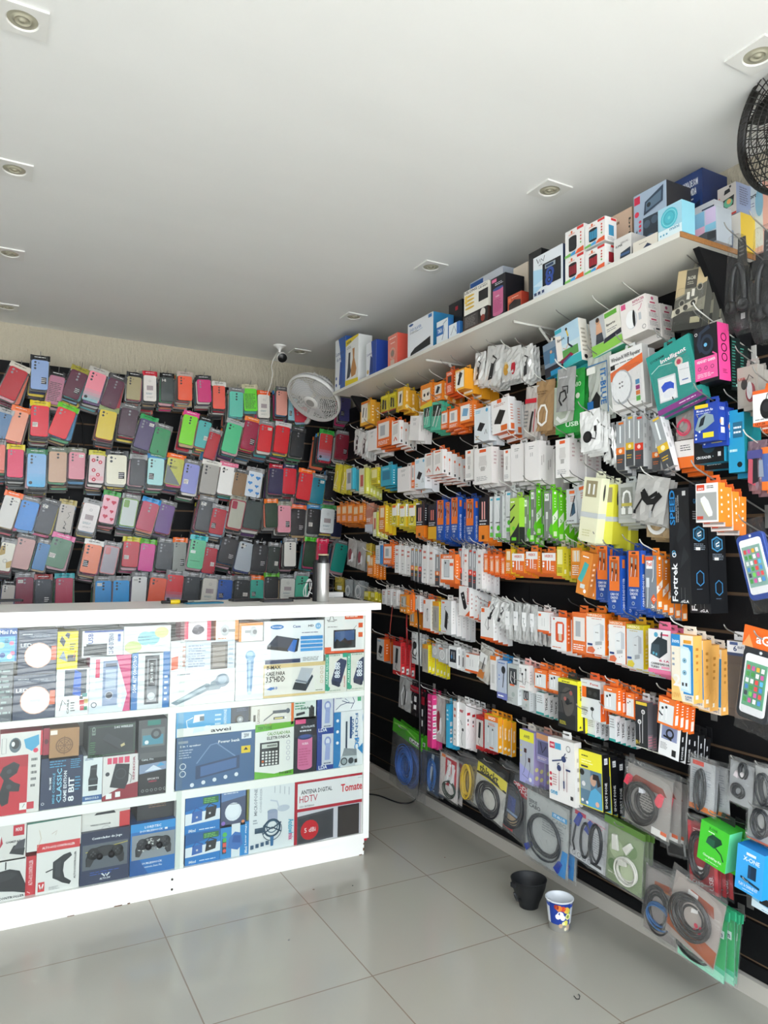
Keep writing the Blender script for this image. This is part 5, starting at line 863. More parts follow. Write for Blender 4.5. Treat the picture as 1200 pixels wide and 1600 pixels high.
cable_bag(712, 740, 1178, 1254, 4, .2, 'clear bag of coiled yellow cable on the lowest row', 3, None, None, [(0, .42, .26, .36, .0026, 'dcb82c', 7)])
cable_bag(736, 786, 1186, 1280, 11, .21, 'yellow and black topped bag of thick black cable', 3, 'c8c6be', ('1c1c1c', .17, ''), [(.02, .33, .36, .3, .0034, '26262a', 8)], 'r e8d838 0 .66 1 .95;p 1c1c1c 0 .66 .4 .7 1 .66 1 .7 .4 .76 0 .7;t 141414 .08 .72 .72 .88 tblackt;q e8d838 .85 .8 .12')
cable_bag(770, 822, 1198, 1306, 10, .19, 'dark cable bag with red display-port label', 3, '4a4e54', None, [(-.02, .42, .4, .34, .0034, '2c2e32', 7)], 'p c82430 0 0 .6 .02 .6 .1 0 .3;r 3a4c8c .35 .35 .6 .6;r 88a0c0 .35 .3 .7 .34;r b09878 .4 .12 .7 .28;e c02030 .75 .82 .4 .1;t f0e8e8 .45 .84 .98 .9 DP-DP;t f0e8e8 .45 .77 .98 .83 DVI-D')
cable_bag(813, 884, 1236, 1360, 3, .22, 'large pale bag with thick grey monitor cable and blue plugs', 3, 'b4b8b6', None, [(-.04, .42, .36, .27, .0042, '34383c', 5)], 't 3c4044 .06 .82 .26 .87 SERIE;t 3c4044 .06 .75 .34 .81 CABO;t 8a9090 .62 .7 .95 .76 CABO;r 3a9ad0 .62 .78 .96 .85;t e8f4fa .66 .795 .92 .835 IT-BLUE;n 8c9090 .4 .5 .95 .68 5;p 2a90d8 .8 .0 .96 .0 1 .38 .88 .38', plugs=(('2a3f98', [(-.42, .14), (-.3, .22)], .013), ('2a3f98', [(.25, .08), (.33, .2)], .014)), names='cable_bag')
cable_bag(884, 944, 1262, 1356, 5, .21, 'pale bag of black cable with two blue screw plugs', 3, 'c4c6c8', None, [(.2, .45, .15, .34, .0036, '26282c', 3), (-.05, .42, .12, .3, .0036, '2a2c30', 2)], 'r c84058 .08 .85 .4 .93;n d08898 .45 .78 .95 .9 2;n 8c9094 .5 .3 .95 .7 9;r d8dadc 0 0 1 .16;o 666 .12 .08 .05 .01;o 666 .27 .08 .05 .01;o 666 .42 .08 .05 .01;o 666 .57 .08 .05 .01;r 1c1c1c .6 .06 .9 .12', plugs=(('2c4098', [(-.3, .62), (-.2, .82)], .013), ('2c4098', [(-.02, .58), (.08, .78)], .013), ('26282c', [(-.3, .62), (-.36, .3), (-.3, .16)], .0036)))
cable_bag(938, 1000, 1288, 1392, 4, .21, 'green patterned bag of beige serial cables', 3, '8a9c74', ('5a8038', .1, ''), [(.1, .32, .26, .2, .0034, 'd8d6cc', 4)], 'q a8b890 .3 .6 .2;q 6c8854 .7 .7 .15;q b8c4a0 .6 .3 .18;q 5c7c48 .2 .3 .12;n d8dcc8 .1 .12 .9 .18 1', plugs=(('dedcd2', [(-.18, .55), (-.22, .78)], .014), ('dedcd2', [(.05, .6), (.2, .74)], .013), ('d4d2c8', [(-.1, .4), (.1, .42)], .012)))
cable_bag(1068, 1116, 1278, 1396, -2, .2, 'red bag of black cable with white barcode sticker', 4, 'a01c28', None, [(-.05, .5, .3, .3, .0034, '2a2426', 5)], 'r d02434 0 0 .12 1;r d02434 .88 0 1 1;t e8e0e0 .1 .05 .5 .11 CABO;r ece8e4 .08 .22 .5 .34;n 333 .12 .24 .46 .3 1;v d8b8b8 .7 .05 .85 .25 USB;n e8b8b8 .2 .85 .7 .92 2')
cable_bag(965, 1040, 1196, 1304, 6, .24, 'big cloudy zip bag of coiled black cable with red plugs', 3, 'a09a94', None, [(-.06, .42, .32, .3, .0042, '2c2826', 8)], 'p 8c4434 .05 .7 .9 .7 .8 .82 .2 .85;n 4a4644 .3 .2 .7 .6 9;r f0eeea .62 0 .95 .12;r e8642a .82 .06 .95 .12', plugs=(('d83a50', [(-.4, .6), (-.36, .74)], .011), ('e04858', [(.24, .5), (.3, .66)], .012), ('e8e8ec', [(-.12, .6), (-.04, .6)], .009)), d=.05)
cable_bag(1030, 1060, 1210, 1338, -8, .13, 'white bag and black tags behind the cloudy cable bag', 2, 'b8b8b8', ('1c1c1e', .3, 't c8d838 .3 .4 .9 .7 500'), [], 'r e0e838 .3 .2 .8 .4;r 141416 0 0 .9 .18;n 222 .35 .24 .75 .36 2')
cable_bag(1070, 1112, 1182, 1272, 3, .21, 'grey cable bag with orange base and red label', 3, 'b4b6b8', None, [(-.02, .42, .16, .36, .003, '2c2e30', 6)], 'r d84838 .1 .9 .55 .99;r e07828 0 0 1 .1;n 8c9096 .1 .2 .9 .85 14;o 333 .2 .08 .07 .02;o 333 .4 .08 .07 .02')
cable_bag(1132, 1172, 1186, 1262, 5, .21, 'clear bag of thin black charging cable with white clips', 3, 'a8aaac', None, [(.1, .75, .13, .16, .0026, '26282a', 3), (-.05, .3, .22, .14, .003, '26282a', 5)], '', plugs=(('e4d8dc', [(-.15, .6), (-.1, .72)], .008), ('e4dcdc', [(.05, .62), (.1, .72)], .008)))
cable_bag(1174, 1206, 1194, 1262, -2, .22, 'clear bag of coiled black cord at the right edge', 3, 'b4b4b2', None, [(0, .42, .3, .36, .0032, '26282c', 6)], '')
cable_bag(1160, 1208, 1258, 1322, 4, .2, 'pale cord bag with orange round logo at the right edge', 3, 'b0b0ae', None, [(0, .55, .26, .34, .0032, '26282c', 6)], 'r d86a3a 0 0 1 .05;q e8742c .85 .3 .1')
cable_bag(996, 1050, 1353, 1472, 4, .2, 'cloudy bag of blue and black cables near the floor', 2, '9c9490', None, [(-.02, .4, .36, .3, .0036, '33302e', 7), (.02, .32, .34, .15, .003, '2a6aa8', 4)], 'p a05030 .3 .72 .9 .72 .8 .85 .3 .82;n d88848 .5 .7 .8 .76 1', d=.045)
cable_bag(1032, 1116, 1372, 1498, 13, .27, 'large cloudy bag with orange band and black cable by the floor', 1, 'b0a49c', None, [(-.02, .48, .36, .28, .0042, '34302e', 8)], 'p a8501e 0 .12 1 .02 1 .26 0 .36;p a04a2c .3 .78 .85 .7 .8 .86 .35 .88;r e8e4e0 .3 .78 .5 .86;p f0ece8 .42 .55 .55 .6 .55 .66 .42 .62;q d83050 .56 .42 .04;q d83050 .66 .42 .04;q d83050 .56 .34 .04;q d83050 .66 .34 .04', d=.055)
cable_bag(1052, 1130, 1402, 1520, 5, .2, 'sea green plastic bag of cables behind the orange banded bag', 4, '52c89c', ('3aa878', .12, ''), [(-.15, .2, .3, .1, .004, '1c2220', 3)], 'p 2ab868 .6 .2 1 .2 1 1 .7 1;n e0fff0 .5 .05 .95 .12 2;r e0f4ec .75 .66 .95 .78;t 223 .78 .68 .92 .76 2m;p a8f0d0 0 0 1 0 1 .12 0 .2', d=.03)

# ---- bigger hanging boxes on the lower right
def acc_box(sn, u0, u1, v0, v1, tilt, s_out, n, label, yaw=0, hook=0):
    st = ST[sn]; d = st[3]; X = XP - s_out; um, vm = (u0 + u1) / 2, (v0 + v1) / 2
    w = abs(onX(u0, vm, X).y - onX(u1, vm, X).y); h = onX(um, v0, X).z - onX(um, v1, X).z
    c = onX(um, vm, X); th = R_(tilt); off = h / 2 + .014
    p = Vector((X + d / 2, c.y - math.sin(th) * off, c.z + math.cos(th) * off)); me2 = None
    hp = p.copy(); hp.x += d / 2
    place_hook(hp, XP - hp.x, RZ, f'wire hook holding the {" ".join(label.split()[:7])}', 'hooks on the accessory wall', hook)
    n = max(1, min(n, int((s_out - .012) / (d * 1.05))))
    for j in range(n):
        b = make_carton(w, h, st)
        o = b.build(st[0], None, (p.x + d * 1.06 * j, p.y, p.z - d * 1.06 * j * math.tan(SLOPE)), (0, th, RZ + R_(yaw)))
        tb = MB(); hole_tab(tb, w, st[6] or st[4], d); tb.build('hang_tab', o)
        tag(o, label if j == 0 else f'{nth(j+1)} box behind the {" ".join(label.split()[:8])}', 'box', f'{st[2]} stacks')
acc_box('xgreen', 1092, 1136, 1290, 1354, 9, .21, 3, 'bright green game charger box with dark adapter picture', 0)
acc_box('xblue', 1150, 1192, 1326, 1398, 6, .22, 3, 'sky blue game charger box at the right edge')
acc_box('ltblue', 1175, 1215, 1396, 1426, 5, .14, 1, 'light blue packet below the sky blue charger box')

# ---- phone-shaped armband and the phone pouch
def phone_pack(u0, u1, v0, v1, tilt, s_out, label, rim, hook=0, header=None, screen='7ab0b8'):
    X = XP - s_out; um, vm = (u0 + u1) / 2, (v0 + v1) / 2
    w = abs(onX(u0, vm, X).y - onX(u1, vm, X).y); h = onX(um, v0, X).z - onX(um, v1, X).z
    c = onX(um, vm, X); th = R_(tilt); off = h / 2 + .03; hgt = h + .05
    p = Vector((X + .01, c.y - math.sin(th) * off, c.z + math.cos(th) * off))
    place_hook(p, XP - p.x, RZ, f'wire hook holding the {" ".join(label.split()[:7])}', 'hooks on the accessory wall', hook, max(1, s_out / .22))
    t = empty('phone_pouch', p, (0, th, RZ)); tag(t, label, 'phone pouch')
    cz = -.03 - h / 2; b = MB(); b.prism(rrect(w, h, w * .16, 5, 0, cz), -.010, .004, rim, MATT, None, .003)
    b.add([(x, -.0105, z) for x, z in [(w * .05 + w * .05 * math.cos(q), cz + h * .46 + w * .05 * math.sin(q)) for q in range(6)]], [(0, 1, 2, 3, 4, 5)], 'e0e4ea', PLAS)
    b.build('pouch_body', t)
    b = MB(); b.prism(rrect(w * .78, h * .84, w * .1, 5, 0, cz), -.013, -.009, 'e8e8ea', PLAS, None, .001); dp = b.build('display_phone', t)
    b = MB(); sw, sh = w * .66, h * .62; b.box(-sw / 2, sw / 2, -.0142, -.0128, cz - sh / 2, cz + sh / 2, screen, PLAS)
    ops = ''; cols = ['7cd060', 'e8e8e8', '5090d0', 'e05050', 'e8b040', '404850', '60b8e8', 'd060a0', 'f0f0f0', '50a050']; rr = random.Random(3)
    for i in range(4):
        for j in range(6): ops += f'r {rr.choice(cols)} {.07+.235*i:.3f} {.82-.145*j:.3f} {.22+.235*i:.3f} {.92-.145*j:.3f};'
    decal(b, ops, sw, sh, front(sw, -.0142, None, cz - sh / 2), PLAS); b.build('phone_screen', dp)
    film_bag(w * 1.16, hgt + .03, .03, FILM, 5).build('plastic_bag', t)
    if header:
        b = MB(); b.box(-w * .6, w * .6, -.004, .002, -.03, .03, header[0], PLAS); decal(b, header[1], w * 1.2, .06, front(w * 1.2, -.004, None, -.03), PLAS); b.build('header_card', t)
for sn, lab, rim, hd, sc_ in (('armphone', 'royal blue phone armband in a clear bag, icons on its screen', '2c4690', None, '8fb4a8'), ('phonebag', 'clear waterproof phone pouch with orange header and colourful screen', '2a2c30', ('ee6a1e', 't fff .35 .25 .7 .7 aG;p f8a060 0 0 .3 0 .15 .6'), '6aa884')):
    r, k, ul, ur, vt, vb, tilt, so = CUST[sn]; phone_pack(ul + 3, ur - 3, vt, vb, -14 if sn == 'armphone' else 9, so, lab, rim, 0, hd, sc_)

# ---- headphones in clear clamshells, top right
def clamshell(u0, u1, v0, v1, s_out, label, tilt=0):
    X = XP - s_out; um, vm = (u0 + u1) / 2, (v0 + v1) / 2
    w = abs(onX(u0, vm, X).y - onX(u1, vm, X).y); h = onX(um, v0, X).z - onX(um, v1, X).z
    c = onX(um, vm, X); p = Vector((X + .03, c.y, c.z + h / 2 - .012)); th = R_(tilt)
    place_hook(p, XP - p.x, RZ, f'wire hook holding the {" ".join(label.split()[:7])}', 'hooks on the accessory wall', 0, max(1, s_out / .2))
    t = empty('headphone_pack', p, (0, th, RZ)); tag(t, label, 'headphone pack')
    zt = .012; zb = zt - h
    P = [(-w * .2, zt), (w * .2, zt), (w * .3, zt - h * .25), (w * .5, zt - h * .45), (w * .5, zb + h * .12), (w * .3, zb), (-w * .3, zb), (-w * .5, zb + h * .15), (-w * .5, zt - h * .5), (-w * .3, zt - h * .25)]
    b = MB(); b.prism(P, -.045, .002, 'fff', FILM, None, .012); b.build('clear_shell', t)
    b = MB(); b.prism([(-w * .18, zt), (w * .18, zt), (w * .28, zb + h * .5), (w * .42, zb + h * .3), (w * .3, zb + h * .05), (-w * .3, zb + h * .05), (-w * .42, zb + h * .3), (-w * .28, zb + h * .5)], .003, .005, '1d1f23'); decal(b, 'n 777 .38 .8 .62 .92 3;r c8c8c8 .4 .16 .6 .22', w, h, front(w, .003, None, zb)); b.build('backing_card', t)
    b = MB(); rx, rz = w * .3, h * .27; cz = zb + h * .42
    b.tube([(rx * math.sin(a), -.02, cz + rz * math.cos(a)) for a in [R_(-115 + 230 * i / 20) for i in range(21)]], .009, '141518', PLAS, n=8)
    b.build('headband', t)
    for s in (-1, 1):
        M = Matrix.Translation((s * rx * .85, -.024, cz - rz * .55)) @ Matrix.Rotation(R_(90), 4, 'X') @ Matrix.Rotation(R_(25 * s), 4, 'Y')
        b = MB(); q = w * .27; b.lathe([(.001, -.016), (q * .7, -.016), (q, -.008), (q, .006), (q * .8, .014), (q * .5, .012), (.001, .008)], 24, '141518', MATT, M); b.build('ear_cup', t)
    return t
clamshell(1133, 1166, 366, 520, .22, 'black headphones in a clear shell beside the shelf bracket')
clamshell(1170, 1216, 352, 534, .26, 'black headphones with mirrored cups in a clear shell, right edge')
# ------------------------------------------------------------------ the display counter
YC, YCB, XC0, XC1 = 3.063, 3.47, -.95, 1.592
ctr = empty('display_counter', (0.3, 3.19, 0)); tag(ctr, 'long white display counter with three glazed shelves of boxes', 'counter')
def cpart(name, boxes, m=LAMI, e=.0015):
    b = MB()
    for q in boxes: b.box(*q, 'fff', m)
    o = b.build(name, ctr, (-.3, -3.19, 0)); md = o.modifiers.new('b', 'BEVEL'); md.width = e; md.segments = 2; md.limit_method = 'ANGLE'; return o
cpart('worktop', [(XC0 - .03, XC1 + .04, YC - .025, YCB + .03, 1.135, 1.167)], e=.003)
cpart('top_rail', [(XC0, XC1 - .028, YC + .002, YC + .02, 1.108, 1.135)])
cpart('side_panel', [(XC1 - .03, XC1, YC, YCB, .075, 1.135)]); cpart('side_panel', [(XC0, XC0 + .03, YC, YCB, .075, 1.135)])
cpart('back_panel', [(XC0 + .03, XC1 - .03, YCB - .012, YCB, .1, 1.135)])
cpart('shelf_board', [(XC0 + .03, XC1 - .03, YC + .008, YCB - .012, .732, .758)])
cpart('shelf_board', [(XC0 + .03, XC1 - .03, YC + .008, YCB - .012, .377, .412)])
cpart('shelf_board', [(XC0 + .03, XC1 - .03, YC, YCB - .012, .073, .1)])
cpart('divider', [(.658, .690, YC + .008, YCB - .012, .412, .732)]); cpart('divider', [(.702, .737, YC + .008, YCB - .012, .1, .377)])
pln = cpart('plinth', [(XC0 + .01, XC1 - .02, YC + .008, YC + .03, 0, .073), (XC1 - .045, XC1 - .02, YC + .03, YCB, 0, .073)])
WEAR = mat('chipped_edge', '6b4a34', rough=.9)
b = MB()
for (x, z) in ((.6925, .062), (.6925, .022)):
    b.lathe([(.0001, 0), (.0045, 0), (.0045, .002)], 10, '3a342c', MATT, Matrix.Translation((x, YC + .0065, z)) @ Matrix.Rotation(R_(90), 4, 'X'))
b.build('screw_hole', pln)
b = MB()
for (x0, x1, z0, z1) in ((XC1 - .024, XC1 - .019, .045, .052), (XC1 - .025, XC1 - .019, .018, .03), (XC1 - .045, XC1 - .03, 0, .003), (.47, .5, 0, .003), (.3, .325, .0, .002), (.52, .53, .0, .004)):
    b.box(x0, x1, YC + .0065, YC + .009, z0, z1, 'fff', WEAR)
b.build('worn_chip', pln)
def gpane(x0, x1, y):
    b = MB(); b.box(x0, x1, y - .002, y + .002, .102, 1.133, 'fff', GLASS); return b.build('glass_pane', ctr, (-.3, -3.19, 0))
gpane(XC0 + .03, .72, YC + .001); gpane(.70, XC1 - .031, YC + .0055)
TOPS = (.758, .412, .1)
def citem(u0, u1, v0, v1, col, ops, side, name, label, y=3.078, d=.17, cat='box', snap=True, extra=None, z0=None, gloss=None):
    a = onY(u0, (v0 + v1) / 2, y); c = onY(u1, (v0 + v1) / 2, y); um = (u0 + u1) / 2
    zt, zb = onY(um, v0, y).z, onY(um, v1, y).z
    if z0 is not None: zb = z0
    elif snap:
        for t in TOPS:
            if abs(zb - t) < .035: zb = t + .0005
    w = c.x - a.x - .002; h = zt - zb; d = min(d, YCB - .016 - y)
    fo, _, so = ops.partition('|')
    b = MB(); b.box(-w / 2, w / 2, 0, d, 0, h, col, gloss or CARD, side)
    decal(b, fo, w, h, front(w, 0, None, 0))
    if so: decal(b, so, d, h, rside(w / 2, 0, 0))
    o = b.build(name, None, ((a.x + c.x) / 2, y, zb)); tag(o, label, cat, 'boxed goods inside the display counter')
    return o, w, h
I = citem
# top shelf
o_base = onY(10, 1105, 3.08).z
I(-30, 20, 1036, 1118, '6c7076', 'n 9aa 0 .1 1 .9 9;r 8a9098 .1 .6 .9 .64', '555a60', 'gadget_box', 'grey clear-fronted box under the small fan box, left edge')
I(-30, 27, 982, 1033, '2f6cb0', 'r 2458a0 0 .78 1 1;t e8f0fa .5 .82 .98 .94 Mini Fan;r 6ab4d8 0 0 .95 .75;q a8e0b0 .55 .5 .1;q e090b0 .85 .55 .07;q e090b0 .88 .25 .07;q 2a5090 .6 .2 .08;q e8f0f4 .8 .15 .08;n 335 .65 .55 .78 .7 3', '12204a', 'mini_fan_box', 'blue mini fan box at the left edge of the top shelf', z0=onY(10, 1034, 3.078).z)
for (u0, u1, v0, v1, zz) in ((20, 87, 1054, 1126, 'lower'), (28, 89, 984, 1053, 'upper')):
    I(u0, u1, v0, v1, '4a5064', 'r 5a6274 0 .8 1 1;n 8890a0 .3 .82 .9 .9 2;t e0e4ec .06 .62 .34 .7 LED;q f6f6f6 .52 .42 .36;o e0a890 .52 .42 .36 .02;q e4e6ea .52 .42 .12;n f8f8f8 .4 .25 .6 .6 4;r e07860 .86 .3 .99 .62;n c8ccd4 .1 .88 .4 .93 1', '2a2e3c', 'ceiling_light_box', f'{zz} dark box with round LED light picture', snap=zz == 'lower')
I(89, 122, 987, 1046, 'e8d820', 'p 4a5060 .1 .75 .3 .6 .4 .75 .2 .9;p 4a5060 .35 .9 .55 .8 .6 .95 .45 .98;p 8898a8 .1 .3 .5 .2 .3 .5;r 4a4c50 .5 .2 .9 .38;c e07830 .03 .9 .5 .8 .3;n 555 .6 .5 .9 .7 3', 'c8b818', 'tool_box_pack', 'yellow box with small tool pictures', z0=onY(100, 1046, 3.078).z)
I(128, 193, 985, 1026, 'dcdfe2', 'r 4058a0 .05 .93 1 1;v 3a4898 .14 .4 .26 .9 SUSB;r 3c4046 .04 .05 .6 .42;r 50545a .1 .42 .6 .5;v 3a4a80 .64 .1 .76 .88 2.5 HD EXTERNO;r 5070b8 .86 .55 .93 .85', 'c0c4c8', 'drive_case_box', 'white box for an external drive case with sideways print', z0=onY(160, 1026, 3.078).z)
I(193, 267, 978, 1021, 'dcdfe0', 'e c8d890 .2 .25 .18 .22;e 90c8d0 .45 .55 .16 .25;e 90c8d0 .6 .55 .16 .25;n 8ab .3 .45 .6 .65 2;e d8dc98 .8 .75 .15 .2', 'c8ccd0', 'headset_box', 'pale box with light green and aqua blobs', z0=onY(230, 1021, 3.078).z)
I(87, 139, 1045, 1121, 'e6e8ea', 'r 5c6470 .25 .42 .92 .98;p 3c6ac8 .5 .45 .75 .4 .75 .9 .55 .98;r 208080 .8 .38 .95 .46;n 888 .3 .5 .9 .6 3;c 222 .02 .12 .12 .2 .35 .3 .25;v 333 .34 .05 .4 .35 CABLE;n 555 .45 .08 .6 .3 4;r d04850 .72 .22 .86 .32;r 333 .72 .34 .82 .4;r c8b070 .86 .24 .98 .34;r c04050 .74 .1 .86 .2;r 208060 .86 .1 .96 .18', 'd0d2d4', 'cable_adapter_box', 'white box with grey device photo and colour squares')
I(139, 204, 1024, 1118, 'd8e0ea', 'p d04880 .62 1 1 1 1 0 .82 0 .92 .3 .8 .6;r 7c90b4 .32 .12 .68 .9;r 39455c .38 .8 .65 .86;r a8b8d0 .38 .4 .64 .75;q 2c3444 .48 .3 .09;o a8b4c8 .48 .3 .1 .02;r d84870 .14 .62 .24 .94;q f4f4f6 .75 .35 .05;q f4f4f6 .75 .27 .05;q f4f4f6 .75 .19 .05;q f4f4f6 .75 .11 .05;o 445 .12 .15 .07 .02;r e8e8ea .02 .4 .14 .6', 'c05080', 'car_radio_box', 'pink and white car radio box standing on end')
I(205, 265, 1019, 1112, 'd8dce0', 'r 3a78b8 0 0 .16 1;r 3a78b8 .82 0 1 1;v e8f0f8 .03 .3 .13 .95 SOM AUTOMOTIVO;r 3c4048 .34 .08 .72 .94;r 8c9098 .4 .12 .66 .88;r 2c3038 .44 .4 .62 .86;v c8ccd0 .48 .45 .58 .8 JR-1801;q d8dce0 .52 .22 .1;n e8f0f8 .86 .1 .96 .6 5', '2c60a0', 'car_radio_box', 'blue edged car stereo box standing on end')
I(266, 301, 1001, 1050, 'e8e6ea', 'p e87050 .05 .05 .35 .1 .35 .5 .05 .45;v d88878 .55 .15 .7 .8 MULTI;n c0a0a8 .75 .2 .9 .8 3', 'd0d0d0', 'cable_box', 'small white box with orange corner behind the glass', z0=onY(280, 1050, 3.078).z, y=3.09)
I(288, 330, 970, 1001, 'e8dce0', 'r e83860 0 .1 .14 1;r e83860 .85 0 1 1;e 88808a .5 .55 .2 .25;e 5a525c .4 .5 .12 .16;e 5a525c .62 .55 .12 .16;r f0c8c8 .2 .05 .8 .15', 'd04068', 'gadget_box', 'small pink sided box with round black gadget', z0=onY(310, 1001, 3.09).z, y=3.09)
I(337, 373, 969, 1000, 'f0ece6', 'r e8943a .84 0 1 1;e c8c8cc .4 .5 .2 .28;q 7a7a80 .38 .5 .1;r a8a8ac .55 .4 .85 .55;n d07a3a .1 .04 .5 .14 1', 'e8943a', 'bulb_box', 'small box with lamp picture and orange end, left one', z0=onY(355, 1000, 3.09).z, y=3.09)
I(373, 411, 973, 1003, 'f0ece6', 'r e8943a 0 .84 1 1;e c8c8cc .6 .5 .16 .3;q 7a7a80 .66 .5 .09;r a8a8ac .25 .45 .5 .6;r e8943a 0 0 .1 .84', 'e8943a', 'bulb_box', 'small box with lamp picture and orange top, right one', z0=onY(390, 1002, 3.09).z, y=3.09)
I(290, 367, 1001, 1051, 'd0d8e4', 'n 98a4c0 .05 .2 .4 .9 9;r 6c6460 .5 .1 .85 .95;r 8a8078 .54 .2 .8 .85;n b0bcd0 .88 .2 .98 .8 4', 'c0c8d4', 'speaker_box', 'pale bluish box with dark grey block above the microphone box', z0=onY(330, 1052, 3.085).z, y=3.085)
I(265, 367, 1047, 1110, 'f0f1f2', 'p 8c9ca8 .02 .1 .1 .02 .62 .42 .6 .58 .55 .6;p b4c4d0 .1 .14 .14 .1 .55 .45 .52 .52;p 9aa8b4 .58 .38 .62 .62 .72 .74 .82 .56 .76 .4;e 8e9cac .8 .66 .11 .2;e a8b8c8 .8 .68 .07 .13;n 99a .1 .88 .3 .94 1', 'd8dadc', 'microphone_box', 'large white box with a diagonal silver microphone picture')
I(368, 412, 1003, 1094, 'f0f1f3', 'p 7aa0c8 .42 .12 .58 .12 .64 .7 .38 .7;p a8c8e0 .45 .14 .52 .14 .54 .68 .44 .68;e 88b0d4 .51 .76 .18 .09;e a4c8e4 .49 .78 .11 .06;e c8e0f0 .5 .12 .08 .03', 'dcdee0', 'microphone_box', 'tall white box with an upright blue microphone picture')
I(412, 506, 970, 1040, 'eef0f3', 'e 3a80c8 .21 .87 .11 .055;t f4f8fc .13 .85 .29 .89 knup;t 3a5a98 .47 .84 .6 .9 Case;t 334 .73 .85 .82 .9 HD;q 8cc0e8 .9 .86 .05;t fff .87 .84 .93 .88 2.5;p 23324a .05 .45 .2 .68 .56 .58 .4 .38;p 18222e .05 .45 .4 .38 .4 .3 .05 .38;p 2c6cc0 .38 .33 .5 .28 .56 .55 .48 .57;p 18222e .5 .28 .55 .3 .58 .58 .55 .6;r 3a8cd0 .6 .56 .98 .64;r 4a9cdc .6 .47 .98 .54;r 3a8cd0 .6 .38 .98 .45;r 4a9cdc .6 .29 .98 .36;n 668 .62 .7 .9 .74 1;r 2c3c60 .02 .04 .6 .13;n 888 .64 .06 .95 .16 3', 'c8ccd4', 'drive_case_box', 'white drive case box with blue ribs, top right shelf', z0=onY(460, 1038, 3.078).z)
I(411, 508, 1036, 1090, 'e9e6e0', 'r ddc48c 0 .88 1 1;r ddc48c 0 0 1 .07;r ddc48c 0 0 .015 1;t 2a2620 .05 .85 .27 .96 B-MAX;t 222 .04 .66 .34 .78 CASE PARA;t 161616 .04 .46 .34 .64 3.5"HDD;t 3a6ab0 .15 .24 .22 .32 3.0;p 4a80c8 .05 .26 .12 .32 .18 .28 .12 .22;p b8bcc4 .52 .4 .6 .85 .8 .8 .7 .34;p 2c3036 .46 .2 .68 .12 .8 .55 .78 .62 .68 .34 .5 .42;p 787e88 .5 .45 .7 .36 .72 .4 .52 .5;o c8a868 .94 .8 .025 .006;o c8a868 .94 .66 .025 .006;o c8a868 .94 .52 .025 .006;o c8a868 .94 .38 .025 .006;n 665 .84 .1 .98 .15 1', 'e0c890', 'drive_case_box', 'cream and tan drive case box lettered CASE PARA 3.5"HDD')
I(507, 569, 959, 1019, 'ecebea', 'c 222 .015 .05 .85 .12 .85 .14 .94 .2 .94 .22 .85 .3 .85;r e0582a .5 .86 .97 .98;n f8d8c8 .53 .89 .94 .95 1;n 333 .07 .8 .3 .84 1;n 777 .07 .66 .4 .7 1;r 1c1c1e .22 .14 .78 .6;p 3a5a8a .25 .3 .75 .34 .75 .58 .25 .56;p 181c20 .25 .2 .75 .22 .75 .34 .6 .3 .5 .4 .4 .3 .3 .38 .25 .3;r e0582a .85 .64 .96 .76;r e0582a .85 .4 .96 .52;r e0582a 0 .02 .16 .18;r e0582a .16 .02 1 .08;c 222 .008 .72 .6 .8 .7', 'd8d6d4', 'portable_tv_box', 'white and orange portable screen box', z0=onY(540, 1021, 3.078).z)
I(570, 577, 962, 1016, '3444a8', 'r e8e8ec .1 .5 .9 .8;r 22262e .2 .1 .8 .45', '2a3890', 'gadget_box', 'dark blue box slice at the right end of the top shelf', z0=onY(572, 1018, 3.09).z, y=3.09)
for k, (u0, u1) in enumerate(((508, 542), (542, 577))):
    I(u0, u1, 1019 - 2 * k, 1082, 'e4e2d8', 'r 30a080 0 .05 .16 .95;v d8f0e8 .03 .2 .12 .9 ALARM CLOCK;r 30a080 .8 .86 1 1;n 9a9 .2 .88 .7 .96 1;p 343c5c .3 .2 .62 .12 .75 .25 .98 .7 .98 .78 .7 .84 .52 .76 .28 .3;p 262c44 .3 .2 .62 .12 .7 .14 .68 .24 .34 .3;v e8ecf4 .42 .35 .68 .74 88:88;q 30a080 .12 .1 .1;v c05050 .86 .1 .92 .4 ALARME;n 9a9 .2 .02 .8 .07 1', 'd8d4c8', 'alarm_clock_box', ['left of two teal edged alarm clock boxes', 'right of two teal edged alarm clock boxes'][k])
# middle shelf
I(-20, 62, 1181, 1277, 'c32434', 'r d8d4d0 .76 0 1 1;r b01c2c 0 .8 .76 1;n 666 .82 .4 .94 .96 5;p 1c1c20 .28 .82 .48 .9 .6 .84 .55 .7 .4 .62 .5 .55 .62 .5 .6 .38 .42 .4 .4 .2 .28 .16 .2 .3 .3 .6 .22 .7;q 38383e .4 .74 .05;q 38383e .4 .48 .05;r e8e4e0 .62 .06 .76 .18;r c83040 .76 .06 .9 .18;c 333 .01 .68 .1 .72 .16', 'b8b4b0', 'game_controller_box', 'red box with two black game controllers, left edge')
I(0, 67, 1144, 1183, 'dedad6', 'c 888 .01 .04 .2 .14 .2 .14 .8 .04 .8 .04 .2;r c82838 .95 0 1 1;e 5c6a72 .35 .5 .14 .3;e 2a2e32 .35 .55 .1 .2;e e8e8e8 .3 .55 .04 .1;p 48a0c8 .55 .7 .9 .85 .92 .45 .75 .2 .6 .35;q d83858 .84 .22 .06', 'c03040', 'game_controller_box', 'small white box with silver and blue controllers on the red box', z0=onY(32, 1183, 3.078).z)
I(67, 78, 1138, 1180, 'a02038', 'e 5a1020 .5 .5 .3 .1', '801828', 'gadget_box', 'narrow dark red box beside the brown fan box', z0=onY(70, 1180, 3.09).z, y=3.09)
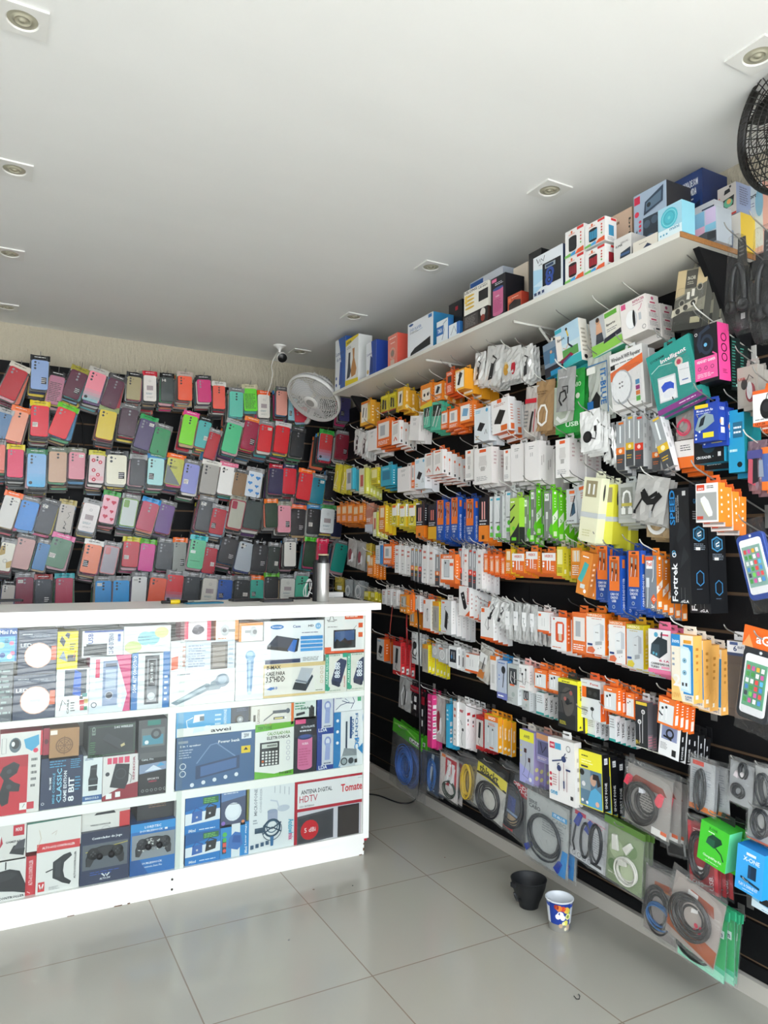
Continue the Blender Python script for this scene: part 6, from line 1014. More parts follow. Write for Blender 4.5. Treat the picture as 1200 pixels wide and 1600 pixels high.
I(77, 124, 1138, 1186, 'a87c50', 'r e8dcd0 .02 .82 .25 .96;o 7c5838 .5 .45 .3 .05;o 7c5838 .5 .45 .22 .03;o 7c5838 .5 .45 .14 .02;c 7c5838 .03 .3 .65 .7 .25;c 7c5838 .03 .3 .25 .7 .65;c 7c5838 .03 .22 .45 .78 .45;c 7c5838 .03 .5 .75 .5 .15', '96703f', 'kraft_fan_box', 'brown cardboard box printed with a fan rotor', z0=onY(100, 1186, 3.078).z)
I(137, 212, 1131, 1181, '24292a', 'c 4a8050 .008 .03 .04 .97 .06 .97 .94 .04 .92 .03 .04;v 8a9a8c .08 .7 .15 .95 ED;t d8dcdc .54 .85 .94 .92 2.4G WIRELESS;p 34363a .3 .55 .4 .72 .8 .4 .66 .2;p 1a1a1c .3 .55 .66 .2 .66 .15 .3 .5;p c8b888 .7 .25 .78 .3 .76 .38 .68 .32;n 4a8050 .05 .08 .18 .5 6', '181c1c', 'wireless_adapter_box', 'black box with green outline lettered 2.4G WIRELESS', z0=onY(175, 1181, 3.078).z)
I(216, 262, 1124, 1184, '4c4e50', 'r 2a7a70 .3 .85 .75 .98;r 6c7072 .1 .3 .9 .78;r 4a8ca0 .14 .35 .85 .6;q 3a3c40 .6 .62 .18;q 6a7074 .6 .62 .1;q e0e4e8 .28 .42 .07;p 5c5e60 0 0 1 0 .9 .15 .1 .15', '2e3032', 'action_camera_box', 'clear fronted action camera box', z0=onY(240, 1184, 3.078).z)
I(216, 262, 1180, 1249, '17171a', 'p 8898b4 .02 .55 .98 .62 .98 .82 .02 .78;p d8e0ec .2 .6 .5 .75 .8 .62;p 48a0d0 .6 .7 .75 .8 .9 .72;t d0d4d8 .08 .88 .5 .94 CamL Pro;t c8c0c0 .3 .38 .7 .43 SPORTS;t c03050 .35 .32 .62 .36 HERO;o 999 .15 .12 .05 .015;o 999 .3 .12 .05 .015;o 999 .45 .12 .05 .015;o 999 .6 .12 .05 .015;o 999 .75 .12 .05 .015;o 999 .9 .12 .05 .015', '101012', 'sports_camera_box', 'black lower half of the sports camera box')
I(63, 129, 1183, 1268, '22304e', 'v e0e6ec .2 .38 .25 .62 Mini GAME;v 5ca8c8 .28 .1 .34 .7 MINI CONSOLE;v 7cc0dc .38 .1 .5 .78 CLASSIC;v e0e6ec .54 .1 .62 .72 GAME EDITION;v e8ecf0 .66 .1 .8 .58 8 BIT;n 4a98c0 .82 .3 .95 .6 5;n 4a98c0 .7 .75 .95 .95 5;n 4a98c0 .2 .8 .6 .95 3;o e0e4ec .06 .12 .035 .01', '1a2440', 'game_console_box', 'navy mini console box lettered CLASSIC 8 BIT')
I(129, 160, 1180, 1259, 'd8dee0', 't 2a5080 .08 .9 .5 .95 LELONG;r 2a5890 0 .05 1 .16;t d8e4f0 .15 .08 .85 .13 BINOCULO;p 22262c .38 .78 .72 .8 .7 .58 .78 .5 .74 .26 .3 .26 .28 .5 .34 .58;r 3c4248 .36 .48 .74 .52;r e8ecee .3 .36 .78 .38;r 3c4248 .36 .7 .7 .73', 'b8c0c8', 'binocular_box', 'slim white and blue monocular box')
I(160, 216, 1180, 1251, 'dcd8d6', 'p 8c2030 0 0 1 0 1 .35 .6 .3 0 .1;r d84868 .12 .82 .24 .96;r d84868 .27 .82 .4 .96;r d84868 .43 .82 .56 .96;r d84868 .6 .82 .74 .96;p 26262a .2 .3 .62 .22 .72 .4 .75 .78 .35 .82;o 3c3c42 .5 .58 .16 .03;q 38383e .13 .6 .06;c 222 .015 .7 .6 .82 .5 .78 .35;r ecebea .1 .04 .26 .16;r ecebea .36 .06 .5 .18;v a05060 .84 .4 .9 .95 SENSOR', 'a82838', 'gamepad_box', 'white and dark red box with black cooling gamepad')
I(275, 361, 1107, 1150, '44a0d4', 'p e8f0f4 .3 .5 .5 .55 .5 .8 .32 .78;p d8e8f0 .3 .12 .6 .2 .62 .36 .32 .3;r 5a6a78 .42 .55 .5 .72;c e8f0f4 .015 .3 .7 .18 .6 .2 .35 .3 .3;q e8f0f4 .55 .26 .05;v d0e8f4 .86 .3 .92 .9 MAXPHONE;n d0e8f4 .7 .3 .82 .8 3', '3488bc', 'desk_phone_box', 'sky blue box with a white telephone picture', z0=onY(310, 1150, 3.078).z)
I(361, 389, 1103, 1138, '2e3c50', 'q 1a1c20 .45 .4 .26;q 8a9098 .5 .4 .18;q c8ccd0 .5 .4 .08;n 5a7090 .3 .75 .9 .9 2', '242e3e', 'watch_box', 'small dark blue box with round dial', z0=onY(375, 1138, 3.085).z, y=3.085)
I(392, 459, 1101, 1135, 'e0dcd4', 'r e8783a .94 0 1 1;v 8a7a6a .14 .2 .2 .85 LANTERNA;p 5a6068 .28 .25 .55 .62 .56 .7 .3 .35;r 48505a .5 .58 .84 .72;e 5a626c .86 .66 .05 .12;r 48505a .52 .3 .78 .42;r e8d870 .55 .33 .74 .38;o d09060 .34 .12 .025 .006;o d09060 .44 .12 .025 .006;r 3a3430 .05 .3 .1 .6', 'd8d0c4', 'flashlight_box', 'cream box with grey flashlight picture', z0=onY(425, 1135, 3.078).z)
I(275, 398, 1133, 1232, '3d628c', 'r ecebe8 0 .86 1 1;t 26282c .42 .89 .68 .95 awei;r 8a98a8 .02 .75 .14 .79;t e0e8f0 .04 .68 .3 .72 2 in 1 speaker;t e8eef4 .52 .69 .8 .74 Power bank;r e8ecf0 .82 .72 .95 .83;t 2c3c58 .85 .74 .92 .81 20W;r e8c820 .82 .48 .94 .6;p 222 .88 .58 .85 .53 .91 .53;c 6c8cb8 .015 .25 .4 .42 .68 .5 .7 .75 .44;p 2c4468 .24 .14 .8 .24 .8 .46 .24 .36;p 46689a .3 .18 .76 .26 .76 .42 .3 .34;q dde4ec .2 .06 .025;q dde4ec .34 .08 .025;q dde4ec .48 .1 .025;q dde4ec .62 .12 .025;q dde4ec .76 .14 .025;n a8b8d0 .03 .5 .2 .66 4;o d0dae6 .08 .38 .04 .01;o d0dae6 .08 .26 .04 .01', '2c4a70', 'speaker_box', 'wide blue speaker box with white band lettered awei')
I(398, 459, 1130, 1217, 'e8e9e4', 'p 62b02c 0 .86 1 .9 1 1 0 1;p 62b02c 0 0 1 0 1 .1 .5 .06 0 .14;t 36701c .06 .9 .42 .96 TEKTONE;t 62942c .3 .78 .9 .84 CALCULADORA;t 333 .3 .7 .9 .76 ELETRONICA;r 26282c .12 .22 .62 .66;r c8ccc4 .17 .55 .57 .63;t 333 .3 .57 .55 .61 88888;q 333 .8 .06 .001;t 203010 .62 .03 .95 .08 TO-8835;o aab .85 .62 .05 .01;o aab .85 .52 .05 .01;o aab .85 .42 .05 .01;o aab .85 .32 .05 .01;'
  + ';'.join(f'r {"e0703a" if (i, j) == (0, 1) else "dfe0dc"} {.17+.085*i:.3f} {.24+.055*j:.3f} {.225+.085*i:.3f} {.275+.055*j:.3f}' for i in range(5) for j in range(5)), 'd8dcd0', 'calculator_box', 'green and white electronic calculator box')
I(459, 494, 1093, 1124, 'd8e0da', 'n 3a8a60 .05 .5 .6 .9 3;t 2a5a48 .3 .5 .7 .64 3.8A;r 1c1c20 .68 .1 .92 .6;q 1c1c20 .8 .62 .06;p 2c3034 .1 .2 .5 .28 .48 .4 .1 .34', 'c0c8c0', 'charger_box', 'small white and green charger box on the pink speaker box', z0=onY(476, 1124, 3.078).z)
I(459, 495, 1120, 1206, '23242e', 'r e05888 .05 .88 .5 .96;t d8dce4 .3 .8 .9 .84 ALTO-FALANTE;n d8dce4 .25 .72 .9 .78 1;r d07098 .16 .1 .8 .62;e d07098 .48 .1 .32 .05;e 2a3a68 .48 .64 .33 .05;e 3c5290 .48 .65 .25 .03;t f0d8e4 .35 .5 .62 .54 NUBIA;n b85880 .22 .12 .74 .45 7', '181820', 'speaker_box', 'dark box with a pink cylinder speaker picture')
for k, (v0, v1) in enumerate(((1144, 1203), (1089, 1144))):
    I(495, 522, v0, v1, '2b4390', 'r ccd0da .28 .12 .95 .95;e 8894c8 .62 .74 .2 .14;e d8dce8 .62 .75 .12 .08;p 98a4d0 .45 .25 .75 .25 .78 .7 .5 .7;t e8ecf4 .1 .02 .6 .12 LDA;n 446 .4 .14 .9 .2 1', '1f3070', 'fabric_shaver_box', ['lower blue box with small white appliance', 'upper blue box with small white appliance'][k], z0=None if k == 0 else onY(508, 1144, 3.078).z)
I(520, 567, 1086, 1113, 'e8e9ea', 'c 2a3c6a .02 .1 .2 .25 .45 .55 .6 .4 .8;c 2a3c6a .02 .6 .2 .72 .6 .66 .85;c 2a3c6a .02 .3 .7 .5 .55 .7 .5;r 40a070 .82 .6 .94 .85;n 88a .1 .8 .3 .9 1', 'd0d4d8', 'cable_box', 'white box with thin dark curves above the power supply box', z0=onY(543, 1113, 3.09).z, y=3.09)
I(521, 575, 1111, 1199, 'e4e6e8', 'r 2a7cb8 0 0 .2 1;d 3a6a9c .62 .4 .7 .95 FONTE;d 3a6a9c .52 .55 .58 .85 PARA;d 2c88c8 .6 .3 .74 .5 PC;r 2a3c50 .34 .3 .39 .82;r 2a4c80 .46 .5 .52 .9;e 3a80b8 .88 .86 .05 .1;p 2a80b8 1 .5 .7 .3 1 .08;d f0f4f8 .84 .2 .96 .38 350;p 8c9498 .2 .1 .68 .06 .66 .3 .3 .34;p c0c8cc .14 .02 .62 .0 .68 .18 .22 .2;q 3a4248 .3 .1 .1;q 98a4a8 .3 .1 .07;q 3a4248 .5 .1 .08;r 222 .6 .05 .68 .12;q e8ecf0 .1 .85 .04;q e8ecf0 .1 .65 .04;q e8ecf0 .1 .45 .04', 'c8ccd0', 'power_supply_box', 'white and blue computer power supply box lettered FONTE PC 350')
# bottom shelf
I(-25, 40, 1344, 1414, 'dedbd8', 'p 1e1e22 .1 .3 .7 .2 1 .12 1 .35 .85 .68 .6 .76 .1 .7;p 2c2c30 .1 .45 .6 .5 .8 .6 .6 .7 .1 .66;c 222 .03 .5 .76 .5 .95;t 333 .35 .04 .98 .1 CONTROLLER', 'c8323c', 'game_controller_box', 'white and red wired controller box, bottom shelf left edge', d=.19)
I(39, 56, 1338, 1408, 'c8323c', 'v f0d0d0 .3 .25 .7 .9 ALTO-6112 CONTROLLER;c f0c0c0 .08 .2 .1 .5 .05', 'b02830', 'game_controller_box', 'narrow red side of a wired controller box', y=3.09)
I(-25, 41, 1289, 1347, 'd8d4d0', 'r c02838 .68 .66 .95 .95;t f0d8d8 .74 .78 .9 .88 MXB;t 333 .5 .48 .88 .54 GAMEPAD;p 26262a .6 .2 .95 .1 .98 .3 .8 .35 .85 .42 .7 .4;p e8e8ea .02 .3 .35 .35 .38 .7 .02 .66;p b83040 .36 .35 .44 .5 .4 .7;p 44444a .7 .3 .8 .5 .98 .55 .96 .3', 'c8c4c0', 'gamepad_box', 'white gamepad box with red corner label', z0=onY(10, 1346, 3.078).z)
I(42, 127, 1280, 1324, 'dfdcd8', 'p 2a6858 .0 .94 1 .98 1 1 0 1;c b8a090 .01 .45 .5 .55 .6 .52 .45;c c8b8a0 .01 .2 .1 .26 .4 .22 .7', 'c8c4be', 'plain_box', 'plain white box with a green top edge', z0=onY(85, 1325, 3.078).z)
I(56, 124, 1315, 1403, 'e2dfdc', 'r d03a3e 0 .83 1 1;t f4e0e0 .12 .89 .88 .94 ALTO-6112 CONTROLLER;p 222428 .38 .6 .5 .66 .62 .72 .78 .75 .82 .68 .64 .56 .62 .4 .66 .26 .82 .16 .78 .1 .6 .16 .5 .22 .38 .28;p 34363a .44 .58 .56 .62 .56 .28 .44 .3;c 222 .03 .22 .42 .38 .46;r d03a3e .05 .05 .2 .24;c f8e8e8 .03 .08 .2 .11 .1 .125 .16 .14 .1 .17 .2;v 333 .87 .2 .92 .75 ALTO-CONTROLLER;n 999 .3 .05 .55 .12 3', 'c83038', 'game_controller_box', 'white and red box with a black controller on its side')
I(127, 203, 1267, 1308, 'dedbd6', 'p c83438 .78 0 1 0 1 .9 .78 .88;p 1c1c20 .25 .86 .7 .86 .66 .98 .3 .96;t 555 .18 .36 .6 .44 WIRELESS CONTROLLER;o aaa .5 .1 .1 .01', 'c0302f', 'game_controller_box', 'white box with red end above the navy controller box', z0=onY(165, 1300, 3.095).z, y=3.095)
def controller(parent, w, h, zc, col, camo=False):
    b = MB(); s = w * .40
    out = [(-.55, .42), (-.2, .5), (.2, .5), (.55, .42), (.85, .28), (1.0, -.15), (.98, -.55), (.8, -.6), (.62, -.25), (.4, -.1), (-.4, -.1), (-.62, -.25), (-.8, -.6), (-.98, -.55), (-1.0, -.15), (-.85, .28)]
    b.prism([(x * s, zc + z * s * .95) for x, z in out], -.004, .02, col, PLAS, None, .004)
    for sx in (-1, 1):
        b.lathe([(.001, .018), (s * .15, .016), (s * .17, .01), (s * .1, .004), (s * .1, 0)], 16, '18181a', MATT, Matrix.Translation((sx * s * .3, -.003, zc - s * .02)) @ Matrix.Rotation(R_(90), 4, 'X'))
        b.lathe([(.001, .003), (s * .3, .002), (s * .31, 0)], 20, '141416' if not camo else '26262a', MATT, Matrix.Translation((sx * s * .62, -.004, zc + s * .12)) @ Matrix.Rotation(R_(90), 4, 'X'))
    for (dx, dz) in ((0, .1), (0, -.1), (.1, 0), (-.1, 0)):
        for sx in (-1, 1): b.box(sx * s * .62 + (dx - .035) * s, sx * s * .62 + (dx + .035) * s, -.010, -.004, zc + s * (.12 + dz) - .035 * s, zc + s * (.12 + dz) + .035 * s, '3c3c40', PLAS)
    if camo:
        rr = random.Random(4); ops = ''
        for i in range(34):
            x, y = rr.uniform(-.85, .85), rr.uniform(-.3, .42)
            q = [(x + rr.uniform(.03, .13) * math.cos(a), y + rr.uniform(.02, .09) * math.sin(a)) for a in (0, 1.2, 2.4, 3.7, 5)]
            b.add([(a * s, -.0045, zc + c * s * .95) for a, c in q], [(0, 1, 2, 3, 4)], 'd8d8d4' if i % 3 else '8a8a88', PLAS)
    return b.build('game_controller', parent)
o, w, h = I(125, 202, 1297, 1390, '26304e', 'r 1c2644 0 .78 1 1;t e8ecf0 .22 .83 .84 .89 Controlador do Jogo;r 5a6068 .04 .28 .96 .76;c c8b83a .012 .1 .62 .96 .72;t e0e4ea .4 .06 .62 .1 ALTO-3W;c e0e4ea .03 .44 .18 .5 .12 .52 .17 .54 .12 .6 .18;n 2c50a0 .2 .16 .8 .24 2', '1a2038', 'game_controller_box', 'navy windowed box with a black game controller', d=.18)
controller(o, w, h, h * .54, '222327')
I(214, 273, 1254, 1284, '1d1d1f', 'r 28282a .1 .1 .9 .9;n 8a6a50 .3 .75 .8 .98 2', '161618', 'gadget_box', 'small black box above the camouflage controller box', z0=onY(245, 1284, 3.11).z, y=3.11)
o, w, h = I(203, 275, 1284, 1374, '1f6cb4', 'r 2a8cd0 0 .84 1 1;t e8f0f8 .3 .89 .66 .94 LORDTEC;t e0ecf8 .2 .82 .7 .86 DOUBLESHOCK;r 8a9096 .03 .3 .97 .78;t e8f0f8 .2 .19 .7 .23 DOUBLESHOCK;t d0e0f0 .26 .12 .7 .16 Controle Sem Fio;p 1a5494 0 0 .4 0 .2 .3 0 .3;r e8ecf0 .74 .82 .8 .86', '184f8c', 'game_controller_box', 'blue windowed box with a camouflage game controller', d=.18)
controller(o, w, h, h * .55, '2c2c30', True)
for k, (v0, v1) in enumerate(((1299, 1360), (1243, 1301))):
    I(289, 344, v0, v1, '1f7ac4', 'p 185ea0 0 .62 1 .8 1 1 0 1;r 2c6c3c .5 .76 .95 .94;n 80c870 .53 .78 .92 .92 3;p e0e8ee .0 .25 1 .3 1 .6 .0 .55;p 3a68b0 .18 .3 .48 .34 .48 .62 .2 .58;p 22242a .56 .34 .86 .4 .9 .68 .6 .66;c 2a4c90 .025 .2 .55 .3 .7 .5 .6;c 222 .025 .56 .62 .7 .76 .9 .66;q c8ccd0 .7 .5 .03;q c8ccd0 .33 .44 .03;t dceefa .1 .06 .3 .14 iMind;n dceefa .4 .07 .92 .13 1', '1a60a0', 'laser_light_box', ['lower blue stage laser box', 'upper blue stage laser box'][k], z0=None if k == 0 else onY(316, 1301, 3.078).z)
I(345, 384, 1234, 1291, '46506c', 'e dde4ec .5 .4 .34 .25;e e8eef4 .48 .44 .28 .2;c 333a48 .02 .35 .62 .7 .6;p 6080b0 0 .7 1 .8 1 1 0 1;n c8d0e0 .1 .88 .7 .95 1;q e08850 .9 .1 .06;q 8868c0 .1 .12 .08', '30384c', 'face_mask_box', 'box with a white dome picture, bottom shelf', z0=onY(365, 1291, 3.078).z)
I(344, 389, 1287, 1350, '2a86c8', 'r dfe6ea .38 0 .68 1;p 3c70b8 .25 .3 .6 .2 .78 .35 .72 .7 .5 .76 .3 .6;p 2c5aa0 .4 .45 .7 .4 .7 .62 .45 .66;r 3a3c40 .06 .15 .2 .6;q 50b858 .14 .72 .08;r 50b858 .08 .5 .2 .62;r e05a50 .08 .35 .2 .48;q e05a50 .14 .24 .06;v dceefa .84 .3 .92 .95 Laser stage;v dceefa .84 .05 .94 .25 iMind', '1a68a8', 'laser_light_box', 'blue stage laser box standing on end under the dome box')
I(385, 391, 1232, 1345, '8a8a3a', '', '6c6c30', 'plain_box', 'narrow olive box edge beside the white microphone kit box', y=3.09)
I(389, 460, 1224, 1337, 'e2e6e8', 'v 8a9098 .1 .55 .17 .95 MICROFONE;v a8aeb4 .22 .58 .27 .95 CONDENSER;c 8c98a4 .01 .55 .85 .55 .95;c 8c98a4 .01 .67 .83 .67 .95;c 8c98a4 .01 .77 .81 .77 .93;c 8c98a4 .01 .87 .79 .87 .91;e c0c8d4 .75 .6 .14 .05;c c4ccd8 .03 .45 .75 .6 .72 .65 .62;p a0a8c0 .4 .42 .62 .43 .62 .58 .4 .57;e 98a4bc .5 .58 .11 .03;o 28465c .5 .33 .19 .04;o 3a6078 .5 .35 .13 .02;o 28465c .5 .3 .22 .015;r 28465c .12 .28 .34 .36;p 3a70a0 .47 .06 .53 .06 .54 .2 .46 .2;c 28465c .03 .3 .38 .5 .32 .7 .4;c 28465c .03 .3 .26 .5 .34 .7 .26;d 40a8c8 .86 .2 .98 .42 Andowl;d d84888 .87 .1 .97 .2 mix;r 3a5a78 .03 .06 .1 .12;r 3a5a78 .14 .07 .21 .13;r 3a5a78 .25 .08 .32 .14;r 3a5a78 .36 .09 .43 .15;n 9aa4ac .08 .42 .2 .5 2', 'c8ccd0', 'microphone_kit_box', 'white studio microphone kit box with sideways lettering')
I(460, 574, 1211, 1324, 'b72335', 'r e9e7e8 .035 .60 .94 .94;t 40444a .08 .79 .5 .85 ANTENA DIGITAL;T b8364a .06 .68 .3 .77 HDTV;t 777 .06 .615 .26 .64 USO INTERNO;t d02030 .62 .74 .92 .85 Tomate;n aaa .86 .9 .94 .92 1;r d0ccd4 .035 .02 .9 .56;p 4c4c52 .035 .12 .52 .14 .52 .54 .035 .5;p 3e3e44 .05 .15 .5 .17 .5 .51 .05 .47;q c9202c .2 .3 .12;T f4e8e8 .13 .27 .28 .33 5 dBi;r 2c2428 .58 .05 .88 .55;p 38302f .6 .08 .87 .1 .87 .53 .6 .5;r 2a2226 .035 .02 .3 .08;r b02030 .02 .08 .24 .12;p e8e6e6 .28 .04 .44 .06 .44 .14 .28 .12;t 222 .34 .06 .43 .11 DTV;t c02030 .29 .06 .33 .11 H;q a88070 .48 .06 .05;r e0d8d8 .9 .02 .94 .56;t e8e4e4 .72 .1 .79 .115 tomate', 'a01c2c', 'antenna_box', 'red digital antenna box lettered Tomate HDTV')
I(462, 560, 1206, 1216, '2a2024', 'r c8c020 .5 .3 .8 1;r 50545a .2 .2 .35 1', '333', 'gadget_box', 'dark packs lying on top of the red antenna box', z0=onY(510, 1216, 3.12).z, y=3.12)
# small things filling behind the top shelf boxes
I(413, 500, 958, 968, '26262a', 'n 777 .1 .2 .9 .8 2', '1c1c1e', 'gadget_box', 'dark flat pack lying over the white drive case box', z0=onY(455, 969, 3.15).z, y=3.15)
I(100, 186, 968, 990, '8a8c8c', 'n 555 .1 .2 .9 .8 3', '6c6c6c', 'gadget_box', 'grey box standing behind the yellow tool box', z0=.7585, y=3.2, snap=False)

# ------------------------------------------------------------------ things on the counter top
CT = 1.1672
def at_top(u, v): return onZ(u, v, CT)
def slab(name, cat, label, u, v, lx, ly, lz, rz, col, m=PLAS, r=.008, ops='', tilt=0):
    p = at_top(u, v); b = MB(); P = rrect(lx, ly, r, 4); n = len(P)
    b.add([(x, y, 0) for x, y in P] + [(x, y, lz - .001) for x, y in P] + [(x * .97, y * .98, lz) for x, y in P],
          [tuple(range(n))[::-1], tuple(range(2 * n, 3 * n))] + [(i, (i + 1) % n, n + (i + 1) % n, n + i) for i in range(n)] + [(n + i, n + (i + 1) % n, 2 * n + (i + 1) % n, 2 * n + i) for i in range(n)], col, m)
    if ops: decal(b, ops, lx * .9, ly * .94, lambda x, z, e: (x - lx * .45, z - ly * .47, lz + e))
    o = b.build(name, None, (p.x, p.y, CT + .0005), (0, R_(tilt), R_(rz))); tag(o, label, cat); return o
slab('mobile_phone', 'phone', 'black phone lying on the left end of the counter top', 6, 940, .15, .075, .009, 8, '111215', ops='r 1d1e22 .05 .08 .95 .92')
slab('cutting_mat', 'mat', 'thin petrol blue mat on the counter top', 318, 943, .17, .06, .006, 6, '1d6a86', MATT, .003)
slab('mobile_phone', 'phone', 'long black phone beside the petrol blue mat', 385, 939, .16, .07, .010, 4, '121316', ops='r 1c1d22 .04 .06 .96 .94')
slab('mobile_phone', 'phone', 'black phone leaning on others near the white cable', 432, 940, .15, .072, .010, -3, '101114', ops='r 1b1c20 .04 .06 .96 .94', tilt=-1)
slab('mobile_phone', 'phone', 'black phone in front of the silver bottle', 468, 936, .1, .06, .009, 12, '15161a', ops='r 1d1e22 .05 .08 .95 .92')
# screwdriver
p = at_top(273, 944); t = empty('precision_screwdriver', (p.x, p.y, CT + .0105), (0, 0, R_(4))); tag(t, 'small black and yellow screwdriver on the counter top', 'screwdriver')
Mx = Matrix.Rotation(R_(90), 4, 'Y')
b = MB(); b.lathe([(.001, -.06), (.006, -.06), (.008, -.054), (.007, -.05), (.007, -.024), (.008, -.02)], 12, '141416', PLAS, Mx); b.lathe([(.008, .022), (.007, .026), (.007, .05), (.004, .058), (.001, .058)], 12, '141416', PLAS, Mx); b.build('grip', t)
b = MB(); b.lathe([(.0085, -.02), (.010, -.016), (.010, .018), (.0085, .022)], 12, 'e8c81c', PLAS, Mx); b.build('sleeve', t)
b = MB(); b.lathe([(.0015, .058), (.0015, .085), (.0002, .086)], 8, 'b8b8b8', CHROME, Mx); b.build('blade', t)
# silver and black bottle
p = onY(505, 930, 3.2); t = empty('thermos_bottle', (p.x - .002, 3.2, CT)); tag(t, 'tall silver and black flask standing on the counter', 'bottle')
b = MB(); b.lathe([(.001, .0), (.027, 0), (.029, .004), (.029, .182), (.027, .186)], 32, 'c6c6c4', mat('brushed_steel', 'c4c4c2', rough=.3, metal=.7)); b.build('body', t)
b = MB(); b.lathe([(.027, .186), (.027, .2), (.024, .205), (.024, .222), (.001, .222)], 32, '1a1a1c', PLAS); b.build('neck', t)
b = MB(); b.lathe([(.026, .222), (.026, .229), (.001, .23)], 32, 'b8a888', PLAS); b.build('cap', t)
p2 = onY(496, 932, 3.25); b = MB(); b.lathe([(.001, 0), (.02, 0), (.021, .003), (.021, .19), (.017, .198), (.001, .2)], 28, '18181a', MATT)
o = b.build('black_canister', None, (p2.x - .004, 3.25, CT + .0003)); tag(o, 'black tube standing behind the silver flask', 'tube')
# white charger and cable
p = at_top(524, 933); b = MB(); b.box(-.045, .045, -.022, .022, 0, .026, 'e8e8e6', PLAS); o = b.build('power_adapter', None, (p.x, p.y + .02, CT + .0003), (0, 0, R_(6))); md = o.modifiers.new('b', 'BEVEL'); md.width = .004; md.segments = 3; tag(o, 'white power adapter lying beside the silver flask', 'power adapter')
p = at_top(490, 936); pts = []
for i in range(60):
    a = i / 60 * 6.283 * 3; r = .032 + .008 * math.sin(i * .7); pts.append((p.x - .02 + r * .5 * math.cos(a) + .01 * math.sin(i * .3), p.y + .03 + .008 * math.sin(a * .5), CT + .052 + .048 * math.sin(a)))
pts += [(p.x + .03, p.y + .02, CT + .01), (p.x + .08, p.y, CT + .02), (p.x + .12, p.y + .01, CT + .01)]
b = MB(); b.tube(pts, .0022, 'eeeeec', PLAS); o = b.build('white_cable', None); tag(o, 'bunch of white charging cable beside the silver flask', 'cable')
b = MB(); b.tube([(p.x + .0 + .11 * math.cos(a), p.y + .005, CT + .05 + .025 * math.sin(a) + .01) for a in [R_(-60 + 200 * i / 14) for i in range(15)]], .002, '222', PLAS); o = b.build('black_wire_loop', None); tag(o, 'thin black cable arching around the silver flask', 'cable')
# ------------------------------------------------------------------ the high shelf and what stands on it
XS, ZSB, ZST, YS0, YS1 = XR - .40, 2.391, 2.408, 1.486, 4.086
sh = empty('high_shelf', (XR - .15, 2.9, ZSB)); tag(sh, 'long white shelf along the side wall under the ceiling', 'shelf')
def spart(name, q, m, col='fff'):
    b = MB(); b.box(*q, col, m); return b.build(name, sh, (-(XR - .15), -2.9, -ZSB))
bd = spart('board', (XS, XR, YS0, YS1, ZSB, ZST), SHELFM); ed = spart('raw_end_edge', (XS, XR, YS0 - .003, YS0, ZSB, ZST), CHIP); ed.parent = bd; ed.location = (0, 0, 0)
def tri_bracket(y, lo):
    b = MB(); P = [(XS + .11, ZSB), (XR - .004, ZSB), (XR - .004, ZSB - .4), (XR - .02, ZSB - .4)]
    vs = [(x, y + dy, z) for dy in (-.011, .011) for x, z in P]
    b.add(vs, [(0, 1, 2, 3)[::-1], (4, 5, 6, 7), (0, 1, 5, 4), (3, 0, 4, 7), (2, 3, 7, 6), (1, 2, 6, 5)], 'fff', BLACK); b.build('end_bracket', sh, (-(XR - .15), -2.9, -ZSB))
tri_bracket(1.515, 2.08); tri_bracket(4.05, 2.08)
for y in (onZ(663, 560, ZSB).y, onZ(803, 500, ZSB).y):
    b = MB(); b.tube([(XS + .06, y, ZSB - .006), (XR - .035, y, ZSB - .006)], .006, 'fff', WHWIRE); b.tube([(XS + .2, y, ZSB - .01), (XP - .002, y, ZSB - .17)], .006, 'fff', WHWIRE); b.build('white_bracket_arm', sh, (-(XR - .15), -2.9, -ZSB))
def sitem(u0, u1, v0, col, ops, side, d, name, label, dx=.015, yaw=0, ztop=None, z0=None, cat='box', v1=None):
    """front face seen from u0 to u1, top at v0, standing dx behind the shelf edge"""
    X = XS + dx; um = (u0 + u1) / 2; a = onX(u0, v0 + 30, X); c = onX(u1, v0 + 30, X); zt = min(onX(um, v0, X).z, ZC - .01)
    zb = z0 or (ZST + .0005) if v1 is None else onX(um, v1, X).z
    w = a.y - c.y - .002; h = zt - zb
    d = min(d, XR - .003 - X); fo, _, so = ops.partition('|')
    b = MB(); b.box(-w / 2, w / 2, 0, d, 0, h, col, CARD, side); decal(b, fo, w, h, front(w, 0, None, 0))
    if so: decal(b, so, d, h, rside(w / 2, 0, 0))
    o = b.build(name, None, (X, (a.y + c.y) / 2, zb), (0, 0, RZ + R_(yaw))); tag(o, label, cat, 'boxes on the high shelf'); return o
S = sitem
S(524, 540, 529, 'e4e7ea', 'p 2f5fa8 .3 1 1 1 1 0 .5 0 .6 .5 .45 .8;T 3a4a80 .08 .68 .85 .76 Luminaria;T 3a4a80 .15 .57 .8 .65 de mesa;p 2a4c98 .4 .1 .7 .1 .7 .5 .5 .55;q 3a5aa0 .15 .12 .07;q 3a5aa0 .15 .25 .07', '2c5aa6', .09, 'table_lamp_box', 'white and blue table lamp box at the far end of the shelf')
S(540, 560, 527, 'e8e9e6', 'p e8d020 0 .86 1 .96 1 1 0 1;p e8d020 0 0 1 0 1 .1 0 .14;t 444 .1 .9 .45 .95 e-nova;p c08850 .55 .75 .72 .75 .7 .55 .88 .3 .8 .18 .5 .16 .42 .3 .6 .55;p 3a4048 .25 .7 .4 .7 .38 .5 .45 .3 .35 .18 .12 .16 .2 .4;n 888 .1 .78 .5 .84 2', 'e0e2e0', .09, 'humidifier_box', 'white and yellow box with two vase pictures')
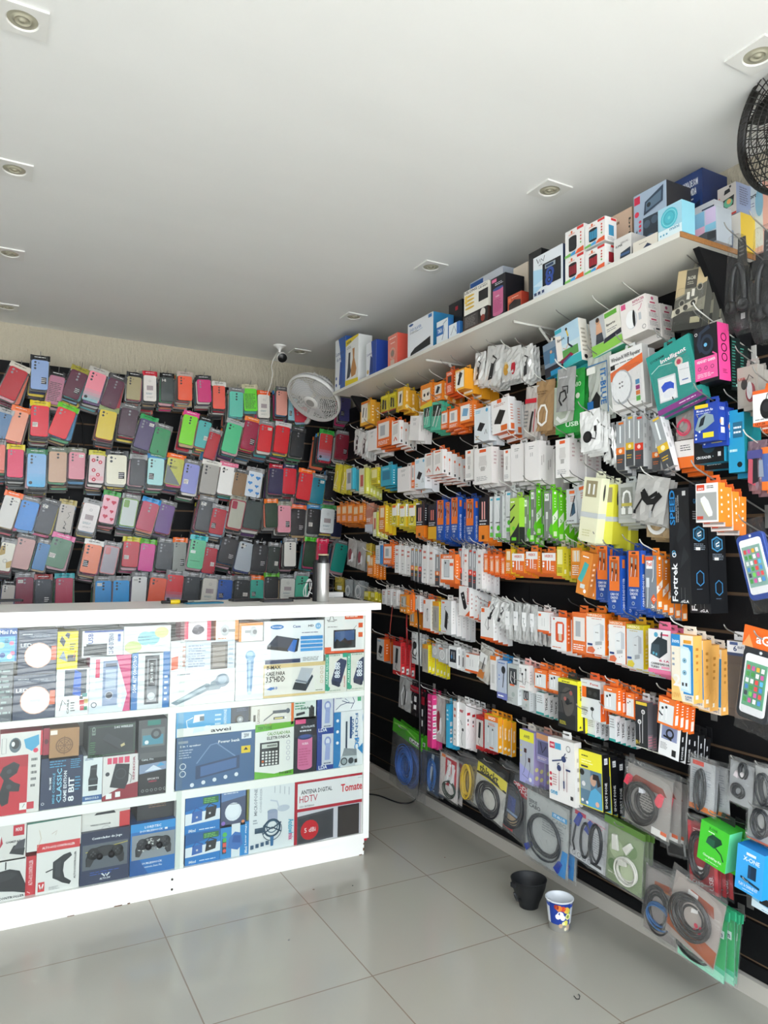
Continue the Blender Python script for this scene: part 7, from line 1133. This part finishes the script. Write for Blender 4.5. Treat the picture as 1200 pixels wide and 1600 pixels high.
S(572, 588, 534, 'e6e9ee', 'p 2c4c9c .5 1 1 1 1 0 .3 0 .6 .5;T 3a4a88 .1 .62 .9 .7 Luminaria;p 1c3878 .35 .1 .7 .1 .65 .5 .45 .6;q c8a860 .2 .15 .1', '27439a', .09, 'table_lamp_box', 'white and deep blue table lamp box beside the salmon box')
S(606, 621, 523, 'e08070', 'n f8e0d8 .15 .85 .85 .93 1;o c8b0a0 .5 .4 .3 .06;q 8a7a70 .5 .4 .18;r d0b8a8 .3 .05 .7 .2;n f8e0d8 .3 .7 .8 .76 1', 'dd5a4a', .075, 'mini_fan_box', 'salmon box with a small fan picture')
S(637, 677, 497, 'e3e6ea', 'e 2a5a98 .14 .93 .09 .035;T 3f6fa8 .1 .74 .55 .82 DVD PLAYER;r 3a78b8 .82 .88 .95 .97;p 1e2024 .12 .04 .9 .12 .9 .36 .3 .22 .14 .12;c 8cb0d0 .01 .4 .68 .6 .7;n 777 .1 .66 .5 .72 2', '2f7fae', .12, 'dvd_player_box', 'white player box lettered DVD PLAYER with blue side')
S(682, 700, 500, 'dfe6ea', 'r 2a68b0 0 .35 .6 .75;t e8f0f8 .1 .45 .5 .65 TOMADA;c 8898a8 .05 .5 .1 .7 .5 .6 .8 .9 .9', '2f6fae', .03, 'cable_box', 'small white and blue box beside the player box', 0.006)
S(701, 718, 505, 'dfe6ea', 'c 667 .04 .2 .2 .5 .8 .7 .3;r 3a70b8 .75 .1 1 1', '2f6fae', .03, 'cable_box', 'second small white box with grey curved cable drawing', 0.006)
S(701, 722, 472, '1d1f24', 'r c83040 .5 .82 .7 .9;n 667 .2 .3 .8 .5 2', '15171b', .08, 'speaker_box', 'dark box behind the small blue and white boxes', .14)
S(723, 762, 486, '24201f', 'p 4a4442 .06 .1 .62 .1 .62 .9 .06 .9;n 8a8480 .1 .15 .58 .85 8;q d8d4cc .82 .7 .1;q 8a3a30 .82 .35 .08;c 6a4a3a .03 .02 .03 .98 .03', '3a2420', .045, 'retro_radio', 'brown retro style radio with a round dial', .004, cat='radio')
S(725, 763, 447, 'e9e6dc', 't 1c1c1c .03 .86 .55 .97 LELONG;t 333 .62 .82 .95 .89 LE-661;r 1c1c1e .62 .3 1 .72;e d8b040 .25 .72 .2 .045;e d8b040 .25 .56 .2 .045;e d8b040 .25 .4 .2 .045;e d8b040 .25 .24 .2 .045;q e8c860 .1 .7 .06;q e8c860 .1 .54 .06;n 333 .6 .9 .95 .94 1', 'd0ccc0', .07, 'radio_box', 'cream radio box lettered LELONG above the brown radio', .006, z0=onX(742, 486, XS + .004).z)
S(734, 786, 429, 'c8ccd4', 'r 2a5aa0 .02 .6 .42 .98;t f0f4f8 .12 .7 .4 .88 XTS;n 557 .5 .82 .9 .9 1', 'a8b0bc', .07, 'electronics_box', 'blue and white box lettered XTS at the back', .15)
S(767, 790, 431, '16161e', 'r c86890 .14 .1 .85 .68;e 3a5090 .5 .7 .36 .04;e c86890 .5 .1 .36 .05;r e07098 .08 .88 .4 .96;n d8dce4 .3 .78 .9 .86 2;t f0d0e0 .35 .5 .6 .54 NUBIA;n a84870 .22 .14 .78 .45 8', '12121a', .1, 'speaker_box', 'tall black box with a pink cylinder speaker picture')
S(793, 815, 459, 'b85038', 'p 2c2420 .1 0 .95 0 .95 .5 .5 .65 .1 .45;r d87850 .05 .6 .25 .85;n f0d0c0 .3 .75 .8 .85 1', 'a83c2c', .09, 'car_gadget_box', 'rust orange box beside the tall pink speaker box')
S(802, 825, 414, 'd8cbb8', 'q a03030 .6 .4 .2;q 5a2020 .6 .4 .1;n 555 .2 .7 .7 .8 1', 'c8b8a4', .07, 'camera_box', 'pale box with a red round lens picture, at the back', .14)
S(826, 846, 392, '1b1c1f', 'o 55585c .7 .8 .12 .03;r 2a2c30 .1 .1 .3 .9', '141518', .1, 'headphone_case', 'upright black padded case on the shelf', .02)
S(833, 880, 392, 'dfe5ea', 'p a8d0e8 0 .1 .5 .3 .5 .6 0 .7;p c8e0f0 0 .3 .4 .2 .4 .4;c 222 .02 .12 .94 .18 .82 .24 .9 .26 .82 .28 .9 .36 .82 .4 .94;t 444 .2 .74 .32 .78 A.W;r 1a1b1f .33 .2 .94 .74;r 9aa8b0 .42 .6 .76 .7;r 22385a .45 .62 .7 .68;q 2a4a98 .58 .46 .14;q 1a1c22 .58 .46 .07;q 2a4a98 .56 .3 .13;q 1a1c22 .56 .3 .06;q 3a6ac8 .58 .46 .03;q 3a6ac8 .56 .3 .03;r 3a4a70 .05 .05 .14 .12;r 3a4a70 .18 .05 .27 .12;r 3a4a70 .32 .05 .4 .12', '1b2a48', .05, 'speaker_box', 'pale blue box with black speaker and winged logo', .004)
for k, (u0, u1, v0, c) in enumerate(((883, 913, 399, '8c2430'), (914, 946, 387, '9c2430'), (883, 913, 356, '26262a'), (914, 946, 345, '3a8ab0'))):
    X = XS + .006; zz = None
    if k >= 2: zz = onX(900, 398 if k == 2 else 398, X).z
    S(u0, u1, v0, 'ebe9e6', f'q e06a3a .35 .9 .05;t d85a3a .2 .8 .52 .85 LEHMOX;r d03030 .64 .88 .98 .98;r {c} .2 .28 .62 .68;e {c} .41 .28 .21 .06;e 1c1c20 .41 .68 .21 .06;e 1a1a1c .41 .24 .2 .05;c 1a1a1c .02 .22 .28 .22 .66;c 222 .01 .34 .3 .34 .64;c 222 .01 .46 .3 .46 .64;q c84030 .85 .72 .035;q c84030 .85 .6 .035;q c84030 .85 .48 .035;q 70a050 .85 .36 .035;p 7cc060 0 .02 .4 .02 .3 .14 0 .1;p 4aa0d8 .3 .02 .6 .02 .55 .16 .35 .12;p e05a30 .55 .02 1 .02 1 .2 .7 .16|r {c} .3 .25 .75 .68;r d03030 .5 .88 .95 .98;n 999 .2 .05 .8 .2 3', 'e4e2df', .055, 'mini_speaker_box', ['lower left white mini speaker box, dark red speaker pictured', 'lower right white mini speaker box, bright red speaker pictured', 'upper left white mini speaker box, black speaker pictured', 'upper right white mini speaker box, blue speaker pictured'][k], .006, z0=zz)
S(950, 988, 332, 'd2b49c', 'p 22304a .2 .1 .75 .2 .75 .55 .2 .35;d 333 .84 .3 .96 .85 bright;n 7a5a40 .1 .8 .5 .9 1', 'c4a288', .08, 'speaker_box', 'peach coloured box behind the mini speaker boxes', .13)
S(959, 987, 369, 'd8d6d2', 't 333 .1 .62 .5 .7 SUPER;p 26303c .35 .1 .95 .15 .95 .45 .4 .35;r 3c5c88 .4 .2 .9 .3;n 555 .4 .7 .95 .78 3', 'c8c4c0', .08, 'radio_box', 'white box with dark radio picture at the shelf edge', .02)
S(989, 1028, 371, 'd6cfc2', 'n 444 .25 .55 .6 .65 1;p 2a3450 .4 0 .8 0 .6 .4', 'c8c0b0', .07, 'electronics_box', 'low beige box under the tall red and blue speaker box', .004)
S(990, 1042, 294, '9fb0c4', 'r c8284a .02 .86 .2 .97;q d83850 .1 .72 .07;q d83850 .2 .6 .04;q d83850 .2 .54 .04;q d83850 .2 .48 .04;v 333 .07 .1 .12 .5 RGB;p 2c3c50 .32 .66 .9 .74 .92 .96 .36 .84;p 5a7084 .38 .7 .84 .76 .86 .9 .4 .82;q 1c242c .48 .78 .06;r 2a3642 .3 .08 .75 .62;q 46586a .42 .52 .1;q 46586a .65 .54 .1;q 3a5a74 .52 .26 .2;q 7898b0 .52 .26 .14;q 2a3a4a .52 .26 .06', '26262c', .12, 'speaker_box', 'tall red and grey-blue party speaker box', .10)
S(1028, 1066, 320, '9cc8d8', 'r d4e4e8 0 0 1 .28;q 4ab0c0 .48 .6 .36;o 80d0d8 .48 .6 .3 .03;o 3a98a8 .48 .6 .22 .02;q 6ac4cc .48 .6 .06;t 5a90a8 .5 .17 .9 .27 mini;q 4a98b8 .12 .12 .035;q 4a98b8 .25 .12 .035;q 4a98b8 .38 .12 .035', '7fb8c8', .06, 'mini_speaker_box', 'aqua fronted box with a round turquoise speaker', .004)
S(1053, 1098, 273, '1c3468', 't e4e8f0 .3 .84 .85 .92 CAIXA DE SOM;t e4e8f0 .36 .74 .8 .82 MULTIMIDIA;n c0c8d8 .4 .68 .75 .72 1;p 14203c .38 .15 .6 .15 .6 .6 .38 .55;p 14203c .66 .2 .92 .2 .92 .66 .66 .62;p 3a78c0 .38 .28 .49 .18 .6 .3 .6 .22 .49 .12 .38 .2;p 3a78c0 .66 .32 .79 .22 .92 .34 .92 .26 .79 .16 .66 .24;t 88a0c8 .08 .72 .16 .8 x', '182a58', .13, 'speaker_box', 'dark blue box lettered CAIXA DE SOM MULTIMIDIA', .24)
S(1069, 1117, 322, 'c9ccd2', 'q 2a3c5a .2 .3 .14;q 5a80a8 .2 .3 .08;t 333 .2 .75 .7 .85 COOLER;r 2a3450 .6 .6 1 .9;q 3a5a88 .75 .3 .12', 'b8bcc4', .08, 'cooler_box', 'white box with blue round pictures behind the pink and blue box', .232)
S(1084, 1120, 328, 'b8c4d0', 'r 7ab0d0 .02 .55 .48 .98;r c8b8d8 .52 .55 .98 .98;r d8a8c0 .02 .35 .48 .55;r 80b8d0 .52 .35 .98 .55;p 50545a 0 0 1 0 1 .3 .5 .36 0 .3;r 3a3c40 .6 .1 .95 .3', 'a8b0b8', .075, 'clear_speaker_box', 'clear box with pink and blue squares near the shelf end', .155)
S(1121, 1151, 290, 'c4bdb8', 'p 1e1e22 .35 .72 .7 .76 .66 .88 .4 .86;p 26262a .25 .25 .85 .3 .9 .62 .3 .55;e 60a888 .58 .42 .24 .14;e e0a060 .62 .46 .12 .08;q 333 .7 .92 .06;r c03028 0 0 1 .06;n c03028 .08 .4 .16 .7 4|n 667 .2 .3 .8 .9 8', '8f9ab8', .08, 'humidifier_box', 'box with a dark aroma diffuser picture by the right bracket', .28, z0=onX(1138, 338, XS + .28).z)
S(1125, 1158, 338, 'd8d4cc', 'p 8898b0 .2 .1 .62 .1 .66 .55 .16 .55;e a8b8c8 .41 .56 .25 .06;e c08098 .45 .57 .14 .035;e e0d8a0 .3 .85 .2 .1', 'd8b840', .08, 'cup_box', 'yellow sided box with a blue cup picture', .28)
S(1160, 1192, 288, 'd4dde0', 't c87830 .1 .9 .35 .95 Baseus;t 222 .12 .78 .8 .86 Sports;n 99a .2 .66 .7 .74 2;p 1c1e22 .1 .1 .5 .12 .52 .5 .15 .44;p 34363c .16 .14 .44 .16 .46 .42 .2 .38;e 88b8cc .85 .7 .2 .2;q c8a898 .9 .9 .1;p e0b0a0 0 0 1 0 1 .08 0 .06', 'dca898', .03, 'sport_armband_box', 'tall pale sports pouch box at the right end of the shelf', .355)
# ------------------------------------------------------------------ fans
def frame_from(axis, up=Vector((0, 0, 1))):
    z = axis.normalized(); x = up.cross(z)
    if x.length < 1e-3: x = Vector((1, 0, 0))
    x.normalize(); y = z.cross(x); return Matrix(((x.x, y.x, z.x), (x.y, y.y, z.y), (x.z, y.z, z.z))).to_4x4()
def wall_fan(pos, axis, R, col, dark, label, cat='fan', arm_to=None, spokes=84, rings=7, bcol=None, mtl=PLAS):
    t = empty('wall_fan', pos); tag(t, label, cat); M = frame_from(axis)                      # +z of M is the way the fan blows
    def P(r, a, z): return M @ Vector((r * math.cos(a), r * math.sin(a), z))
    def ring(b, r, z, th, c=col, n=48): b.tube([P(r, 6.2832 * i / n, z) for i in range(n)], th, c, mtl, n=6, closed=True)
    zf = lambda r: R * (.30 - .16 * (r / R) ** 2)                                              # domed front
    b = MB()
    b.lathe([(R * .97, R * .10), (R * 1.0, R * .13), (R * 1.03, R * .12), (R * 1.045, R * .04), (R * 1.04, -.02 * R), (R * .99, -.03 * R)], 64, col, mtl, M); b.build('rim', t)
    b = MB()
    for k in range(rings): ring(b, R * (.34 + .60 * k / (rings - 1)), zf(R * (.34 + .60 * k / (rings - 1))), R * .009)
    for k in range(spokes):
        a = 6.2832 * k / spokes; b.tube([P(R * q, a + .25 * (q - .3), zf(R * q)) for q in (.26, .45, .65, .82, .985)], R * .0075, col, mtl, n=4, cap=False)
    b.build('front_grille', t)
    b = MB(); b.lathe([(.001, R * .33), (R * .18, R * .325), (R * .25, R * .305), (R * .27, R * .28), (R * .25, R * .27)], 32, col, mtl, M)
    vs = [P(R * .16, 6.28 * i / 20, R * .332) for i in range(20)]; b.add(vs, [tuple(range(20))], dark, mtl)
    b.build('hub_badge', t)
    b = MB()
    for k in range(4): ring(b, R * (1.0 - .06 * k * k / 3 - .04 * k), -R * (.10 + .10 * k), R * .009)
    for k in range(48):
        a = 6.2832 * k / 48; b.tube([P(R * 1.0, a, -.02 * R), P(R * .97, a, -R * .14), P(R * .82, a, -R * .34), P(R * .5, a, -R * .42), P(R * .28, a, -R * .44)], R * .010, col, mtl, n=4, cap=False)
    b.build('rear_grille', t)
    for k in range(3):
        b = MB(); vs = []
        for i in range(8):
            r = R * (.12 + .76 * i / 7)
            for j in range(6):
                f = j / 5; wd = .35 + .75 * math.sin(min(1, i / 7 * 1.1) * 2.6) * .8; vs.append(P(r, 2.094 * k + (f - .5) * wd + .25 * i / 7, R * (-.12 + .24 * f - .02)))
        fs = [(i * 6 + j, i * 6 + j + 1, (i + 1) * 6 + j + 1, (i + 1) * 6 + j) for i in range(7) for j in range(5)]
        vs2 = [v - (M @ Vector((0, 0, 1))) * .002 for v in vs]; b.add(vs, fs, bcol or col, mtl, True); b.add(vs2, [f[::-1] for f in fs], bcol or col, mtl, True); b.build('blade', t)
    b = MB(); prof = [(.001, -R * .96), (R * .2, -R * .95), (R * .3, -R * .88), (R * .33, -R * .78), (R * .31, -R * .5), (R * .27, -R * .42), (.001, -R * .42)]
    b.lathe(prof, 36, col, mtl, M)
    for k in range(18):
        a = 6.2832 * k / 18; b.tube([P(R * .325, a, -R * .84), P(R * .34, a, -R * .55)], R * .018, dark, mtl, n=4)
    b.tube([P(R * .1, 2.2, -R * .9), P(R * .52, 2.2, -R * .98)], R * .03, col, mtl)
    b.build('motor_housing', t)
    b = MB(); q = P(0, 0, -R * .7)
    if arm_to is not None:
        e = Vector(arm_to) - Vector(pos); mid = Vector(((q.x + e.x) / 2, (q.y + e.y) / 2, min(q.z, e.z) - .03))
        b.tube([q, mid, e], R * .09, col, mtl, n=10)
        b.build('wall_arm', t)
    return t
c = onY(491, 621, 4.31)
ax = CR * (-.38) - CU * .72 - CF * .58
wall_fan(c, ax, .182, 'd6d5d2', '8e8c88', 'white oscillating wall fan tilted down above the phone cases', arm_to=(c.x + .07, YP - .005, c.z - .08), spokes=60, rings=9, bcol='c4c4c6')
c2 = onX(1246, 190, 1.93)
wall_fan(c2, -CR * .88 - CU * .12 - CF * .30, .186, '1a1815', '2a2824', 'black wall fan cut off by the right picture edge', arm_to=(XR - .01, c2.y + .12, c2.z - .22), spokes=60, rings=5, bcol='1c1a18')

# ------------------------------------------------------------------ security camera under the ceiling
t = empty('security_camera', (1.62, 4.48, ZC)); tag(t, 'white security camera with a black face under the ceiling', 'camera')
b = MB(); b.lathe([(.001, 0), (.043, 0), (.043, -.004), (.03, -.01), (.014, -.022), (.009, -.035), (.009, -.045)], 32, 'e6e5e2', PLAS); b.build('ceiling_mount', t)
M = Matrix.Translation((.012, -.012, -.078)) @ frame_from(Vector((-.1, -.82, -.5)))
b = MB(); b.lathe([(.001, -.034), (.016, -.032), (.028, -.02), (.034, -.002), (.034, .014), (.031, .02)], 32, 'eceae7', PLAS, M); hd_ = b.build('camera_head', t)
b = MB(); b.lathe([(.031, .02), (.028, .0235), (.001, .0245)], 32, '0c0c0e', PLAS, M); b.lathe([(.010, .025), (.007, .028), (.001, .0285)], 20, '1c2026', PLAS, M); b.build('camera_face', hd_)
b = MB(); pp = [(1.62, 4.50, ZC - .03)]
for (u, v, Y) in ((428, 560, 4.5), (424, 572, 4.52), (426, 583, 4.54), (424, 598, 4.56), (419, 612, 4.58), (415, 625, 4.6), (414, 634, 4.62)): pp.append(tuple(onY(u, v, Y)))
b.tube(pp, .0028, 'e2e0dc', PLAS); o = b.build('camera_cord', t, (-1.62, -4.48, -ZC))

# ------------------------------------------------------------------ power bricks hanging in the corner
rr = random.Random(8)
for k, (u, v0, vb, Y) in enumerate(((592, 1060, 1120, 4.55), (604, 1062, 1105, 4.5), (613, 1058, 1118, 4.4), (600, 1075, 1148, 4.42), (590, 1050, 1092, 4.6), (621, 1060, 1095, 4.35))):
    top = onY(u, v0, Y); pos = Vector((min(top.x, XP - .09), Y, top.z)); t = empty('power_brick', pos); tag(t, ['black power brick hanging nearest the counter edge', 'black power brick with pale sticker, second from the counter', 'black power brick on long loops of cord', 'lowest hanging black power brick, thin cord below', 'black power brick hanging highest in the dark corner', 'black power brick nearest the pink box'][k], 'power brick', 'black power bricks hanging in the corner')
    zb = (onY(u, vb, Y).z - pos.z)
    b = MB(); b.box(-.022, .022, -.016, .016, zb - .09, zb, '1b1b1d', MATT); b.box(-.014, .014, -.0168, -.016, zb - .06, zb - .03, '8a8a88', CARD)
    b.build('brick', t)
    b = MB()
    for j in range(4): b.tube([(rr.uniform(-.02, .02), rr.uniform(-.01, .01), 0), (rr.uniform(-.03, .03), rr.uniform(-.02, .02), zb * .5), (rr.uniform(-.02, .02), 0, zb)], .003, '131315', MATT)
    b.tube([(0, 0, zb - .09), (.02, -.01, zb - .2), (-.01, 0, zb - .3), (.015, 0, zb - .24)], .0025, '131315', MATT); b.build('cord', t)
    b = MB(); b.tube([(0, 0, -.01), (0, 0, .015)], .012, 'b8905a' if k == 2 else '222', MATT); b.build('cord_tie', t)
    place_hook(pos + Vector((0, 0, .02)), XP - pos.x, RZ, f'dark wire hook carrying hanging power brick, {nth(k+1)} in the corner', 'hooks on the accessory wall', 2, 1)

# ------------------------------------------------------------------ the black and red cords
b = MB(); pts = [onX(u, v, X) for u, v, X in ((648, 905, 2.14), (654, 960, 1.98), (655, 1040, 1.955), (656, 1120, 1.955), (656, 1200, 1.965), (655, 1228, 1.97))]
e = onZ(653, 1243, .006); pts += [e, onZ(645, 1254, .006), onZ(628, 1256, .006), onZ(610, 1250, .006), onZ(596, 1244, .006), onZ(583, 1241, .006), onZ(560, 1240, .006)]
def smooth(P, it=2):
    P = [Vector(p) for p in P]
    for _ in range(it):
        Q = [P[0]]
        for a, c_ in zip(P[:-1], P[1:]): Q += [a * .75 + c_ * .25, a * .25 + c_ * .75]
        P = Q + [P[-1]]
    return P
b.tube(smooth(pts), .0042, '161618', PLAS, n=8); o = b.build('extension_cable', None); tag(o, 'thick black cord hanging to the floor and curving behind the counter', 'cord')
b = MB(); b.tube(smooth([onX(u, v, X) for u, v, X in ((614, 935, 2.1), (612, 960, 1.97), (609, 985, 1.97), (610, 1005, 2.05))]), .0022, 'b8483c', PLAS); o = b.build('red_wire', None); tag(o, 'thin red cord dangling beside the counter corner', 'cord')
b = MB(); b.tube(smooth([onX(u, v, X) for u, v, X in ((636, 955, 2.08), (635, 975, 1.97), (636, 996, 1.97), (636, 1012, 2.04))]), .004, 'a82c30', PLAS); o = b.build('red_strap', None); tag(o, 'short thick red strap hanging above the red box', 'cord')
b = MB(); q = onY(130, 700, YP - .02); b.tube(smooth([onY(u, v, YP - .02) for u, v in ((122, 640), (128, 655), (131, 672), (130, 690), (133, 705))]), .003, '0e0e10', MATT); o = b.build('thin_black_wire', None); tag(o, 'thin black wire hanging down the bare panel between the cases', 'cord')

# ------------------------------------------------------------------ bowl, cup and bits on the floor
FH = Vector((CF.x, CF.y, 0)).normalized()
p = onZ(829, 1423, 0) + FH * .036; t = empty('feeding_bowl', p); t.scale = (.84, .84, .84); tag(t, 'black plastic pot with a broken handle on the floor', 'bowl')
b = MB(); prof = [(.001, .002), (.044, .002), (.046, .012), (.052, .03), (.066, .06), (.078, .095), (.084, .128), (.086, .130), (.083, .131), (.08, .128), (.074, .095), (.062, .062), (.048, .034), (.042, .016), (.001, .014)]
b.lathe(prof, 48, '17181a', MATT); b.build('pot_body', t)
b = MB(); b.box(-.1, -.083, -.012, .012, .108, .128, '17181a', MATT); b.build('spout_lug', t)
b = MB(); b.tube([(-.06, -.01, .05), (-.085, -.02, .055), (-.105, -.03, .085), (-.115, -.035, .10)], [.006, .006, .007, .005], '202124', MATT, n=8); b.build('broken_handle', t)
b = MB(); rr = random.Random(2)
for i in range(60):
    a, r = rr.uniform(0, 6.28), .05 * math.sqrt(rr.random()); x, y, s = r * math.cos(a), r * math.sin(a), rr.uniform(.004, .007)
    M = Matrix.Translation((x, y, .055 + rr.uniform(0, .012))) @ Matrix.Rotation(rr.uniform(0, 3), 4, 'Z')
    b.lathe([(.001, -s * .5), (s * .8, -s * .3), (s, 0), (s * .8, s * .3), (.001, s * .5)], 7, rr.choice(['9a6a38', 'b07c44', '7a4e28']), MATT, M)
b.lathe([(.04, .03), (.05, .052), (.001, .054)], 30, '7a5530', MATT)
o = b.build('dry_pet_food', None, p); o.scale = (.83, .83, .84); tag(o, 'brown pellets inside the black pot on the floor', 'pet food', None, 'stuff')
p = onZ(878, 1457, 0) + FH * .036; t = empty('yogurt_cup', p, (0, 0, R_(-2))); t.scale = (.78, .78, .84); tag(t, 'empty yogurt cup with fruit label on the floor', 'cup')
zs = [0, .004, .02, .045, .08, .11, .128]; rs = [.048, .049, .051, .054, .058, .0615, .063]
b = MB(); b.lathe([(.001, .003)] + list(zip(rs, zs)) + [(.068, .129), (.069, .133), (.066, .135), (.0625, .132), (.0575, .105), (.05, .05), (.046, .008), (.001, .006)], 56, 'd4d8dc', PLAS); b.build('cup_body', t)
b = MB(); n = 72
def rc_(z): return .0485 + .0145 * z / .128 + .0008
cells = []
def band(z0, z1, a0, a1, colf, e=0):
    m = max(2, int((a1 - a0) / 6)); k = max(1, int((z1 - z0) / .008))
    for i in range(m):
        for j in range(k):
            A = [R_(a0 + (a1 - a0) * (i + di) / m) for di in (0, 1)]; Z = [z0 + (z1 - z0) * (j + dj) / k for dj in (0, 1)]
            b.add([((rc_(z) + e) * math.cos(a), (rc_(z) + e) * math.sin(a), z) for a, z in ((A[0], Z[0]), (A[1], Z[0]), (A[1], Z[1]), (A[0], Z[1]))], [(0, 1, 2, 3)], colf, PLAS, True)
band(.0, .034, 180, 540, '8a8780'); band(.034, .108, 180, 285, '1c3c94'); band(.034, .108, 285, 540, 'dfe2e6'); band(.106, .12, 285, 540, '1f4cb0', .0002); band(.108, .126, 180, 285, '1c3c94'); band(0, .03, 290, 360, '5a5c66', .0003)
def blob(a, z, rr_, c, e=.0006, sx=1.0):
    b.add([((rc_(z + rr_ * math.sin(q)) + e) * math.cos(R_(a) + sx * rr_ / .058 * math.cos(q)), (rc_(z + rr_ * math.sin(q)) + e) * math.sin(R_(a) + sx * rr_ / .058 * math.cos(q)), z + rr_ * math.sin(q)) for q in [6.2832 * i / 14 for i in range(14)]], [tuple(range(14))], c, PLAS)
for a, z, r, c in ((228, .108, .014, 'e08030'), (246, .106, .012, 'd04028'), (262, .1, .014, 'e8b040'), (270, .095, .013, 'c8cc50'), (216, .112, .011, 'a03020'), (272, .07, .014, 'f0f0a0'), (272, .07, .008, '8a9c40'), (234, .078, .016, 'f0f2f6'), (222, .07, .012, 'f0f2f6'), (246, .066, .012, 'f0f2f6'), (262, .043, .012, 'e8e060'), (250, .041, .008, 'f0f0b0'), (236, .03, .01, 'c8a888'), (275, .022, .013, 'c0a890'), (262, .015, .008, 'e8e0c0')): blob(a, z, r, c)
for i in range(9):
    z = .1 - i * .007; 
    for (a0, a1) in ((294, 316), (322, 338)): band(z, z + .0015, a0, a1, '8a90a0', .0006)
b.build('cup_label', t)
b = MB(); b.tube([onZ(897, 1556, .003), onZ(901, 1561, .003), onZ(905, 1561, .003), onZ(906, 1556, .003), onZ(904, 1553, .003)], .0012, '18181a', MATT); o = b.build('bent_wire_scrap', None); tag(o, 'tiny bent black wire scrap on the floor tiles', 'scrap')
for k, (u, v, s, c) in enumerate(((490, 1390, .005, '6a5a4a'), (551, 1384, .003, '333'), (695, 1340, .003, '7a3a28'), (787, 1323, .005, '55504a'), (451, 1469, .004, '888'))):
    p = onZ(u, v, 0); b = MB(); b.lathe([(.0005, .002), (s * .7, .0015), (s, 0)], 6, c, MATT); o = b.build('floor_crumb', None, (p.x, p.y, .0002), (0, 0, k)); tag(o, ['brown crumb on the floor in front of the counter', 'tiny dark speck near the counter corner', 'reddish crumb on the tile beside the cable bags', 'grey crumb by the baseboard under the cable bags', 'pale speck on the middle floor tile'][k], 'crumb')
print('hooks', hook_n[0], 'objects', len(bpy.data.objects))
for cu in list(bpy.data.curves): bpy.data.curves.remove(cu)
